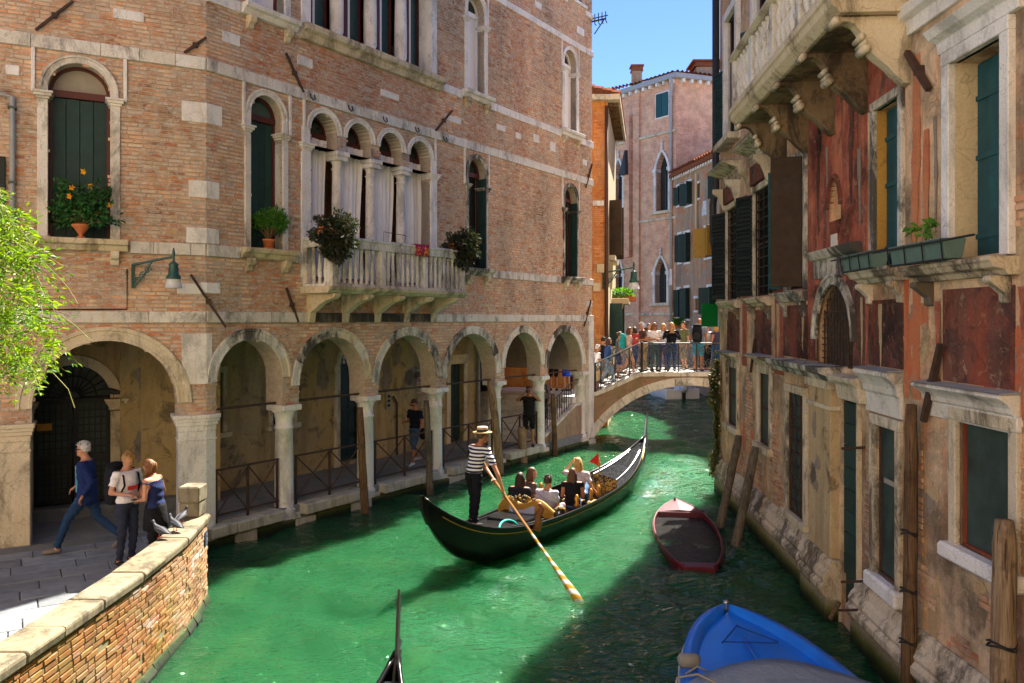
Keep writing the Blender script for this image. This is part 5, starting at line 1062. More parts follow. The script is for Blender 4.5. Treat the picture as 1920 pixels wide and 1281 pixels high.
MB(FS).box(3.0, 5.6, .0, .75, 5.0, 5.25).build('balcony', MT['plaster_cream'], OH, bevel=.02)
fl = MB(FS).prism([(0, 4.0), (.5, 4.9), (.5, 5.0), (0, 5.0)], 'oz', 3.2, 5.4).build('balcony_corbel', MT['plaster_cream'], OH)
for k in range(2): MB(FO).box(1.0 - k * .15, 1.3 - k * .15, .0, .12, 6.2 - k * .75, 6.55 - k * .75).build('meter_box', MT['plaster_cream'], OH, bevel=.01)
MB(FO).box(.85, 1.3, 0, .05, 8.9, 9.1).build('stone_block', MT['stone_w'], OH)
# a low brick wall closing the canal in the distance
cw = MB().box(2, 11, 56.6, 57, -.5, 3).build('canal_end_wall', FBK); tag(cw, 'dim brick wall closing the canal far behind the bridge', 'wall')
# ---------------------------------------------------------------- people
SKIN = mat_plain('skin', (.50, .24, .14), .55, .08, 20, .05, spec=.35); SKIN2 = mat_plain('skin_tan', (.40, .17, .085), .55, .08, 20, .05, spec=.35)
HAIRS = {k: mat_plain('hair_' + k, c, .55, .45, 30, .5, spec=.35) for k, c in dict(dark=(.035, .018, .010), brown=(.10, .045, .018), auburn=(.19, .075, .022), blonde=(.50, .30, .09), grey=(.45, .44, .42), short=(.06, .035, .02), fair=(.34, .19, .06)).items()}
EYE = flat('eye_dark', (.01, .01, .012), .3); LIP = flat('lip', (.34, .11, .09), .6)
def V3(*a): return Vector(a)
def stand(**kw):
    J = dict(pel=V3(0, 0, .95), wai=V3(0, 0, 1.08), che=V3(0, .0, 1.28), nec=V3(0, -.01, 1.49), hea=V3(0, .02, 1.63), shL=V3(-.185, 0, 1.42), shR=V3(.185, 0, 1.42), elL=V3(-.235, -.03, 1.14), elR=V3(.235, -.03, 1.14), wrL=V3(-.25, .06, .90), wrR=V3(.25, .06, .90),
             hiL=V3(-.09, 0, .92), hiR=V3(.09, 0, .92), knL=V3(-.105, .02, .50), knR=V3(.105, .02, .50), anL=V3(-.11, -.03, .09), anR=V3(.11, -.03, .09))
    for k, v in kw.items(): J[k] = V3(*v)
    J.setdefault('toL', J['anL'] + V3(-.02, .17, -.055)); J.setdefault('toR', J['anR'] + V3(.02, .17, -.055)); return J
def lean(J, f=0., r=0., keys=('wai', 'che', 'nec', 'hea', 'shL', 'shR', 'elL', 'elR', 'wrL', 'wrR')):
    for k in keys: h = max(0, J[k].z - .95); J[k] = J[k] + V3(r * h, f * h, -.5 * (f * f + r * r) * h)
    return J
def sit(**kw):
    J = stand(pel=(0, 0, .12), wai=(0, -.03, .25), che=(0, -.05, .45), nec=(0, -.04, .66), hea=(0, -.01, .80), shL=(-.18, -.05, .59), shR=(.18, -.05, .59), elL=(-.22, .0, .32), elR=(.22, .0, .32), wrL=(-.12, .22, .26), wrR=(.12, .22, .26),
              hiL=(-.09, .03, .12), hiR=(.09, .03, .12), knL=(-.11, .43, .26), knR=(.11, .43, .26), anL=(-.11, .50, -.14), anR=(.11, .50, -.14)); 
    for k, v in kw.items(): J[k] = V3(*v)
    return J
BODIES = []
def capsule(m, a, b, ra, rb, n=10, flat_=1.):
    a, b = Vector(a), Vector(b); d = (b - a); L = d.length or 1e-3; d = d / L
    pts = [a - d * ra * .9, a - d * ra * .6, a, a.lerp(b, .33), a.lerp(b, .66), b, b + d * rb * .6, b + d * rb * .9]; rs = [ra * .4, ra * .8, ra, ra * .68 + rb * .34, ra * .33 + rb * .69, rb, rb * .8, rb * .4]
    m.tube([tuple(p) for p in pts], rs, n, True, flat_)
class HF:
    def __init__(f, base, c, yaw, pitch, roll): f.b = base; f.m = Matrix.Translation(c) @ Matrix.Rotation(yaw, 4, 'Z') @ Matrix.Rotation(pitch, 4, 'X') @ Matrix.Rotation(roll, 4, 'Y')
    def p(f, x, y, z): return f.b.p(*(f.m @ Vector((x, y, z))))
def hand(m, J, s, curl, close):
    w, e = J['wr' + s], J['el' + s]; d = (w - e).normalized(); side = 1 if s == 'R' else -1
    a = d.cross(V3(0, 0, 1)); a = a.normalized() if a.length > .1 else V3(side, 0, 0)
    b = a.cross(d).normalized()
    if close: tgt = close
    p0, p1 = w, w + d * .085
    m.tube([tuple(w - d * .02), tuple(w + d * .03), tuple(p1)], [.026, .038, .036], 8, True, .5)
    for k, L in enumerate((.075, .085, .08, .062)):
        o = a * (.027 - .018 * k); q = p1 + o - d * .01; c1, c2 = curl * .7, curl * 1.5; q1 = q + (d * math.cos(c1) - b * math.sin(c1)) * L * .45; q2 = q1 + (d * math.cos(c2) - b * math.sin(c2)) * L * .55
        m.tube([tuple(q), tuple(q1), tuple(q2)], [.0088, .0085, .0065], 6)
    q = w + d * .03 + a * .03; q1 = q + (a * .7 + d * .6 - b * .3).normalized() * .04; q2 = q1 + (d * .8 - b * .5).normalized() * .03; m.tube([tuple(q), tuple(q1), tuple(q2)], [.011, .010, .008], 6)
def person(label, loc, face, J, sc=1., hair='brown', hl='short', top=((.6, .6, .6), 'short'), bot=((.05, .06, .1), 'long'), shoes=(.03, .03, .03), yaw=0, pitch=0, roll=0, skin=None, wide=1., group=None, neck=.93, glasses=False, curl=.5, name='person', topmat=None, fem=False):
    """face: world angle (degrees) of the facing direction"""
    if group == 'tourists on the bridge': rp0 = random.Random(len(BODIES)); lean(J, rp0.uniform(-.04, .14), rp0.uniform(-.09, .09)); sc *= rp0.uniform(.94, 1.04); face += rp0.uniform(-25, 25)
    F = Loc(loc, R(face - 90), sc); root = thing('person', label, 'person', loc, group); m = MB(F); seg = []
    def cap(a, b, ra, rb, part, fl=1.): capsule(m, a, b, ra, rb, 10, fl); seg.append((part, Vector(F.p(*a)), Vector(F.p(*b)), (ra + rb) / 2 * sc))
    # torso
    up = (J['shR'] - J['shL']).normalized(); sp = [J['pel'] - V3(0, 0, .06) if J['pel'].z > .5 else J['pel'] - V3(0, 0, .05), J['pel'], J['wai'], J['che'], J['che'].lerp(J['nec'], .55), J['nec'] - V3(0, 0, .02), J['nec'] + (J['hea'] - J['nec']) * .2]
    rx = [.12, .165, .135 if fem else .145, .16, .165, .09, .055]; ry = [.09, .115, .095, .115, .10, .07, .055]; rings = []
    for k, c in enumerate(sp):
        t = (sp[min(k + 1, len(sp) - 1)] - sp[max(k - 1, 0)]).normalized(); rt = up if k >= 3 else (up * .6 + V3(1, 0, 0) * .4).normalized(); fw = t.cross(rt).normalized() * -1
        rings.append([tuple(c + rt * (rx[k] * wide * math.cos(a)) + fw * (ry[k] * wide * (1.08 if (fem and k == 3 and math.sin(a) > 0) else 1) * math.sin(a))) for a in [2 * math.pi * i / 16 for i in range(16)]])
    m.loft(rings)
    for a, b in zip(sp, sp[1:]): seg.append(('torso', Vector(F.p(*a)), Vector(F.p(*b)), .14 * sc))
    tz = [F.p(*q) for q in sp]
    cap(J['nec'] - V3(0, 0, .03), J['hea'] - V3(0, .015, .05), .054, .05, 'neck')
    for s in 'LR':
        k = 1 if s == 'R' else -1; sh = J['sh' + s]
        cap(J['che'].lerp(J['nec'], .75) + V3(0, 0, -.02), sh, .07, .058, 'torso'); cap(sh, J['el' + s], .052 * wide, .040, 'uarm'); cap(J['el' + s], J['wr' + s], .038, .026, 'farm')
        cap(J['hi' + s], J['kn' + s], .088 * wide, .058, 'thigh'); cap(J['kn' + s], J['an' + s], .055, .038, 'shin'); cap(J['an' + s] - V3(0, .03, .03), J['to' + s], .042, .034, 'foot', .8)
    H = HF(F, J['hea'], R(yaw), R(pitch), R(roll)); m.fr = H
    m.ell((0, 0, .02), (.073, .093, .10)); m.ell((0, .018, -.045), (.058, .072, .075)); m.ell((0, .095, -.01), (.014, .02, .028), 8, 6); m.ell((0, .075, -.085), (.028, .025, .022), 8, 6); m.ell((-.075, -.005, -.005), (.012, .022, .032), 8, 6); m.ell((.075, -.005, -.005), (.012, .022, .032), 8, 6); m.ell((0, .078, .025), (.05, .02, .014), 8, 6)
    hc = Vector(F.p(*J['hea'])); seg.append(('head', hc, hc + Vector((0, 0, .001)), .09 * sc))
    me = mesh_of(m, 'raw', SKIN); raw = bpy.data.objects.new('raw', me); COL.objects.link(raw)
    md = raw.modifiers.new('r', 'REMESH'); md.mode = 'VOXEL'; md.voxel_size = .0155 * sc; md.use_smooth_shade = True; sm_ = raw.modifiers.new('s', 'SMOOTH'); sm_.factor = .5; sm_.iterations = 3
    hm = MB(F)
    for s in 'LR': hand(hm, J, s, curl, None)
    BODIES.append(dict(raw=raw, root=root, seg=seg, top=top, bot=bot, shoes=shoes, skin=skin or SKIN, hands=hm, sc=sc, neck=neck, zs=[q[2] for q in tz], topmat=topmat))
    # face details
    em = MB(H); em.ell((-.03, .088, .008), (.011, .008, .006), 8, 6); em.ell((.03, .088, .008), (.011, .008, .006), 8, 6); em.build('eyes', EYE, root)
    MB(H).ell((0, .090, -.055), (.022, .009, .006), 8, 6).build('lips', LIP, root)
    if glasses: gm = MB(H); gm.box(-.062, -.006, .088, .10, -.012, .028); gm.box(.006, .062, .088, .10, -.012, .028); gm.box(-.07, .07, .088, .096, .016, .024); gm.box(-.078, -.072, -.02, .09, .012, .022); gm.box(.072, .078, -.02, .09, .012, .022); gm.build('sunglasses', EYE, root)
    # hair
    if hair:
        rg = random.Random(hash(label) % 9999 if False else len(BODIES)); hb = MB(H); n, h = 26, 16; g = {}
        vs = []; keep = []
        fl_ = {'short': -.02, 'bob': -.10, 'long': -.10, 'bun': -.03}[hl]
        for j in range(h + 1):
            t = math.pi * j / h
            for k in range(n):
                a = 2 * math.pi * k / n; jit = 1 + rg.uniform(-.03, .05); x, y, z = .082 * math.sin(t) * math.cos(a), .102 * math.sin(t) * math.sin(a) - .008, .02 - .112 * math.cos(t); vs.append((x * jit, y * jit, z * jit))
        fs = []
        for j in range(h):
            for k in range(n):
                q = (j * n + k, j * n + (k + 1) % n, (j + 1) * n + (k + 1) % n, (j + 1) * n + k); c = [sum(vs[i][d] for i in q) / 4 for d in range(3)]
                if (c[2] > .062 and c[1] > -1) or (c[1] < .02 and c[2] > fl_ + (.05 if c[1] > -.01 else 0)): fs.append(q)
        hb.add(vs, fs)
        if hl in ('long', 'bob'):
            L = .34 if hl == 'long' else .16; gv = H.m.to_3x3().inverted() @ Vector((0, 0, -1))
            for k in range(44):
                a = math.pi * (1.0 + k / 43.) if k < 44 else 0; a = math.pi * (.95 + 1.1 * rg.random()); r = rg.uniform(.8, 1.05); x0, y0 = .078 * math.cos(a) * r, .095 * math.sin(a) * r - .006; l = L * rg.uniform(.7, 1.05); sw = rg.uniform(-.03, .03)
                hb.tube([(x0 * .8, y0 * .8, .07), (x0 * 1.02, y0 * 1.02, -.02), tuple(V3(x0 * 1.12 + sw * .4, y0 * 1.08, -.02) + gv * l * .45), tuple(V3(x0 * 1.1 + sw, y0 * 1.0, -.02) + gv * l)], [.014, .022, .022, .007], 5)
        elif hl == 'short':
            for k in range(70):
                t = rg.uniform(.0, 1.15); a = rg.uniform(0, 6.28); d = V3(math.sin(t) * math.cos(a), math.sin(t) * math.sin(a), math.cos(t)); p = V3(d.x * .08, d.y * .1 - .008, .02 + d.z * .11)
                if p.z < .05 and p.y > .0: continue
                q = p + d * .02 + V3(rg.uniform(-.02, .02), rg.uniform(-.02, .02), 0); hb.tube([tuple(p), tuple(q)], [.014, .004], 4)
        if hl == 'bun': hb.ell((0, -.11, .06), (.045, .04, .045))
        hb.build('hair', HAIRS[hair], root, smooth=True)
    return root, F, H
def finish_people():
    dg = bpy.context.evaluated_depsgraph_get(); dg.update()
    for b in BODIES:
        me = bpy.data.meshes.new_from_object(b['raw'].evaluated_get(dg)); n = len(me.vertices); V = np.zeros(n * 3); me.vertices.foreach_get('co', V); V = V.reshape(-1, 3); NN = np.zeros(n * 3); me.vertices.foreach_get('normal', NN); NN = NN.reshape(-1, 3)
        F = [tuple(p.vertices) for p in me.polygons]; C = np.array([V[list(f)].mean(0) for f in F]); best = np.full(len(F), 9e9); lab = np.zeros(len(F), int); tt = np.zeros(len(F)); names = []
        for i, (pt, a, c, r) in enumerate(b['seg']):
            names.append(pt); a = np.array(a); d = np.array(c) - a; t = np.clip(((C - a) @ d) / max(d @ d, 1e-9), 0, 1); ds = np.linalg.norm(C - a - t[:, None] * d, axis=1) - r; u = ds < best; best[u] = ds[u]; lab[u] = i; tt[u] = t[u]
        P = np.array(names)[lab]; sc = b['sc']; zs = b['zs']; zw = zs[1] * .35 + zs[2] * .65; nk = zs[4] + (zs[5] - zs[4]) * (b['neck'] - .5) * 2
        tor = P == 'torso'; tl = b['top'][1]; bo = b['bot'][1]
        topm = tor & (C[:, 2] > zw - .05 * sc) & (C[:, 2] < nk)
        if tl in ('short', 'long'): topm |= (P == 'uarm') & ((tt < .62) | (tl == 'long')); 
        if tl == 'long': topm |= (P == 'farm') & (tt < .93)
        if tl == 'tank': topm &= True
        botm = tor & (C[:, 2] <= zw + .0 * sc); lim = {'long': 2., 'shorts': .92, 'skirt': .6, 'knee': 2.}[bo]; botm |= (P == 'thigh') & (tt < lim)
        if bo == 'long': botm |= (P == 'shin') & (tt < .97)
        if bo == 'knee': botm |= (P == 'shin') & (tt < .2)
        sh = (P == 'foot')
        def grab(mask, off, name, mat):
            idx = np.nonzero(mask)[0]
            if len(idx) == 0: return
            used = sorted({v for i in idx for v in F[i]}); mp = {v: k for k, v in enumerate(used)}; q = V[used] + NN[used] * off * sc
            if name in ('trousers', 'shirt', 'shorts'): q += NN[used] * (.006 * np.sin(V[used][:, 2:3] * 55 + V[used][:, 0:1] * 30) * sc)
            e = bpy.data.meshes.new(name); e.from_pydata(q.tolist(), [], [[mp[v] for v in F[i]] for i in idx]); e.materials.append(mat); e.polygons.foreach_set('use_smooth', [True] * len(idx)); o = link(name, e, b['root'])
            sd = o.modifiers.new('thick', 'SOLIDIFY'); sd.thickness = .006; sd.offset = -1
        grab(topm, .017, 'shirt', b['topmat'] or cloth(b['top'][0])); grab(botm, .013, {'long': 'trousers', 'skirt': 'skirt'}.get(bo, 'shorts'), cloth(b['bot'][0])); grab(sh, .012, 'shoes', cloth(b['shoes'], .6))
        hm = b['hands']; vs = V.tolist() + [list(q) for q in hm.v]; fs = [list(f) for f in F] + [[i + n for i in f] for f in hm.f]
        e = bpy.data.meshes.new('body'); e.from_pydata(vs, [], fs); e.materials.append(b['skin']); e.polygons.foreach_set('use_smooth', [True] * len(fs)); link('body', e, b['root'])
        old = b['raw'].data; bpy.data.objects.remove(b['raw']); bpy.data.meshes.remove(old); bpy.data.meshes.remove(me)
def backpack(label, F, col, z=1.22, sc=1., group=None, y=-.20):
    root = thing('backpack', label, 'backpack', F.p(0, y, z - .3), group); c = cloth(col, .8); m = MB(F); rings = []
    for k, (h, wx, wy) in enumerate(((-.30, .11, .06), (-.27, .15, .10), (-.1, .165, .12), (.1, .16, .115), (.24, .14, .09), (.29, .09, .05))): rings.append([(wx * sc * math.copysign(abs(math.cos(a)) ** .6, math.cos(a)), y + wy * sc * math.copysign(abs(math.sin(a)) ** .6, math.sin(a)), z + h * sc) for a in [2 * math.pi * (i + .5) / 16 for i in range(16)]])
    m.loft(rings); m.build('bag_body', c, root, smooth=True); MB(F).ell((0, y - .11 * sc, z - .1 * sc), (.11 * sc, .05 * sc, .14 * sc)).build('pocket', cloth(tuple(q * 1.5 + .01 for q in col), .8), root, smooth=True); MB(F).ell((0, y - .01, z + .27 * sc), (.15 * sc, .11 * sc, .06 * sc)).build('lid', cloth(tuple(q * .7 for q in col), .8), root, smooth=True)
    for s in (-1, 1): MB(F).tube([(s * .09, y + .09, z + .2), (s * .13, -.02, z + .25), (s * .135, .09, z + .17), (s * .14, .125, z + .02), (s * .16, .05, z - .12), (s * .12, y + .08, z - .2)], .018, 6, flat=.4).build('strap', c, root)
def item(name, label, cat, m, mat): return tag(m.build(name, mat, bevel=.004), label, cat)
# --- left quay
J = stand(knL=(-.1, .26, .55), anL=(-.1, .42, .10), knR=(.1, -.12, .52), anR=(.1, -.48, .22), toR=(.1, -.38, .06), elL=(-.25, -.16, 1.16), wrL=(-.24, -.02, .94), elR=(.25, .06, 1.15), wrR=(.22, .26, 1.0)); lean(J, .06)
r_, F, H = person('grey haired man in navy jacket striding past the iron gate', (-6.98, 13.15, QZ - .01), 188, J, 1.03, 'grey', 'short', ((.015, .03, .12), 'long'), ((.02, .05, .12), 'long'), (.2, .17, .15), glasses=True, wide=1.05)
MB(F).lathe([(.215, .78), (.205, .9), (.19, 1.05), (.175, 1.15)], 0, .0, 16, .72).build('jacket_hem', cloth((.015, .03, .12)), r_, smooth=True); MB(F).prism([(-.05, .95), (.05, .95), (.075, 1.40), (-.075, 1.40)], 'sz', .11, .165).build('shirt_front', cloth((.10, .33, .46)), r_, bevel=.02)
J = stand(elR=(.27, -.02, 1.16), wrR=(.12, .22, 1.12), elL=(-.26, .0, 1.16), wrL=(-.08, .24, 1.14)); r_, F, H = person('blond man in white printed shirt with a large black backpack by the parapet', (-5.98, 12.42, QZ), -25, J, 1.0, 'fair', 'short', ((.78, .74, .74), 'short'), ((.03, .035, .06), 'long'), (.02, .02, .02), yaw=5, pitch=-32)
MB(F).box(-.09, .09, .128, .134, 1.18, 1.24).build('shirt_print', flat('print_red', (.7, .04, .03), .8), r_); MB(F).box(-.07, .07, .128, .133, 1.11, 1.15).build('shirt_print', flat('print_pink', (.6, .3, .28), .8), r_)
backpack('large black hiking backpack on the man in the white printed shirt', F, (.012, .013, .016), 1.24, 1.05, y=-.24)
J = stand(elR=(.26, .0, 1.16), wrR=(.10, .24, 1.10), elL=(-.25, .02, 1.15), wrL=(-.07, .26, 1.08)); lean(J, .16); r_, F, H = person('woman in dark blue vest looking down at her phone beside the parapet', (-5.46, 12.30, QZ), 172, J, .95, 'auburn', 'bob', ((.02, .03, .10), 'tank'), ((.012, .012, .015), 'knee'), (.1, .1, .1), pitch=-42, neck=.62, fem=True)
item('phone', 'small dark phone held by the woman in the blue vest', 'phone', MB(F).box(-.04, .04, .36, .43, 1.07, 1.085), EYE)
# skirt-like jacket round her waist
MB(F).lathe([(.19, .62), (.185, .8), (.16, 1.0), (.14, 1.04)], 0, .02, 14).build('tied_jacket', cloth((.012, .012, .014)), r_, smooth=True)
# --- arcade
J = stand(knL=(-.1, .16, .52), anL=(-.1, .2, .09), knR=(.1, -.02, .52), anR=(.1, -.28, .16), elR=(.24, .0, 1.15), wrR=(.14, .24, 1.16)); r_, F, H = person('man in dark shirt and denim shorts reading a phone in the arcade', (-2.62, 21.6, PF), 235, J, 1.0, 'short', 'short', ((.012, .015, .03), 'short'), ((.05, .10, .2), 'knee'), (.6, .6, .62), pitch=-25, glasses=True, skin=SKIN2)
bg = MB(F); bg.ell((-.3, .0, .85), (.07, .15, .16)); item('shoulder_bag', 'black shoulder bag on the man reading a phone in the arcade', 'bag', bg, cloth((.01, .01, .012)))
J = stand(elR=(.33, .12, 1.36), wrR=(.10, .22, 1.56), elL=(-.33, .12, 1.36), wrL=(-.10, .22, 1.56)); r_, F, H = person('photographer in black shirt and shorts raising a camera in the arcade', (.52, 24.55, PF), 262, J, 1.06, 'short', 'short', ((.014, .014, .017), 'short'), ((.012, .012, .014), 'shorts'), (.03, .03, .03), skin=SKIN2)
cm = MB(F); cm.box(-.07, .07, .14, .22, 1.58, 1.67); cm.tube([(0, .22, 1.62), (0, .33, 1.62)], .035, 10); item('camera_body', 'black camera held up by the photographer in the arcade', 'camera', cm, EYE)
person('man with grey top standing behind the photographer on the steps', (.98, 26.3, .72), 250, stand(), 1.0, 'short', 'short', ((.16, .13, .15), 'long'), ((.03, .03, .04), 'long'))
r_, F, H = person('blond woman in white top and bright blue skirt seen through the last arch', (2.02, 29.55, 1.66), 120, stand(), .97, 'blonde', 'long', ((.7, .66, .7), 'long'), ((.02, .08, .7), 'skirt'), (.1, .08, .08), fem=True); MB(F).lathe([(.17, .58), (.18, .75), (.165, .95), (.15, 1.05)], 0, 0, 14).build('skirt', cloth((.015, .09, .75)), r_, smooth=True)
person('person in white shirt and dark shorts beside the blue skirted woman', (1.55, 29.75, 1.66), 100, stand(), 1.0, 'short', 'short', ((.66, .62, .7), 'short'), ((.02, .02, .03), 'shorts'))
person('person in dark clothes farthest back inside the last arch', (2.35, 30.4, 1.66), 95, stand(), .98, 'dark', 'bob', ((.02, .02, .025), 'long'), ((.02, .02, .025), 'long'))
# --- bridge
def bp(px, Y): return (px - 960) / FPX * Y
def dz(x): return max(1.66, min(2.44, 1.66 + (x - 2.85) * .457))
def onb(px, Y): x = bp(px, Y); return (x, Y, dz(x))
arm_in = dict(elR=(.25, .0, 1.14), wrR=(.04, .2, 1.18), elL=(-.25, .0, 1.14), wrL=(-.04, .2, 1.14)); walk = dict(knL=(-.1, .2, .53), anL=(-.1, .2, .12), knR=(.1, -.04, .52), anR=(.1, -.3, .16))
G_ = 'tourists on the bridge'
r_, F, H = person('man in white shirt and beige trousers at the left foot of the bridge', (3.05, 28.75, 1.7), -10, stand(**arm_in), 1.02, 'grey', 'short', ((.72, .70, .74), 'short'), ((.5, .38, .22), 'knee'), group=G_, skin=SKIN2); backpack('small dark backpack on the man in beige trousers', F, (.02, .02, .03), 1.25, .7)
person('dark haired woman in denim jacket and light jeans climbing the bridge', onb(1139, 28.9), 15, stand(**walk), .98, 'dark', 'long', ((.03, .07, .2), 'long'), ((.22, .32, .45), 'long'), group=G_, fem=True)
person('person in grey top and blue shorts on the bridge steps', onb(1160, 29.3), 5, stand(), .95, 'brown', 'bun', ((.2, .19, .18), 'short'), ((.03, .05, .15), 'shorts'), group=G_)
r_, F, H = person('woman in pale pink blouse with a teal and pink backpack on the bridge', onb(1178, 28.85), 20, stand(**walk), 1.0, 'brown', 'bob', ((.62, .44, .38), 'long'), ((.35, .3, .24), 'skirt'), group=G_, fem=True); backpack('teal and pink backpack on the woman in the pink blouse', F, (.02, .32, .34), 1.25, .85)
person('grey haired man in dark brown shirt leaning by the bridge post', onb(1208, 28.95), 175, lean(stand(**arm_in), .12), 1.0, 'grey', 'short', ((.09, .045, .035), 'short'), ((.4, .28, .15), 'long'), group=G_, skin=SKIN2)
person('woman in white shirt with folded arms facing out from the bridge', onb(1228, 28.5), 268, stand(**arm_in), 1.0, 'auburn', 'bob', ((.75, .73, .76), 'short'), ((.05, .10, .13), 'long'), glasses=True, group=G_, fem=True, skin=SKIN2)
person('blond woman half hidden behind the folded arms on the bridge', onb(1243, 29.3), 255, stand(), .98, 'blonde', 'bob', ((.5, .5, .55), 'short'), ((.06, .05, .12), 'long'), group=G_, fem=True)
r_, F, H = person('blond woman in black jacket and jeans holding a phone on the bridge', onb(1259, 28.5), 265, stand(elR=(.28, .02, 1.2), wrR=(.06, .26, 1.40), elL=(-.28, .02, 1.2), wrL=(-.06, .26, 1.40)), 1.03, 'blonde', 'bob', ((.012, .012, .02), 'long'), ((.03, .06, .16), 'long'), group=G_, fem=True, wide=1.1)
item('phone', 'gold phone held by the woman in the black jacket on the bridge', 'phone', MB(F).box(-.05, .05, .34, .35, 1.38, 1.54), flat('phone_gold', (.4, .28, .12), .4))
r_, F, H = person('bald man in grey shirt and blue shorts with his back to the canal', onb(1309, 28.6), 80, stand(), 1.06, None, 'short', ((.19, .22, .28), 'short'), ((.06, .28, .42), 'shorts'), (.1, .08, .07), group=G_, wide=1.1, skin=SKIN2); backpack('black rucksack on the bald man in blue shorts', F, (.012, .014, .02), 1.26, .95)
person('person in white vest and black leggings on the bridge', onb(1325, 28.8), 75, stand(**walk), 1.0, 'fair', 'short', ((.76, .74, .78), 'tank'), ((.015, .015, .018), 'long'), (.5, .2, .15), group=G_)
person('curly blond woman in jeans at the right end of the bridge', onb(1343, 28.5), 130, stand(**arm_in), .98, 'blonde', 'bob', ((.05, .05, .09), 'tank'), ((.03, .10, .25), 'long'), group=G_, fem=True)

person('woman in mauve top standing behind the post in the middle of the bridge', onb(1217, 29.6), 250, stand(**arm_in), .97, 'brown', 'long', ((.35, .3, .34), 'short'), ((.06, .06, .1), 'long'), group=G_, fem=True)
person('man in olive shirt looking along the canal from mid bridge', onb(1283, 29.7), 200, stand(), 1.02, 'short', 'short', ((.14, .15, .06), 'short'), ((.2, .17, .12), 'knee'), group=G_)
person('woman in red top on the bridge steps beside the pink blouse', onb(1190, 29.7), 30, stand(**walk), .97, 'dark', 'bob', ((.4, .05, .05), 'short'), ((.04, .06, .14), 'long'), group=G_, fem=True)
person('man in black shirt at the foot of the bridge steps', onb(1126, 29.7), 60, stand(), 1.0, 'dark', 'short', ((.02, .02, .025), 'short'), ((.15, .15, .16), 'shorts'), group=G_)
# ---------------------------------------------------------------- boats
LAC = mat_plain('black_lacquer', (.006, .006, .007), .25, .3, 5, .05, spec=.22); GOLD = mat_plain('gilt', (.55, .27, .04), .38, .35, 30, .5, metal=.55, spec=.6)
def mat_carved():
    g = G('carved_deck'); v = g.vor(16, 'SMOOTH_F1'); n = g.noise(14, 4, .6, 1.5); k = g.step(n, .50, .56); g.bump(g.math('ADD', v, g.math('MULTIPLY', n, 1.4)), .9, .03)
    return g.done(g.mix(g.math('MULTIPLY', k, .5), (.003, .003, .004), (.05, .055, .065)), .6, .02)
def mat_brocade():
    g = G('gold_brocade'); n = g.noise(11, 3, .5, 2.2); k = g.step(n, .50, .54); g.bump(k, .5, .01)
    return g.done(g.mix(k, (.010, .010, .012), (.52, .29, .04)), .45, .5)
CARV, BROC = mat_carved(), mat_brocade(); STEEL = flat('polished_steel', (.42, .44, .46), .25, .5, Metallic=.9); TEAL = flat('rope_teal', (.02, .38, .36), .6)
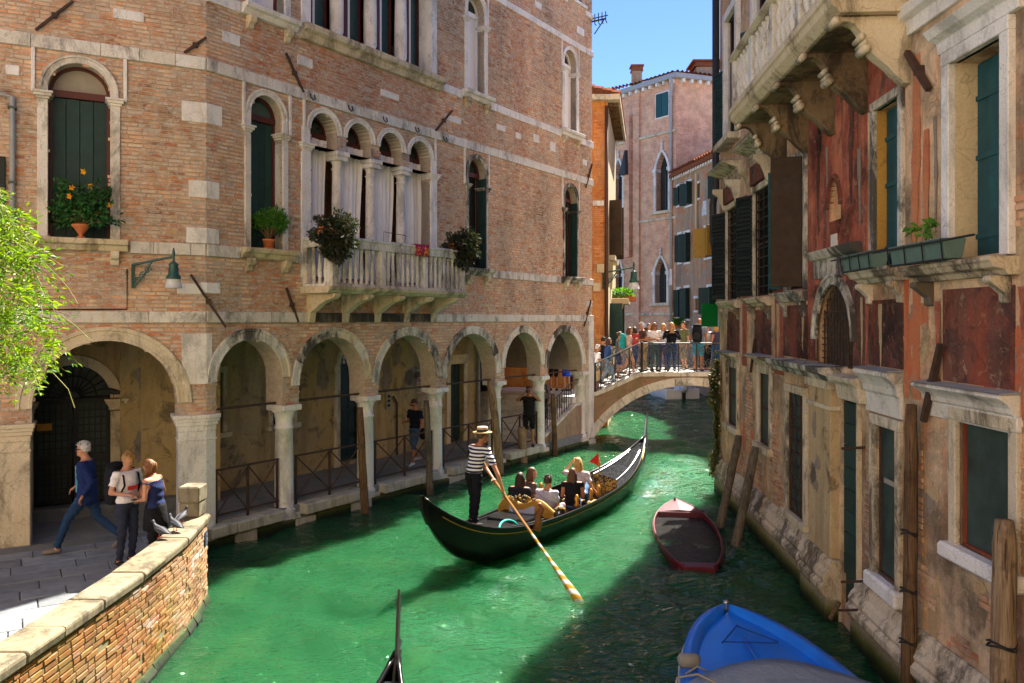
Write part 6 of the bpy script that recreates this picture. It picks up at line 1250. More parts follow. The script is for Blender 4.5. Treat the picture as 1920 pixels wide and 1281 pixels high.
def gondola(name, label, loc, ang, full=True, heel=0):
    root = thing(name, label, 'gondola', loc); F = Loc(loc, ang); NX = 56
    X = [-5 + 10 * k / NX for k in range(NX + 1)]
    def beam(x): t = abs(x + .15) / (5.15 if x > 0 else 4.85); return max(.012, .72 * (1 - min(t, 1) ** 2.1) ** .95)
    def sheer(x): t = abs(x) / 5; return .46 + (.95 * t ** 4.6 if x < 0 else .70 * t ** 3.6) + .03 * t
    def keel(x): t = abs(x) / 5; return -.13 + (1.30 if x < 0 else 1.05) * t ** 5.5
    secs = []
    for x in X:
        w, s, k = beam(x), sheer(x), min(keel(x), sheer(x) - .05); h = s - k
        secs.append([(x, w, s), (x, w * .93, k + h * .62), (x, w * .80, k + h * .30), (x, w * .62, k + h * .08), (x, w * .3, k), (x, -w * .3, k), (x, -w * .62, k + h * .08), (x, -w * .80, k + h * .30), (x, -w * .93, k + h * .62), (x, -w, s)])
    MB(F).loft(secs, cap=True, closed=False).build('hull', LAC, root, smooth=True)
    for sg in (1, -1):
        MB(F).tube([(x, sg * beam(x), sheer(x) + .012) for x in X], .026, 6).build('gunwale', LAC, root, smooth=True)
        MB(F).tube([(x, sg * (beam(x) * .985 + .008), sheer(x) - .075) for x in X[2:-2]], .010, 5).build('gold_line', GOLD if full else LAC, root)
    def deckp(x0, x1, nm, mat, dz=.02, crown=.06, k0=1.):
        xs = [x0 + (x1 - x0) * k / 18 for k in range(19)]; m = MB(F); m.loft([[(x, beam(x) * .97 * q, sheer(x) - .03 + dz + crown * min(1, beam(x) / .5) * (1 - q * q)) for q in (-1, -.66, -.33, 0, .33, .66, 1)] for x in xs], cap=False, closed=False); return m.build(nm, mat, root, smooth=True)
    fd = deckp(1.62, 4.7, 'fore_deck', CARV); ad = deckp(-4.7, -1.72, 'after_deck', LAC, crown=.05)
    # interior
    m = MB(F); xs = [-1.75 + 3.4 * k / 14 for k in range(15)]; m.loft([[(x, beam(x) * .96, sheer(x)), (x, beam(x) * .9, .2), (x, beam(x) * .78, .05), (x, -beam(x) * .78, .05), (x, -beam(x) * .9, .2), (x, -beam(x) * .96, sheer(x))] for x in xs], cap=True, closed=False); m.build('cockpit', LAC, root)
    # stern ornament and bow comb
    m = MB(F); m.prism([(-4.9, 1.0), (-5.06, 1.28), (-5.08, 1.5), (-5.02, 1.5), (-4.92, 1.3), (-4.72, 1.05)], 'sz', -.03, .03); m.build('stern_post', LAC, root)
    fe = [(4.55, .72), (4.8, .95), (4.96, 1.22), (5.02, 1.5), (5.06, 1.66), (5.12, 1.78), (5.17, 1.66), (5.14, 1.45), (5.10, 1.3)]
    for k in range(6): z = 1.24 - k * .085; fe += [(5.21, z), (5.21, z - .04), (5.08 - k * .008, z - .045)]
    fe += [(4.98, .5), (4.86, .3), (4.74, .22), (4.6, .4)]
    m = MB(F); q = fe
    n = len(q); 
    m.prism(fe, 'sz', -.012, .012); m.build('bow_comb', STEEL if full else MT['iron_dark'], root)
    if not full: return root, F
    # raised fore panels, gilt trims
    for sg in (1, -1):
        MB(F).tube([(x, sg * beam(x) * .62, sheer(x) + .05) for x in [1.7 + .14 * k for k in range(19)]], .014, 5).build('deck_moulding', STEEL, root)
        MB(F).tube([(x, sg * beam(x) * .8, sheer(x) + .02) for x in [-4.2 + .14 * k for k in range(18)]], .016, 5).build('deck_moulding', LAC, root)
    MB(F).loft([[(1.60, y, .18), (1.56, y, .60 + .16 * math.cos(y * 1.9))] for y in [-.6 + .1 * k for k in range(13)]], cap=False, closed=False).build('fore_panel', BROC, root)
    sd = root.children[-1].modifiers.new('s', 'SOLIDIFY'); sd.thickness = .05
    MB(F).lathe([(.05, 0), (.02, .1), (.015, .3), (.03, .33), (.01, .5)], 1.95, .0, 8, z=.55).build('flag_staff', GOLD, root, smooth=True)
    m = MB(F); m.loft([[(1.95 - .02 * k, .02 + .05 * k, .86 + .1 * math.sin(k * .3)), (1.95 - .015 * k, .02 + .045 * k, 1.18 - .05 * k)] for k in range(6)], cap=False, closed=False); m.build('pennant', flat('flag_red', (.6, .02, .02), .8), root)
    # box behind the seat, double seat with high gilt back
    MB(F).box(-2.35, -1.72, -.42, .42, .40, .56).build('stern_locker', LAC, root, bevel=.02)
    ch = MB(F).box(-1.70, -1.2, -.5, .5, .08, .30).build('double_seat', BROC, root, bevel=.04)
    def backp(y):
        u = y / .62; return .78 - .16 * abs(u) ** 3 + .07 * math.cos(u * 5.6) * (1 - abs(u) * .3) * -1
    ys = [-.62 + 1.24 * k / 30 for k in range(31)]
    m = MB(F); m.loft([[(-1.72 - .10 * 0 + .16 * (y / .62) ** 2, y, .22), (-1.80 + .18 * (y / .62) ** 2, y, backp(y)), (-1.74 + .18 * (y / .62) ** 2, y, backp(y)), (-1.66 + .16 * (y / .62) ** 2, y, .22)] for y in ys], closed=True); m.build('seat_back', LAC, ch)
    m = MB(F); m.loft([[(-1.775 + .18 * (y / .62) ** 2 - .03, y, backp(y) - .26), (-1.80 + .18 * (y / .62) ** 2 - .03, y, backp(y) - .01), (-1.80 + .18 * (y / .62) ** 2, y, backp(y) + .02), (-1.74 + .18 * (y / .62) ** 2, y, backp(y) + .01)] for y in ys], closed=True); m.build('gilt_border', mat_plain('gilt_rope', (.46, .24, .035), .5, .5, 34, .8, spec=.4), ch)
    cr = MB(F); rg = random.Random(3)
    for k in range(46):
        y = rg.gauss(0, .13); z = backp(y) + rg.uniform(.0, .20) * max(0, 1 - abs(y) / .3); cr.ell((-1.77 + rg.uniform(-.02, .02), y, z), (.02, rg.uniform(.015, .035), rg.uniform(.015, .04)), 6, 4)
    cr.build('carved_crest', BROC, ch)
    for sg in (1, -1):
        MB(F).tube([(-1.62, sg * .54, .56), (-1.4, sg * .56, .62), (-1.1, sg * .55, .54), (-.95, sg * .50, .42), (-1.05, sg * .48, .38)], [.05, .06, .05, .04, .02], 8).build('armrest', BROC, ch, smooth=True)
        for xx in (-.55, .15, .55): MB(F).lathe([(.03, 0), (.06, .04), (.03, .1), (.05, .18), (.02, .26)], xx, sg * .60, 8, z=.47).build('gilt_ornament', GOLD, root, smooth=True)
    MB(F).box(.75, 1.1, -.4, .4, .08, .28).build('fore_seat', BROC, root, bevel=.03); MB(F).box(-.35, .0, -.5, -.22, .08, .28).build('side_stool', BROC, root, bevel=.03)
    # striped blanket over the seat back
    gs = G('blanket_stripes'); f_ = gs.math('FRACT', gs.math('MULTIPLY', gs.math('ADD', gs.n('ShaderNodeSeparateXYZ', {0: gs.P()}).outputs[0], gs.n('ShaderNodeSeparateXYZ', {0: gs.P()}).outputs[2]), 17.)); gs.done(gs.mix(gs.step(f_, .45, .55), (.03, .08, .35), (.72, .74, .78)), .9, .1)
    m = MB(F); m.loft([[(-1.85 + .18 * (y / .62) ** 2, y, backp(y) - .10), (-1.87 + .17 * (y / .62) ** 2, y, backp(y) - .25), (-1.86 + .16 * (y / .62) ** 2, y, backp(y) - .40 - .05 * math.sin(y * 9))] for y in [-.30 + .05 * k for k in range(12)]], cap=False, closed=False); m.build('blanket', gs.m, ch)
    root.children[-1] if False else None
    # oar fork on the right side
    MB(F).tube([(-2.35, -.62, .42), (-2.33, -.66, .55), (-2.42, -.70, .70), (-2.30, -.72, .82), (-2.38, -.70, .92)], [.09, .075, .06, .055, .04], 8).build('oar_fork', mat_plain('walnut', (.22, .08, .03), .5, .3, 8, .1), root, smooth=True)
    MB(F).tube([(-3.0 + .30 * math.cos(a), -.42 + .1 * math.sin(a), .56 + .13 * math.sin(a)) for a in [math.pi * k / 10 for k in range(11)]], .022, 6).build('teal_hose', TEAL, root, smooth=True)
    MB(F).box(-3.6, -2.5, -.38, .38, .50, .535).build('foot_board', LAC, root, bevel=.01); MB(F).box(-2.6, -2.45, -.3, .3, .52, .6).build('foot_rest', LAC, root, bevel=.02)
    MB(F).box(-1.35, -.5, -.2, .2, .05, .1).build('carpet', flat('carpet_red', (.25, .02, .02), .95), root)
    return root, F
GA = math.atan2(.8666, .499); GC = (1.08, 17.125, 0)
GO, GF = gondola('gondola', 'long black gondola carrying five passengers in mid canal', GC, GA)
# gondolier
gst = G('sailor_stripes'); zf = gst.math('FRACT', gst.math('MULTIPLY', gst.n('ShaderNodeSeparateXYZ', {0: gst.P()}).outputs[2], 15.5)); gst.done(gst.mix(gst.step(zf, .47, .53), (.012, .016, .06), (.76, .74, .74)), .9, .15)
HANDP = Vector((-.34, 14.42, 1.44))
gl_ = Vector((-.70, 14.52, .56)); gf = 48
_inv = Loc(tuple(gl_), R(gf - 90), 1.0).m.inverted(); hl_ = _inv @ HANDP; h2 = _inv @ (HANDP + Vector((.20, -.33, -.20)))
J = stand(knL=(-.11, .10, .52), anL=(-.13, .08, .09), knR=(.12, -.03, .52), anR=(.14, -.12, .09)); lean(J, .24, .08)
J['wrR'] = h2; J['elR'] = (J['shR'] + h2) / 2 + V3(.12, -.05, -.06); J['wrL'] = hl_; J['elL'] = (J['shL'] + hl_) / 2 + V3(-.03, .12, -.12)
r_, F, H = person('gondolier in striped shirt and straw hat rowing at the stern', tuple(gl_), gf, J, 1.0, 'short', 'short', ((.5, .5, .5), 'short'), ((.010, .011, .016), 'long'), (.012, .012, .012), yaw=-30, topmat=gst.m, skin=SKIN2, curl=1.1)
hat = thing('straw_hat', 'straw boater hat with dark blue band on the gondolier', 'hat', H.p(0, 0, .08)); STR = mat_plain('straw', (.58, .42, .20), .85, .2, 40, .3)
MB(H).lathe([(.085, .0), (.175, -.012), (.18, .0), (.09, .012)], 0, -.005, 24, z=.085).build('brim', STR, hat, smooth=True); MB(H).lathe([(.092, 0), (.09, .085), (.08, .095), (.0, .098)], 0, -.005, 24, 1.12, z=.088).build('crown', STR, hat, smooth=True); MB(H).lathe([(.096, 0), (.0955, .038)], 0, -.005, 24, 1.12, z=.095).build('band', cloth((.015, .025, .08)), hat, smooth=True)
# oar with painted blade
TIP = Vector((1.07, 12.12, -.04)); D = (TIP - HANDP).normalized(); op_ = [HANDP - D * .35] + [HANDP.lerp(TIP, k / 10) for k in range(11)]
go = G('oar_paint'); sx = go.n('ShaderNodeSeparateXYZ', {0: go.P()}); yv = sx.outputs[1]; st_ = go.math('FRACT', go.math('MULTIPLY', yv, 6.2)); low = go.math('LESS_THAN', yv, 13.35)
wd_ = go.mix(go.noise(12, 4), (.16, .075, .016), (.24, .12, .03)); bl_ = go.mix(go.step(st_, .48, .52), (.34, .335, .32), (.26, .125, .0)); go.done(go.mix(low, wd_, bl_), .8, .1)
om = MB(); om.tube([tuple(p) for p in op_], [.022, .026] + [.027] * 6 + [.036, .058, .082, .075], 10, True, .6); oar = tag(om.build('oar', go.m, smooth=True), 'long oar with yellow and white striped blade dipping in the water', 'oar')
# passengers
def gp_(x, y, z=.30): return GF.p(x, y, z)
P_ = 'gondola passengers'; fa = math.degrees(GA)
person('passenger with long dark hair on the far side of the gilt seat', gp_(-1.30, .30), fa + 10, sit(), 1.0, 'dark', 'long', ((.02, .02, .03), 'short'), ((.03, .05, .12), 'long'), group=P_, fem=True)
person('passenger with brown hair turned to the side, behind the crest of the gilt seat', gp_(-.72, .34), fa - 40, sit(), 1.0, 'brown', 'bob', ((.12, .08, .07), 'short'), ((.03, .04, .08), 'long'), yaw=-20, group=P_, fem=True)
person('passenger with short curly hair and pale shirt on the gilt seat', gp_(-1.28, -.32), fa, sit(), 1.0, 'short', 'short', ((.52, .50, .66), 'short'), ((.25, .25, .3), 'shorts'), group=P_)
person('passenger with long brown hair and black top on the near side', gp_(-.25, -.36), fa + 25, sit(), .98, 'brown', 'long', ((.012, .012, .014), 'tank'), ((.05, .08, .16), 'shorts'), group=P_, fem=True, skin=SKIN2)
J = sit(elL=(-.34, .10, .56), wrL=(-.14, .12, .82), elR=(.30, -.06, .30), wrR=(.40, .05, .16)); person('blond passenger in white shirt raising a hand to her face', gp_(.45, -.16, .36), fa + 15, J, 1.02, 'blonde', 'long', ((.66, .62, .70), 'short'), ((.06, .14, .3), 'long'), group=P_, fem=True)
# second gondola, its prow below the viewpoint
gondola('gondola', 'black gondola prow with upright metal comb at the lower edge', (-1.34, 2.85, -.16), R(87.6), full=False)
# half sunken red boat
def rowboat(name, label, loc, ang, L, W, mat, z0, flooded):
    root = thing(name, label, 'boat', loc); F = Loc(loc, ang)
    def b(t): return max(.05, W / 2 * ((.42 + .58 * (1 - t * t) ** .8) if t < 0 else (1 - t ** 2.3) ** .72))
    T = [-1 + 2 * k / 24 for k in range(25)]; secs = []
    for t in T:
        x = t * L / 2; w = max(.03, b(t)); z = z0 + .10 * max(0, t) ** 2; secs.append([(x, w, z), (x, w * .9, z - .25), (x, w * .6, z - .42), (x, -w * .6, z - .42), (x, -w * .9, z - .25), (x, -w, z)])
    o = MB(F).loft(secs, cap=True, closed=False).build('hull', mat, root, smooth=False); sd = o.modifiers.new('s', 'SOLIDIFY'); sd.thickness = .03
    for sg in (1, -1): MB(F).tube([(t * L / 2, sg * max(.03, b(t)), z0 + .10 * max(0, t) ** 2 + .01) for t in T], .021, 6).build('gunwale', mat, root, smooth=True)
    m = MB(F); m.loft([[(t * L / 2, max(.03, b(t)) * .97, z0 + .10 * t * t + .015), (t * L / 2, 0, z0 + .10 * t * t + .05), (t * L / 2, -max(.03, b(t)) * .97, z0 + .10 * t * t + .015)] for t in [.62 + .38 * k / 6 for k in range(7)]], cap=False, closed=False); m.build('fore_deck', mat, root)
    sd = root.children[-1].modifiers.new('s', 'SOLIDIFY'); sd.thickness = .03
    MB(F).box(.60 * L / 2, .64 * L / 2, -b(.62), b(.62), z0 - .08, z0 + .05).build('deck_beam', mat, root, bevel=.01); MB(F).box(-.98 * L / 2, -.86 * L / 2, -b(-.9) * .94, b(-.9) * .94, z0 - .12, z0 - .02).build('stern_seat', mat, root, bevel=.01)
    MB(F).box(-L / 2 - .03, -L / 2 + .02, -b(-1) - .02, b(-1) + .02, z0 - .35, z0 + .0).build('transom', mat, root, bevel=.01)
    MB(F).lathe([(.02, 0), (.03, .05), (.01, .1)], .93 * L / 2, .05, 6, z=z0 + .12).build('cleat', MT['iron'], root)
    return root, F, b
RED = mat_plain('red_boat_paint', (.10, .006, .018), .45, .3, 6, .15, spec=.5, dirt=.25, dirtc=(.08, .01, .02))
r_, F, b_ = rowboat('rowing_boat', 'swamped dark red rowing boat full of black water', (3.46, 15.9, 0), math.atan2(4.5, .55), 4.6, 1.24, RED, .10, True)
m = MB(F); T = [-.97 + 1.6 * k / 40 for k in range(41)]; rg = random.Random(6); m.loft([[(t * 2.3, b_(t) * .96 * q, .045 + .006 * math.sin(t * 60 + q * 9) + rg.uniform(-.004, .004)) for q in [-1 + k / 10 for k in range(21)]] for t in T], cap=False, closed=False)
gwt = G('bilge_water'); fl_ = gwt.noise(18, 4, .8); kk = gwt.step(gwt.noise(2.2, 3), .5, .6); gwt.bump(gwt.noise((20, 30, 1), 3), .5, .02); gwt.done(gwt.mix(gwt.math('MULTIPLY', gwt.step(fl_, .55, .6), gwt.math('ADD', .12, gwt.math('MULTIPLY', kk, .6))), (.006, .006, .006), (.08, .06, .045)), .25, .08); m.build('bilge_water', gwt.m, r_, smooth=True)
# blue boat with grey cover
BLU = mat_plain('blue_gelcoat', (.006, .17, .78), .3, .15, 3, .08, spec=.4, dirt=.22, dirtc=(.03, .10, .30)); COV = mat_plain('grey_tarpaulin', (.24, .29, .36), .6, .25, 2.2, .7, spec=.25, bd=.05, dirt=.3, dirtc=(.12, .14, .17))
bb = thing('blue_motorboat', 'bright blue boat with grey tarpaulin and a fender moored in the foreground', 'boat', (2.72, 7.8, 0)); F = Loc((2.70, 7.22, -.02), R(90))
def bw_(t): return max(.03, .98 * (1 - max(0, t + .25) ** 2.3 * .62) ** 1.0) if t < .995 else .03
def bw_(t): u = max(0, (t + .2) / 1.2); return max(.04, .98 * (1 - u ** 3.0) ** .66)
T = [-1 + 2 * k / 36 for k in range(37)]; XL = 2.9; zs_ = lambda t: .52 + .16 * max(0, t) ** 2
MB(F).loft([[(t * XL, bw_(t), zs_(t)), (t * XL, bw_(t) * 1.02 + .02, zs_(t) - .12), (t * XL - .05, bw_(t) * .86, .1), (t * XL - .15, bw_(t) * .5, -.2), (t * XL - .15, -bw_(t) * .5, -.2), (t * XL - .05, -bw_(t) * .86, .1), (t * XL, -bw_(t) * 1.02 - .02, zs_(t) - .12), (t * XL, -bw_(t), zs_(t))] for t in T], closed=False).build('hull', BLU, bb, smooth=True)
for sg in (1, -1):
    MB(F).loft([[(t * XL, sg * bw_(t) * 1.005, zs_(t)), (t * XL, sg * bw_(t) * 1.0, zs_(t) + .05), (t * XL - .02, sg * max(.01, bw_(t) - .12), zs_(t) + .055), (t * XL - .03, sg * max(.005, bw_(t) - .16), zs_(t) - .03)] for t in T], cap=False, closed=False).build('gunwale', BLU, bb, smooth=True)
    MB(F).tube([(t * XL, sg * (bw_(t) * 1.02 + .025), zs_(t) - .1) for t in T], .016, 6).build('rubbing_strake', flat('strake_grey', (.35, .4, .45), .5), bb)
MB(F).loft([[(t * XL - .03, q * max(.02, bw_(t) - .14), zs_(t) - .03 + .03 * (1 - q * q)) for q in (-1, -.5, 0, .5, 1)] for t in [-.2 + 1.17 * k / 20 for k in range(21)]], cap=False, closed=False).build('fore_deck', BLU, bb, smooth=True)
MB(F).tube([(.9, .05, .63), (2.0, .03, .66)], .02, 6, flat=.5).build('deck_rib', BLU, bb, smooth=True)
hm_ = MB(F); pts = [(2.35, .0), (1.85, .32), (1.85, -.32)]
for (x0, y0), (x1, y1) in zip(pts, pts[1:] + pts[:1]): hm_.tube([(x0, y0, .672 - .0 * x0), (x1, y1, .655)], .008, 4)
hm_.build('hatch_seam', flat('seam_dark', (.004, .05, .25), .6), bb)
rows = []
for k in range(22):
    x = -2.62 + k * .175; rows.append([(x + (.35 * (1 - q * q) - .2) * (1 if k == 21 else k / 21.), q * .93, .60 + .10 * (1 - q * q) + .03 * (k / 21.) + .008 * math.sin(k * 1.3 + q * 6)) for q in [-1 + j / 10 for j in range(21)]])
cv = MB(F).loft(rows, cap=False, closed=False).build('tarpaulin', COV, bb, smooth=True); sd = cv.modifiers.new('s', 'SOLIDIFY'); sd.thickness = .02
fr_ = MB(F); fr_.tube([(x, y, z) for x, y, z in ((1.1, .66, .66), (1.14, .76, .70), (1.18, .88, .60))], .012, 5); fr_.tube([(1.22, .72, .72), (1.22, .75, .725), (1.22, .92, .725), (1.22, .95, .72)], [.04, .075, .075, .04], 14)
fr_.build('fender', mat_plain('fender_grey', (.22, .22, .21), .6, .3, 10, .1), bb, smooth=True)
rp_ = MB(F); rp_.tube([(.6, .6, .72), (.95, .80, .70), (1.1, .98, .60), (.95, 1.08, .35), (.7, 1.14, .05)], .012, 5); rp_.tube([(.35, -.72, .72), (.5, -.86, .68), (.45, -.98, .70), (.3, -1.02, .60), (.0, -1.1, .40), (-.6, -1.35, .5), (-1.2, -1.6, .8)], .014, 5)
for k in range(5): rp_.tube([(.42 + .06 * math.cos(a + k), -.93 + .05 * math.sin(a), .70 + .03 * k * math.sin(a)) for a in [6.283 * j / 8 for j in range(9)]], .012, 4)
rp_.build('mooring_rope', mat_plain('rope', (.30, .27, .22), .9, .3, 40, .3), bb); MB(F).lathe([(.03, 0), (.04, .03), (.03, .08), (.045, .11), (.02, .13)], 2.86, 0, 8, z=.66).build('bow_cap', STEEL, bb, smooth=True)
# white motorboat beyond the bridge
wb = thing('white_motorboat', 'white motorboat with grey outboard engine seen under the bridge', 'boat', (8.6, 43, 0)); F = Loc((8.75, 45.0, 0), R(100)); T = [-1 + 2 * k / 16 for k in range(17)]; WH = mat_plain('white_gelcoat', (.72, .72, .72), .35, .08, 4, .02); ww = lambda t: max(.04, .95 * (1 - max(0, t) ** 2.4) ** .8)
MB(F).loft([[(t * 2.2, ww(t), .6), (t * 2.2, ww(t) * .9, .1), (t * 2.2, ww(t) * .5, -.2), (t * 2.2, -ww(t) * .5, -.2), (t * 2.2, -ww(t) * .9, .1), (t * 2.2, -ww(t), .6)] for t in T], closed=False).build('hull', WH, wb, smooth=True)
MB(F).box(-2.1, 1.0, -.8, .8, .25, .3).build('floor', WH, wb); MB(F).prism([(.0, .55), (.35, .55), (.1, .95), (.05, .95)], 'sz', -.7, .7).build('windscreen', MT['glass_sky'], wb); MB(F).box(-2.24, -2.18, -.95, .95, .05, .58).build('transom', WH, wb, bevel=.02)
en = MB(F).ell((-2.45, 0, .72), (.26, .2, .3)).build('outboard_engine', mat_plain('engine_grey', (.45, .47, .52), .4), wb, smooth=True); MB(F).box(-2.45, -2.3, -.08, .08, -.3, .6).build('engine_leg', MT['iron_dark'], en)
for y in (-.55, .55): MB(F).box(-1.6, -1.1, y - .3, y + .3, .3, .75).build('seat', mat_plain('seat_blue_grey', (.3, .34, .4), .7), wb, bevel=.04)
# ---------------------------------------------------------------- plants, poles, lamps, birds
LEAF_V = mat_leaf('wisteria_leaf', (.04, .15, .010), (.26, .36, .012), .45); LEAF_H = mat_leaf('hibiscus_leaf', (.012, .07, .018), (.04, .16, .03), .3); LEAF_C = mat_leaf('citrus_leaf', (.03, .14, .012), (.10, .26, .02), .35)
LEAF_D = mat_leaf('bronze_leaf', (.010, .035, .016), (.07, .055, .03), .2); LEAF_G = mat_leaf('fresh_leaf', (.05, .18, .02), (.16, .32, .04), .4); LEAF_I = mat_leaf('ivy_leaf', (.03, .06, .012), (.10, .075, .02), .2)
BARK = mat_plain('bark', (.13, .085, .045), .9, .4, 12, .5); STEM = mat_plain('green_stem', (.20, .20, .05), .7, .3, 12, .2)
def leaf(m, p, d, L, W, rg, fold=.25):
    d = Vector(d).normalized(); p = Vector(p); a = d.cross(Vector((rg.uniform(-1, 1), rg.uniform(-1, 1), rg.uniform(-.3, 1)))); a = a.normalized() if a.length > 1e-3 else d.orthogonal(); n = a.cross(d); m.rn = rg.random()
    mid = p + d * L * .5; m.add([tuple(p), tuple(mid + a * W / 2 + n * W * fold), tuple(p + d * L - n * L * .12), tuple(mid - a * W / 2 + n * W * fold)], [(0, 1, 2), (0, 2, 3)])
def rdir(rg): 
    while True:
        v = Vector((rg.uniform(-1, 1), rg.uniform(-1, 1), rg.uniform(-1, 1)))
        if .05 < v.length < 1: return v.normalized()
# wisteria at the left edge
rg = random.Random(12); vine = thing('wisteria', 'sunlit yellow green wisteria hanging in from the left edge', 'climbing plant', (-6.6, 7.6, QZ))
MB().tube([(-6.6, 7.6, QZ - .1), (-6.5, 7.65, 1.6), (-6.65, 7.7, 3.0), (-6.4, 7.8, 4.3), (-6.0, 7.9, 5.0)], [.09, .08, .07, .06, .045], 8).build('trunk', BARK, vine, smooth=True)
bm = MB(); fm = MB(); tips = []
ext = [(345, 15), (370, 35), (400, 55), (450, 80), (500, 92), (560, 90), (600, 100), (640, 122), (670, 112), (690, 70), (700, 30)]
for k in range(26):
    t = k / 25; y_ = rg.uniform(350, 690); e = np.interp(y_, [a for a, b in ext], [b for a, b in ext]); Y = rg.uniform(7.5, 8.6); z = CAM_H + (HZ - y_) * Y / FPX; x = (e * rg.uniform(.2, 1.) - 960) / FPX * Y
    p0 = Vector((-6.1, 7.9, 4.9)); p2 = Vector((x, Y, z)); mid = p0.lerp(p2, .5) + Vector((0, 0, rg.uniform(.1, .5))); bm.tube([tuple(p0), tuple(mid), tuple(p2)], [.018, .011, .004], 5)
for k in range(640):
    y_ = rg.uniform(345, 700); e = np.interp(y_, [a for a, b in ext], [b for a, b in ext]); u = rg.random() ** .75; pxv = -230 + (e + 215) * u; Y = rg.uniform(7.4, 8.7); x = (pxv - 960) / FPX * Y; z = CAM_H + (HZ - y_) * Y / FPX
    d = Vector((rg.uniform(-.4, 1), rg.uniform(-.7, .5), rg.uniform(-.7, .5))).normalized(); L = rg.uniform(.16, .30); c = [Vector((x, Y, z)) + d * L * q + Vector((0, 0, -.10 * q * q)) for q in (0, .33, .66, 1)]; fm.rn = .3
    bm.tube([tuple(q) for q in c], .0025, 3)
    sd_ = d.cross(Vector((0, 0, 1))).normalized()
    for j in range(6):
        q = .15 + .8 * j / 6; p = c[0].lerp(c[3], q) + Vector((0, 0, -.10 * q * q + .06 * q * (1 - q)))
        for sg in (-1, 1): leaf(fm, p, sd_ * sg + d * .55 + Vector((0, 0, rg.uniform(-.5, .05))), rg.uniform(.05, .085), rg.uniform(.020, .030), rg)
    leaf(fm, c[3], d, .07, .022, rg)
for pts in (((60, 470), (110, 520), (128, 540), (146, 570)), ((60, 500), (100, 580), (140, 610), (172, 640), (168, 648)), ((60, 690), (100, 700), (128, 730), (140, 765)), ((30, 420), (70, 470), (140, 480), (190, 460)), ((40, 450), (120, 500), (190, 510))):
    bm.tube([((px - 960) / FPX * 7.8, 7.8, CAM_H + (HZ - py) * 7.8 / FPX) for px, py in pts], .004, 4)
bm.build('branches', STEM, vine, kind='stuff'); fm.build('foliage', LEAF_V, vine, attr=True, kind='stuff')
def bush(m, c, r, n, L, W, rg, shell=.6, droop=.0):
    for k in range(n):
        d = rdir(rg); q = shell + (1 - shell) * rg.random(); p = Vector(c) + Vector((d.x * r[0], d.y * r[1], d.z * r[2])) * q * (1 + .22 * math.sin(d.x * 5 + d.z * 7)); leaf(m, p, d + rdir(rg) * .7 + Vector((0, 0, -droop)), L * rg.uniform(.7, 1.3), W * rg.uniform(.7, 1.2), rg)
def pot(root, p, r, h, foot=False):
    pr = [(r * .42, 0), (r * .45, .03), (r * .2, h * .22), (r * .3, h * .3), (r * .85, h * .8), (r, h * .86), (r, h), (r * .9, h), (r * .85, h * .9)] if foot else [(r * .72, 0), (r * .92, h * .8), (r * 1.02, h * .8), (r * 1.04, h), (r * .92, h), (r * .9, h * .9)]
    MB().lathe(pr, p[0], p[1], 18, z=p[2]).build('pot', MT['terracotta'], root, smooth=True)
    if not foot: MB().lathe([(r * .95, 0), (r * 1.0, .025), (r * .9, .03)], p[0], p[1], 18, z=p[2] - .002).build('saucer', MT['terracotta'], root)
s_, z_ = FA.pix(152, 447, .1); p = FA.p(s_, .08, 5.725); hb_ = thing('hibiscus', 'hibiscus with orange yellow flowers in a footed terracotta pot on the left sill', 'plant', p); pot(hb_, p, .15, .24, True)
rg = random.Random(2); sm2 = MB(); fo = MB(); fl_ = []
for k in range(48):
    d = Vector((rg.uniform(-1, 1), rg.uniform(-.8, .5), rg.uniform(.1, 1.1))); e = Vector(p) + Vector((0, 0, .2)) + Vector((d.x * .62 * (1.15 - .5 * d.z), d.y * .34, d.z * .75)); md_ = Vector(p).lerp(e, .5) + Vector((0, 0, .12)); sm2.tube([(p[0], p[1], p[2] + .2), tuple(md_), tuple(e)], [.012, .008, .003], 4)
    for j in range(26): q = rg.uniform(.35, 1); c = Vector((p[0], p[1], p[2] + .2)).lerp(e, q) + rdir(rg) * .05; leaf(fo, c, rdir(rg) + d * .5, rg.uniform(.07, .13), rg.uniform(.05, .08), rg)
    fl_.append(e)
sm2.build('stems', BARK, hb_); fo.build('foliage', LEAF_H, hb_, attr=True, kind='stuff'); FLW = mat_leaf('hibiscus_flower', (.85, .32, .01), (.9, .5, .03), .3)
for px, py in ((158, 322), (136, 352), (172, 350), (183, 400), (208, 385), (132, 368)):
    s2, z2 = FA.pix(px, py, .25); c = Vector(FA.p(s2, .25, z2)); f = MB()
    for k in range(5): a = 6.283 * k / 5; leaf(f, c, Vector((math.cos(a), -.6, math.sin(a))), .07, .06, rg, .1)
    f.build('flower', FLW, hb_, attr=True)
s_, z_ = FB.pix(504, 466, .06); p = FB.p(s_, .06, 5.725); cp = thing('potted_shrub', 'bright green shrub in a plain terracotta pot on the narrow green shuttered sill', 'plant', p); pot(cp, p, .125, .2)
fo = MB(); sm2 = MB()
for k in range(24):
    d = Vector((rg.uniform(-1, 1), rg.uniform(-1, 1), rg.uniform(.6, 1.6))).normalized(); e = Vector(p) + Vector((0, 0, .18)) + Vector((d.x * .46, d.y * .36, d.z * .62)); sm2.tube([(p[0], p[1], p[2] + .18), tuple(Vector(p).lerp(e, .6) + Vector((0, 0, .1))), tuple(e)], [.008, .006, .003], 4); bush(fo, e - d * .08, (.15, .15, .15), 70, .075, .03, rg, .2)
sm2.build('stems', BARK, cp); fo.build('foliage', LEAF_C, cp, attr=True, kind='stuff')
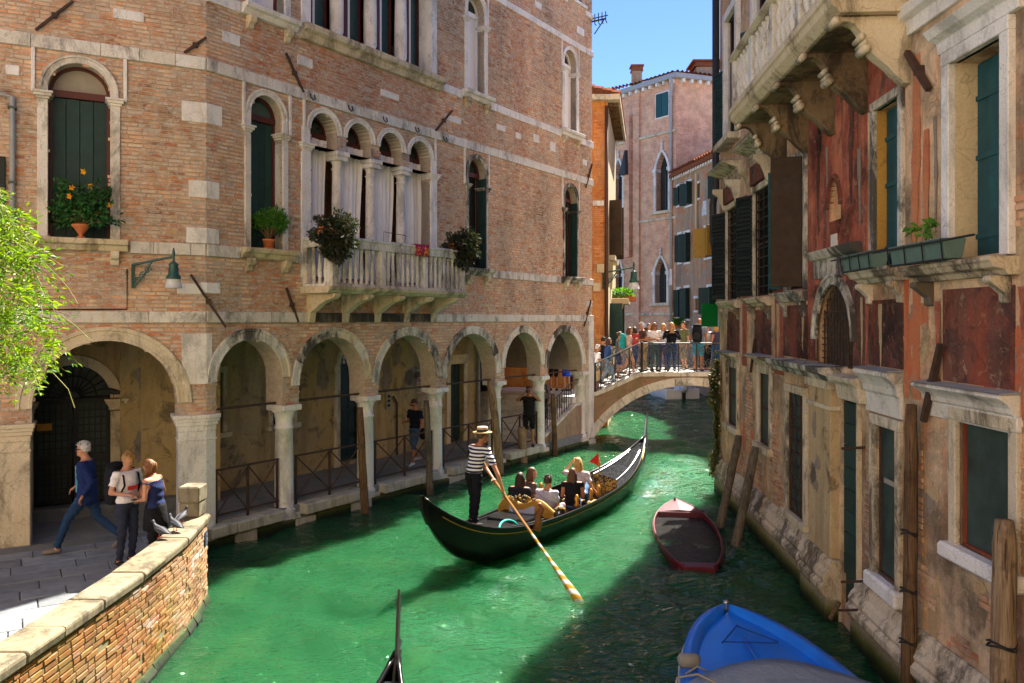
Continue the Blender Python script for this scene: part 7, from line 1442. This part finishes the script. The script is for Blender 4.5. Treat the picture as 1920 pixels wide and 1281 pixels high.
for (px, py, o, lab) in ((628, 443, .95, 'round dark leaved bush hanging over the near end of the balcony rail'), (866, 466, .85, 'round bronze leaved bush hanging over the far end of the balcony rail')):
    s_, z_ = FB.pix(px, py, o); c = FB.p(s_, o, z_); b = thing('balcony_bush', lab, 'plant', (c[0], c[1], RT), 'balcony bushes'); m = MB(FB); m.box(s_ - .3, s_ + .3, o - .2, o - .02, RT + .0, RT + .16); m.build('trough', MT['terracotta'], b, bevel=.01)
    fo = MB(); bush(fo, (c[0], c[1], c[2] + .03), (.43, .43, .42), 2600, .095, .042, rg, .45, .3); bush(fo, (c[0], c[1], c[2] - .25), (.30, .30, .28), 900, .095, .04, rg, .4, .6); fo.build('foliage', LEAF_D, b, attr=True, kind='stuff')
    sm2 = MB()
    for k in range(12): d = rdir(rg); sm2.tube([(c[0], c[1], c[2] - .2), tuple(Vector(c) + d * .3)], [.008, .003], 4)
    sm2.build('stems', BARK, b)
# window boxes on the stucco palace
BOX = mat_plain('planter_teal', (.10, .17, .15), .6, .2, 6, .1)
for fr, a, b, z, o, lab, sprout in ((FR1, .33, 1.42, 4.90, .28, 'teal window box with a few sprouts below the white framed window', True), (FR2, sy(10.5), sy(9.55), 4.93, .20, 'empty teal window box on the ledge above the water door', False)):
    c = fr.p((a + b) / 2, o, z); bx = thing('window_box', lab, 'planter', c, 'window boxes'); n = 3 if sprout else 3; w = (b - a) / n
    for k in range(n): MB(fr).prism([(o - .08, z + .0), (o + .08, z + .0), (o + .11, z + .18), (o + .125, z + .18), (o + .125, z + .2), (o - .12, z + .2), (o - .12, z + .18)], 'oz', a + k * w + .004, a + (k + 1) * w - .004).build('trough', BOX, bx, bevel=.006)
    ir = MB(fr); ir.tube([(a - .35, o + .13, z + .17), (b + .55, o + .13, z + .17)], .012, 5); ir.tube([(a - .0, o + .10, z - .01), (b, o + .10, z - .01)], .012, 5)
    for k in range(n + 1): x = a + k * w; ir.tube([(x, o + .135, z + .19), (x, o + .115, z + .0)], .008, 4)
    ir.build('iron_cradle', MT['iron_dark'], bx)
    if sprout:
        fo = MB(); sm2 = MB()
        for k in range(9):
            x = a + .2 + rg.random() * (b - a - .5); p = Vector(fr.p(x, o, z + .2)); e = p + Vector((rg.uniform(-.06, .06), rg.uniform(-.06, .06), rg.uniform(.05, .2))); sm2.tube([tuple(p), tuple(e)], .004, 4)
            for j in range(4): leaf(fo, e, rdir(rg) + Vector((0, 0, .2)), rg.uniform(.07, .12), rg.uniform(.045, .07), rg)
        sm2.build('stems', STEM, bx, kind='stuff'); fo.build('foliage', LEAF_G, bx, attr=True, kind='stuff')
# far flower boxes
for c, r, n, mt, lab in (((4.95, 36.0, 5.5), (.6, .35, .18), 420, LEAF_G, 'yellow green flower box on the balcony of the orange house'), (FG.p(FG.pix(1275, 604, .3)[0], .3, FG.pix(1275, 604, .3)[1]), (.5, .5, .22), 420, LEAF_C, 'green leafy window box low on the peeling house')):
    b = thing('flower_box', lab, 'planter', (c[0], c[1], c[2] - .25)); MB().box(c[0] - r[0], c[0] + r[0], c[1] - .15, c[1] + .15, c[2] - .38, c[2] - .14).build('trough', MT['terracotta'], b, bevel=.01); fo = MB(); bush(fo, c, r, n, .16, .08, rg, .3); fo.build('foliage', mt, b, attr=True, kind='stuff')
iv = thing('ivy', 'brown green ivy on the far corner of the stucco palace', 'climbing plant', FR2.p(sy(20.0), .1, .4)); fo = MB()
for k in range(1900):
    z = .4 + 2.9 * rg.random() ** .9; w = .16 + .10 * math.sin(z * 3.1) + .05 * math.sin(z * 9); p = FR2.p(sy(20.12) + rg.uniform(-.05, w * 1.6), .03 + rg.random() * w, z); leaf(fo, p, rdir(rg) + Vector((-.5, -.5, -.6)), rg.uniform(.05, .10), rg.uniform(.04, .07), rg)
fo.build('foliage', LEAF_I, iv, attr=True, kind='stuff'); MB(FR2).tube([(sy(20.05), .05, .3), (sy(20.1), .07, 1.6), (sy(20.05), .05, 3.2)], [.03, .02, .01], 5).build('stem', BARK, iv)
# mooring poles
def pole(label, b, t, r, mat=MT['wood'], bend=0., ropes=(), group='mooring poles'):
    b, t = Vector(b), Vector(t); root = thing('mooring_pole', label, 'mooring pole', tuple(b), group); rg = random.Random(int(b.x * 100) + 7); pts = []; rs = []
    for k in range(15): q = k / 14; p = b.lerp(t, q) + Vector((bend * math.sin(q * 3.14) + rg.uniform(-.006, .006), rg.uniform(-.006, .006), 0)); pts.append(tuple(p)); rs.append(r * (1.08 - .16 * q) * rg.uniform(.95, 1.05))
    rs[-1] *= .82; MB().tube(pts, rs, 11).build('shaft', mat, root, smooth=True)
    MB().tube([pts[0], tuple(Vector(pts[0]).lerp(Vector(pts[14]), .1 if len(pts) else 0)), tuple(Vector(pts[0]).lerp(Vector(pts[14]), .18))], [r * 1.22, r * 1.2, r * 1.03], 11).build('wet_foot', MT['algae'], root, smooth=True)
    for z in ropes:
        c = b.lerp(t, z); m = MB()
        for q in range(2): m.tube([(c.x + r * 1.1 * math.cos(a), c.y + r * 1.1 * math.sin(a), c.z + .02 * math.sin(a * 2 + q) + q * .03) for a in [6.283 * k / 14 for k in range(15)]], .01, 5)
        m.build('wire', MT['iron_dark'], root)
WL = mat_wood('bleached_wood', (.36, .27, .17), (.20, .135, .08), (.05, .03, .018))
pole('brown mooring pole before the second arcade column', (-3.23, 17.75, -.5), (-3.42, 17.95, 2.34), .085)
pole('dark mooring pole hiding part of the third arcade column', (-2.0, 19.8, -.5), (-2.14, 20.0, 2.29), .08, MT['wood_grey'])
pole('bent bleached mooring pole before the fourth arcade column', (-.33, 22.5, -.5), (-.63, 22.7, 2.6), .115, WL, .05)
pole('short bleached mooring stump before the photographer', (.36, 24.0, -.5), (.28, 24.1, 1.08), .13, WL)
pole('thin dark mooring pole in front of the arcade stairs', (1.40, 25.5, -.5), (1.30, 25.6, 1.94), .085, MT['wood'])
pole('grey mooring pole leaning on the stucco palace, the farther of two', (4.16, 16.45, -.5), (4.80, 16.9, 1.86), .088, MT['wood_grey'])
pole('grey mooring pole leaning on the stucco palace beside the red boat', (4.13, 15.15, -.5), (4.72, 15.5, 1.84), .09, MT['wood_grey'])
pole('tall thin dark mooring pole against the right wall', (4.36, 8.85, -.4), (4.44, 8.9, 3.36), .075, MT['wood'], .02, (.45, .62, .3))
pole('thick cracked tree trunk post at the right edge', (4.28, 7.05, -.4), (4.38, 7.12, 2.52), .105, WL, .02, (.62,))
# wall lamps
def lamp(label, P0, out, z, sc=1.):
    P0 = Vector(P0); out = Vector(out).normalized(); L = .78 * sc; root = thing('wall_lamp', label, 'lamp', tuple(P0)); e = P0 + out * L + Vector((0, 0, .14 * sc)); a = MB(); a.tube([tuple(P0), tuple(e)], .022 * sc, 8); a.build('arm', MT['lamp_green'], root)
    s = MB(); s.tube([tuple(P0 + Vector((0, 0, .02))), tuple(P0 + Vector((0, 0, -.42 * sc)))], .025 * sc, 6)
    for k in range(3): c = P0 + out * (.08 + .10 * k) * sc + Vector((0, 0, -(.28 - .09 * k) * sc)); s.tube([tuple(c + out * (.07 * sc * (1 - q / 16) * math.cos(q * .7)) + Vector((0, 0, .07 * sc * (1 - q / 16) * math.sin(q * .7)))) for q in range(14)], .011 * sc, 5)
    s.tube([tuple(P0 + Vector((0, 0, -.40 * sc))), tuple(P0 + out * .2 * sc + Vector((0, 0, -.2 * sc))), tuple(P0 + out * .36 * sc + Vector((0, 0, .05 * sc)))], .016 * sc, 5); s.build('scroll_bracket', MT['lamp_green'], root)
    MB().lathe([(.012, .14), (.025, .10), (.03, .04), (.02, 0), (.018, -.08), (.05, -.10), (.085, -.13), (.075, -.16), (.085, -.2), (.085, -.30), (.115, -.34), (.115, -.38)][::-1] if False else [(q[0] * sc, q[1] * sc) for q in [(.125, -.40), (.125, -.36), (.09, -.31), (.085, -.2), (.075, -.17), (.09, -.14), (.05, -.10), (.018, -.08), (.02, 0), (.03, .04), (.022, .10), (.008, .16)]], e.x, e.y, 16, z=e.z).build('lamp_hood', MT['lamp_green'], root, smooth=True)
    MB().lathe([(q[0] * sc, q[1] * sc) for q in [(.155, -.56), (.15, -.555), (.115, -.40), (.12, -.395)]], e.x, e.y, 18, z=e.z).build('lamp_glass', MT['lamp_glass'], root, smooth=True)
s_, z_ = FA.pix(249, 497); lamp('green wall lamp with glass shade on the corner of the brick palace', FA.p(s_, .03, z_), (FA.n[0] * .55 + FA.u[0] * .8, FA.n[1] * .55 + FA.u[1] * .8, 0), 0)
s_, z_ = FO.pix(1131, 512); lamp('green street lamp on a long arm from the orange house', FO.p(s_, .05, z_), (1, -.15, 0), 0, 1.55)
# pigeons
def pigeon(label, loc, ang, sc=1., up=.25):
    F = Loc(loc, ang, sc); root = thing('pigeon', label, 'pigeon', loc, 'pigeons'); GR = MT_P; m = MB(F); m.loft([[(x + 0 * a, w * math.cos(a), z + h * math.sin(a)) for a in [6.283 * k / 12 for k in range(12)]] for x, z, w, h in ((-.20, .075, .006, .004), (-.15, .085, .03, .010), (-.10, .10, .042, .032), (-.03, .115, .055, .05), (.04, .13, .055, .055), (.09, .155, .04, .045), (.115, .19, .026, .03), (.125, .22, .024, .026), (.14, .24, .026, .026), (.165, .238, .016, .016), (.178, .235, .006, .006))])
    m.build('body', GR, root, smooth=True)
    for s in (-1, 1):
        MB(F).loft([[(x, s * (w + .012 * math.cos(a)), z + h * math.sin(a)) for a in [6.283 * k / 8 for k in range(8)]] for x, z, w, h in ((-.19, .08, .01, .006), (-.12, .095, .04, .022), (-.02, .118, .054, .04), (.05, .14, .052, .025), (.07, .145, .045, .008))]).build('wing', MT_P2, root, smooth=True)
        MB(F).tube([(.0, s * .022, .09), (.005, s * .024, .035), (.0, s * .025, .0)], .006, 5).build('leg', flat_leg, root); MB(F).tube([(-.01, s * .025, .004), (.035, s * .03, .004)], .006, 4).build('foot', flat_leg, root)
    MB(F).tube([(.175, 0, .236), (.205, 0, .226)], [.007, .002], 6).build('beak', EYE, root)
MT_P = mat_plain('pigeon_grey', (.03, .033, .045), .6, .3, 25, .1); MT_P2 = mat_plain('pigeon_wing', (.045, .045, .05), .65, .35, 18, .1); flat_leg = flat('pigeon_leg', (.45, .08, .05), .6)
CZ_ = PT + .116
pigeon('nearest grey pigeon on the parapet coping', (-4.78, 10.88, CZ_), R(160), .9); pigeon('middle one of three pigeons on the parapet coping', (-4.72, 11.22, CZ_), R(148), .9); pigeon('farthest pigeon on the parapet, facing away', (-4.80, 11.62, CZ_), R(80), .9)
s_, z_ = FA.pix(213, 738, -DA + .15); pigeon('dark pigeon resting on the capital beside the iron gate', FA.p(s_, -DA + .1, 2.71), R(210), 1.1)
# washing on the peeling house
for px, py, w, h, c in ((1256, 505, .3, 1.0, (.7, .7, .72)), (1335, 600, .8, .9, (.35, .33, .3)), (1318, 378, .4, .8, (.5, .6, .7))):
    s_, z_ = FG.pix(px, py, .5); m = MB(FG); m.loft([[(s_ + w * k / 6, .5 + .04 * math.sin(k * 1.7), z_), (s_ + w * k / 6, .52 + .06 * math.sin(k * 1.7 + 1), z_ - h)] for k in range(7)], cap=False, closed=False); o = tag(m.build('laundry', cloth(c)), {1256: 'narrow white cloth drying on the peeling house near its drainpipe', 1335: 'patterned grey cloth drying low on the peeling house', 1318: 'pale blue cloth drying high on the peeling house'}[px], 'laundry', 'washing'); o.modifiers.new('s', 'SOLIDIFY').thickness = .01
# ---------------------------------------------------------------- ragged plaster losses and run-off streaks
def patch(fr, s, z, w, h, mat, parent, rg, d=.006, name='plaster_patch', off=0., jag=.28, n=26):
    pts = []
    ph = [rg.uniform(0, 6.28) for _ in range(5)]
    for k in range(n):
        a = 6.283 * k / n; r = 1 + jag * (.5 * math.sin(2 * a + ph[0]) + .4 * math.sin(3 * a + ph[1]) + .35 * math.sin(5 * a + ph[2]) + .3 * math.sin(9 * a + ph[3])) + rg.uniform(-.13, .13); pts.append((s + w / 2 * r * math.cos(a), z + h / 2 * r * math.sin(a)))
    m = MB(Off(fr, off)); b = len(pts); m.add([(x, d, q) for x, q in pts] + [(x + (x - s) * .02, -.004, q) for x, q in pts] + [(s, d, z)], [(2 * b, i, (i + 1) % b) for i in range(b)] + [(i, b + i, b + (i + 1) % b, (i + 1) % b) for i in range(b)])
    return m.build(name, mat, parent)
def streak(fr, s, z1, w, h, mat, parent, rg, d=.004, off=0.):
    n = 12; L_ = []; Rr = []
    for k in range(n + 1):
        q = k / n; ww = w / 2 * (1 - q ** 2.2 * .85) * rg.uniform(.7, 1.25); dx = w * .12 * math.sin(q * 5 + s * 9); L_.append((s - ww + dx, z1 - h * q)); Rr.append((s + ww + dx, z1 - h * q))
    m = MB(Off(fr, off)); m.loft([[(a[0], d, a[1]), (b[0], d, b[1])] for a, b in zip(L_, Rr)], cap=False, closed=False); return m.build('stain_streak', mat, parent)
rg = random.Random(33); SOOT = mat_plaster('soot_crust', (.055, .042, .035), (.08, .055, .04), (.10, .05, .03), (.03, .025, .022), (.30, .22, .13), 1.6, .55); CRM = mat_plaster('lime_plaster', (.50, .38, .22), (.46, .33, .18), (.40, .26, .14), (.30, .20, .12), (.52, .42, .28), 1.6, .56); REDP = MT['plaster_red']; RRP = MT['plaster_r']; GRYP = mat_plaster('cement_patch', (.30, .25, .20), (.26, .21, .17), (.22, .17, .13), (.16, .13, .11), (.36, .30, .24), 1.6, .56)
k_ = 0
def free(fr, s, z, w, h):
    ops = ops2 if fr is FR2 else ops1
    return not any(o[0] - .16 - w / 2 < s < o[1] + .16 + w / 2 and o[2] - .22 - h / 2 < z < otop(o, (o[0] + o[1]) / 2) + .2 + h / 2 for o in ops)
while k_ < 70:
    fr = FR2 if rg.random() < .62 else FR1; s = rg.uniform(sy(19.8), SB - .1) if fr is FR2 else rg.uniform(.05, 2.6); z = rg.uniform(.95, 7.3); w, h = rg.uniform(.10, .42), rg.uniform(.15, .75)
    if fr is FR2 and -12.7 < s < -10.4 and z > 3.3: continue
    if not free(fr, s, z, w, h): continue
    mt = rg.choice([RRP, CRM, CRM, GRYP, GRYP, MT['plaster_r2']]); patch(fr, s, z, w, h, mt, RP, rg, d=.003 + .004 * rg.random()); k_ += 1
# streaks under sills and irons
for fr, s, z, w, h, mt in ((FR2, sy(10.0), 4.5, .10, .8, CRM), (FR1, .16, 6.6, .18, 1.9, RRP), (FR1, .40, 6.4, .12, 2.2, RRP), (FR1, .58, 6.5, .07, 1.3, GRYP), (FR1, 2.05, 4.6, .12, 1.2, REDP), (FR1, .62, 4.5, .10, 1.0, REDP), (FR2, sy(10.45), 4.6, .14, .95, REDP), (FR2, sy(14.7), 4.6, .2, 1.2, CRM), (FR2, sy(13.2), 4.5, .12, .7, CRM), (FR2, sy(12.5), 4.6, .08, .9, CRM), (FR2, sy(10.62), 4.6, .08, .9, CRM), (FR2, sy(17.0), 6.8, .3, 2.4, REDP), (FR2, sy(17.5), 6.8, .25, 2.0, GRYP), (FR2, sy(11.0), 7.5, .22, 1.6, MT['panel_dark']), (FR2, sy(12.4), 7.4, .2, 1.8, MT['panel_dark']), (FR2, sy(12.0), 6.9, .08, 1.3, GRYP), (FR2, sy(10.7), 6.6, .12, 1.2, GRYP)):
    streak(fr, s, z, w, h, mt, RP, rg, d=.014)
# pilaster and arcade losses
for k in range(4): patch(FR2, sy(12.0) + rg.uniform(-.3, .3), rg.uniform(1.2, 2.9), rg.uniform(.12, .4), rg.uniform(.2, .6), GRYP, RP, rg, d=.004, off=.13)
for k in range(26):
    s = rg.uniform(.3, 11.8); z = rg.uniform(.7, 3.6); w, h = rg.uniform(.3, .9), rg.uniform(.3, 1.0)
    if any(o[0] - .35 - w / 2 < s < o[1] + .35 + w / 2 for o in (bw1, bw2, bd1, bd2)): continue
    patch(FB, s, z, w, h, rg.choice([GRYP, GRYP, CRM]), PAL, rg, d=.004, off=-DB)
pb = []
for s0, z0, rs, rz in ((.95, 3.4, .7, .5), (9.6, 2.3, .55, 1.1), (10.8, 2.6, .5, .9), (1.5, 2.6, .3, .2)):
    for q in lay_bricks(FB, s0 - rs, s0 + rs, z0 - rz, z0 + rz, [bw1, bw2, bd1, bd2], seed=int(s0 * 10), proud=.01):
        c = ((q[1] + q[2]) / 2 - s0) / rs; d = ((q[3] + q[4]) / 2 - z0) / rz
        if c * c + d * d < rg.uniform(.4, 1.05): pb.append(q)
place_bricks(pb, PAL, MT['brick'], off=-DB, single=0, massname='exposed_bricks')
# soot runs on the brick front
DK = mat_plain('soot_wash', (.13, .09, .065), .95, .4, 8, .2)
finish_people()
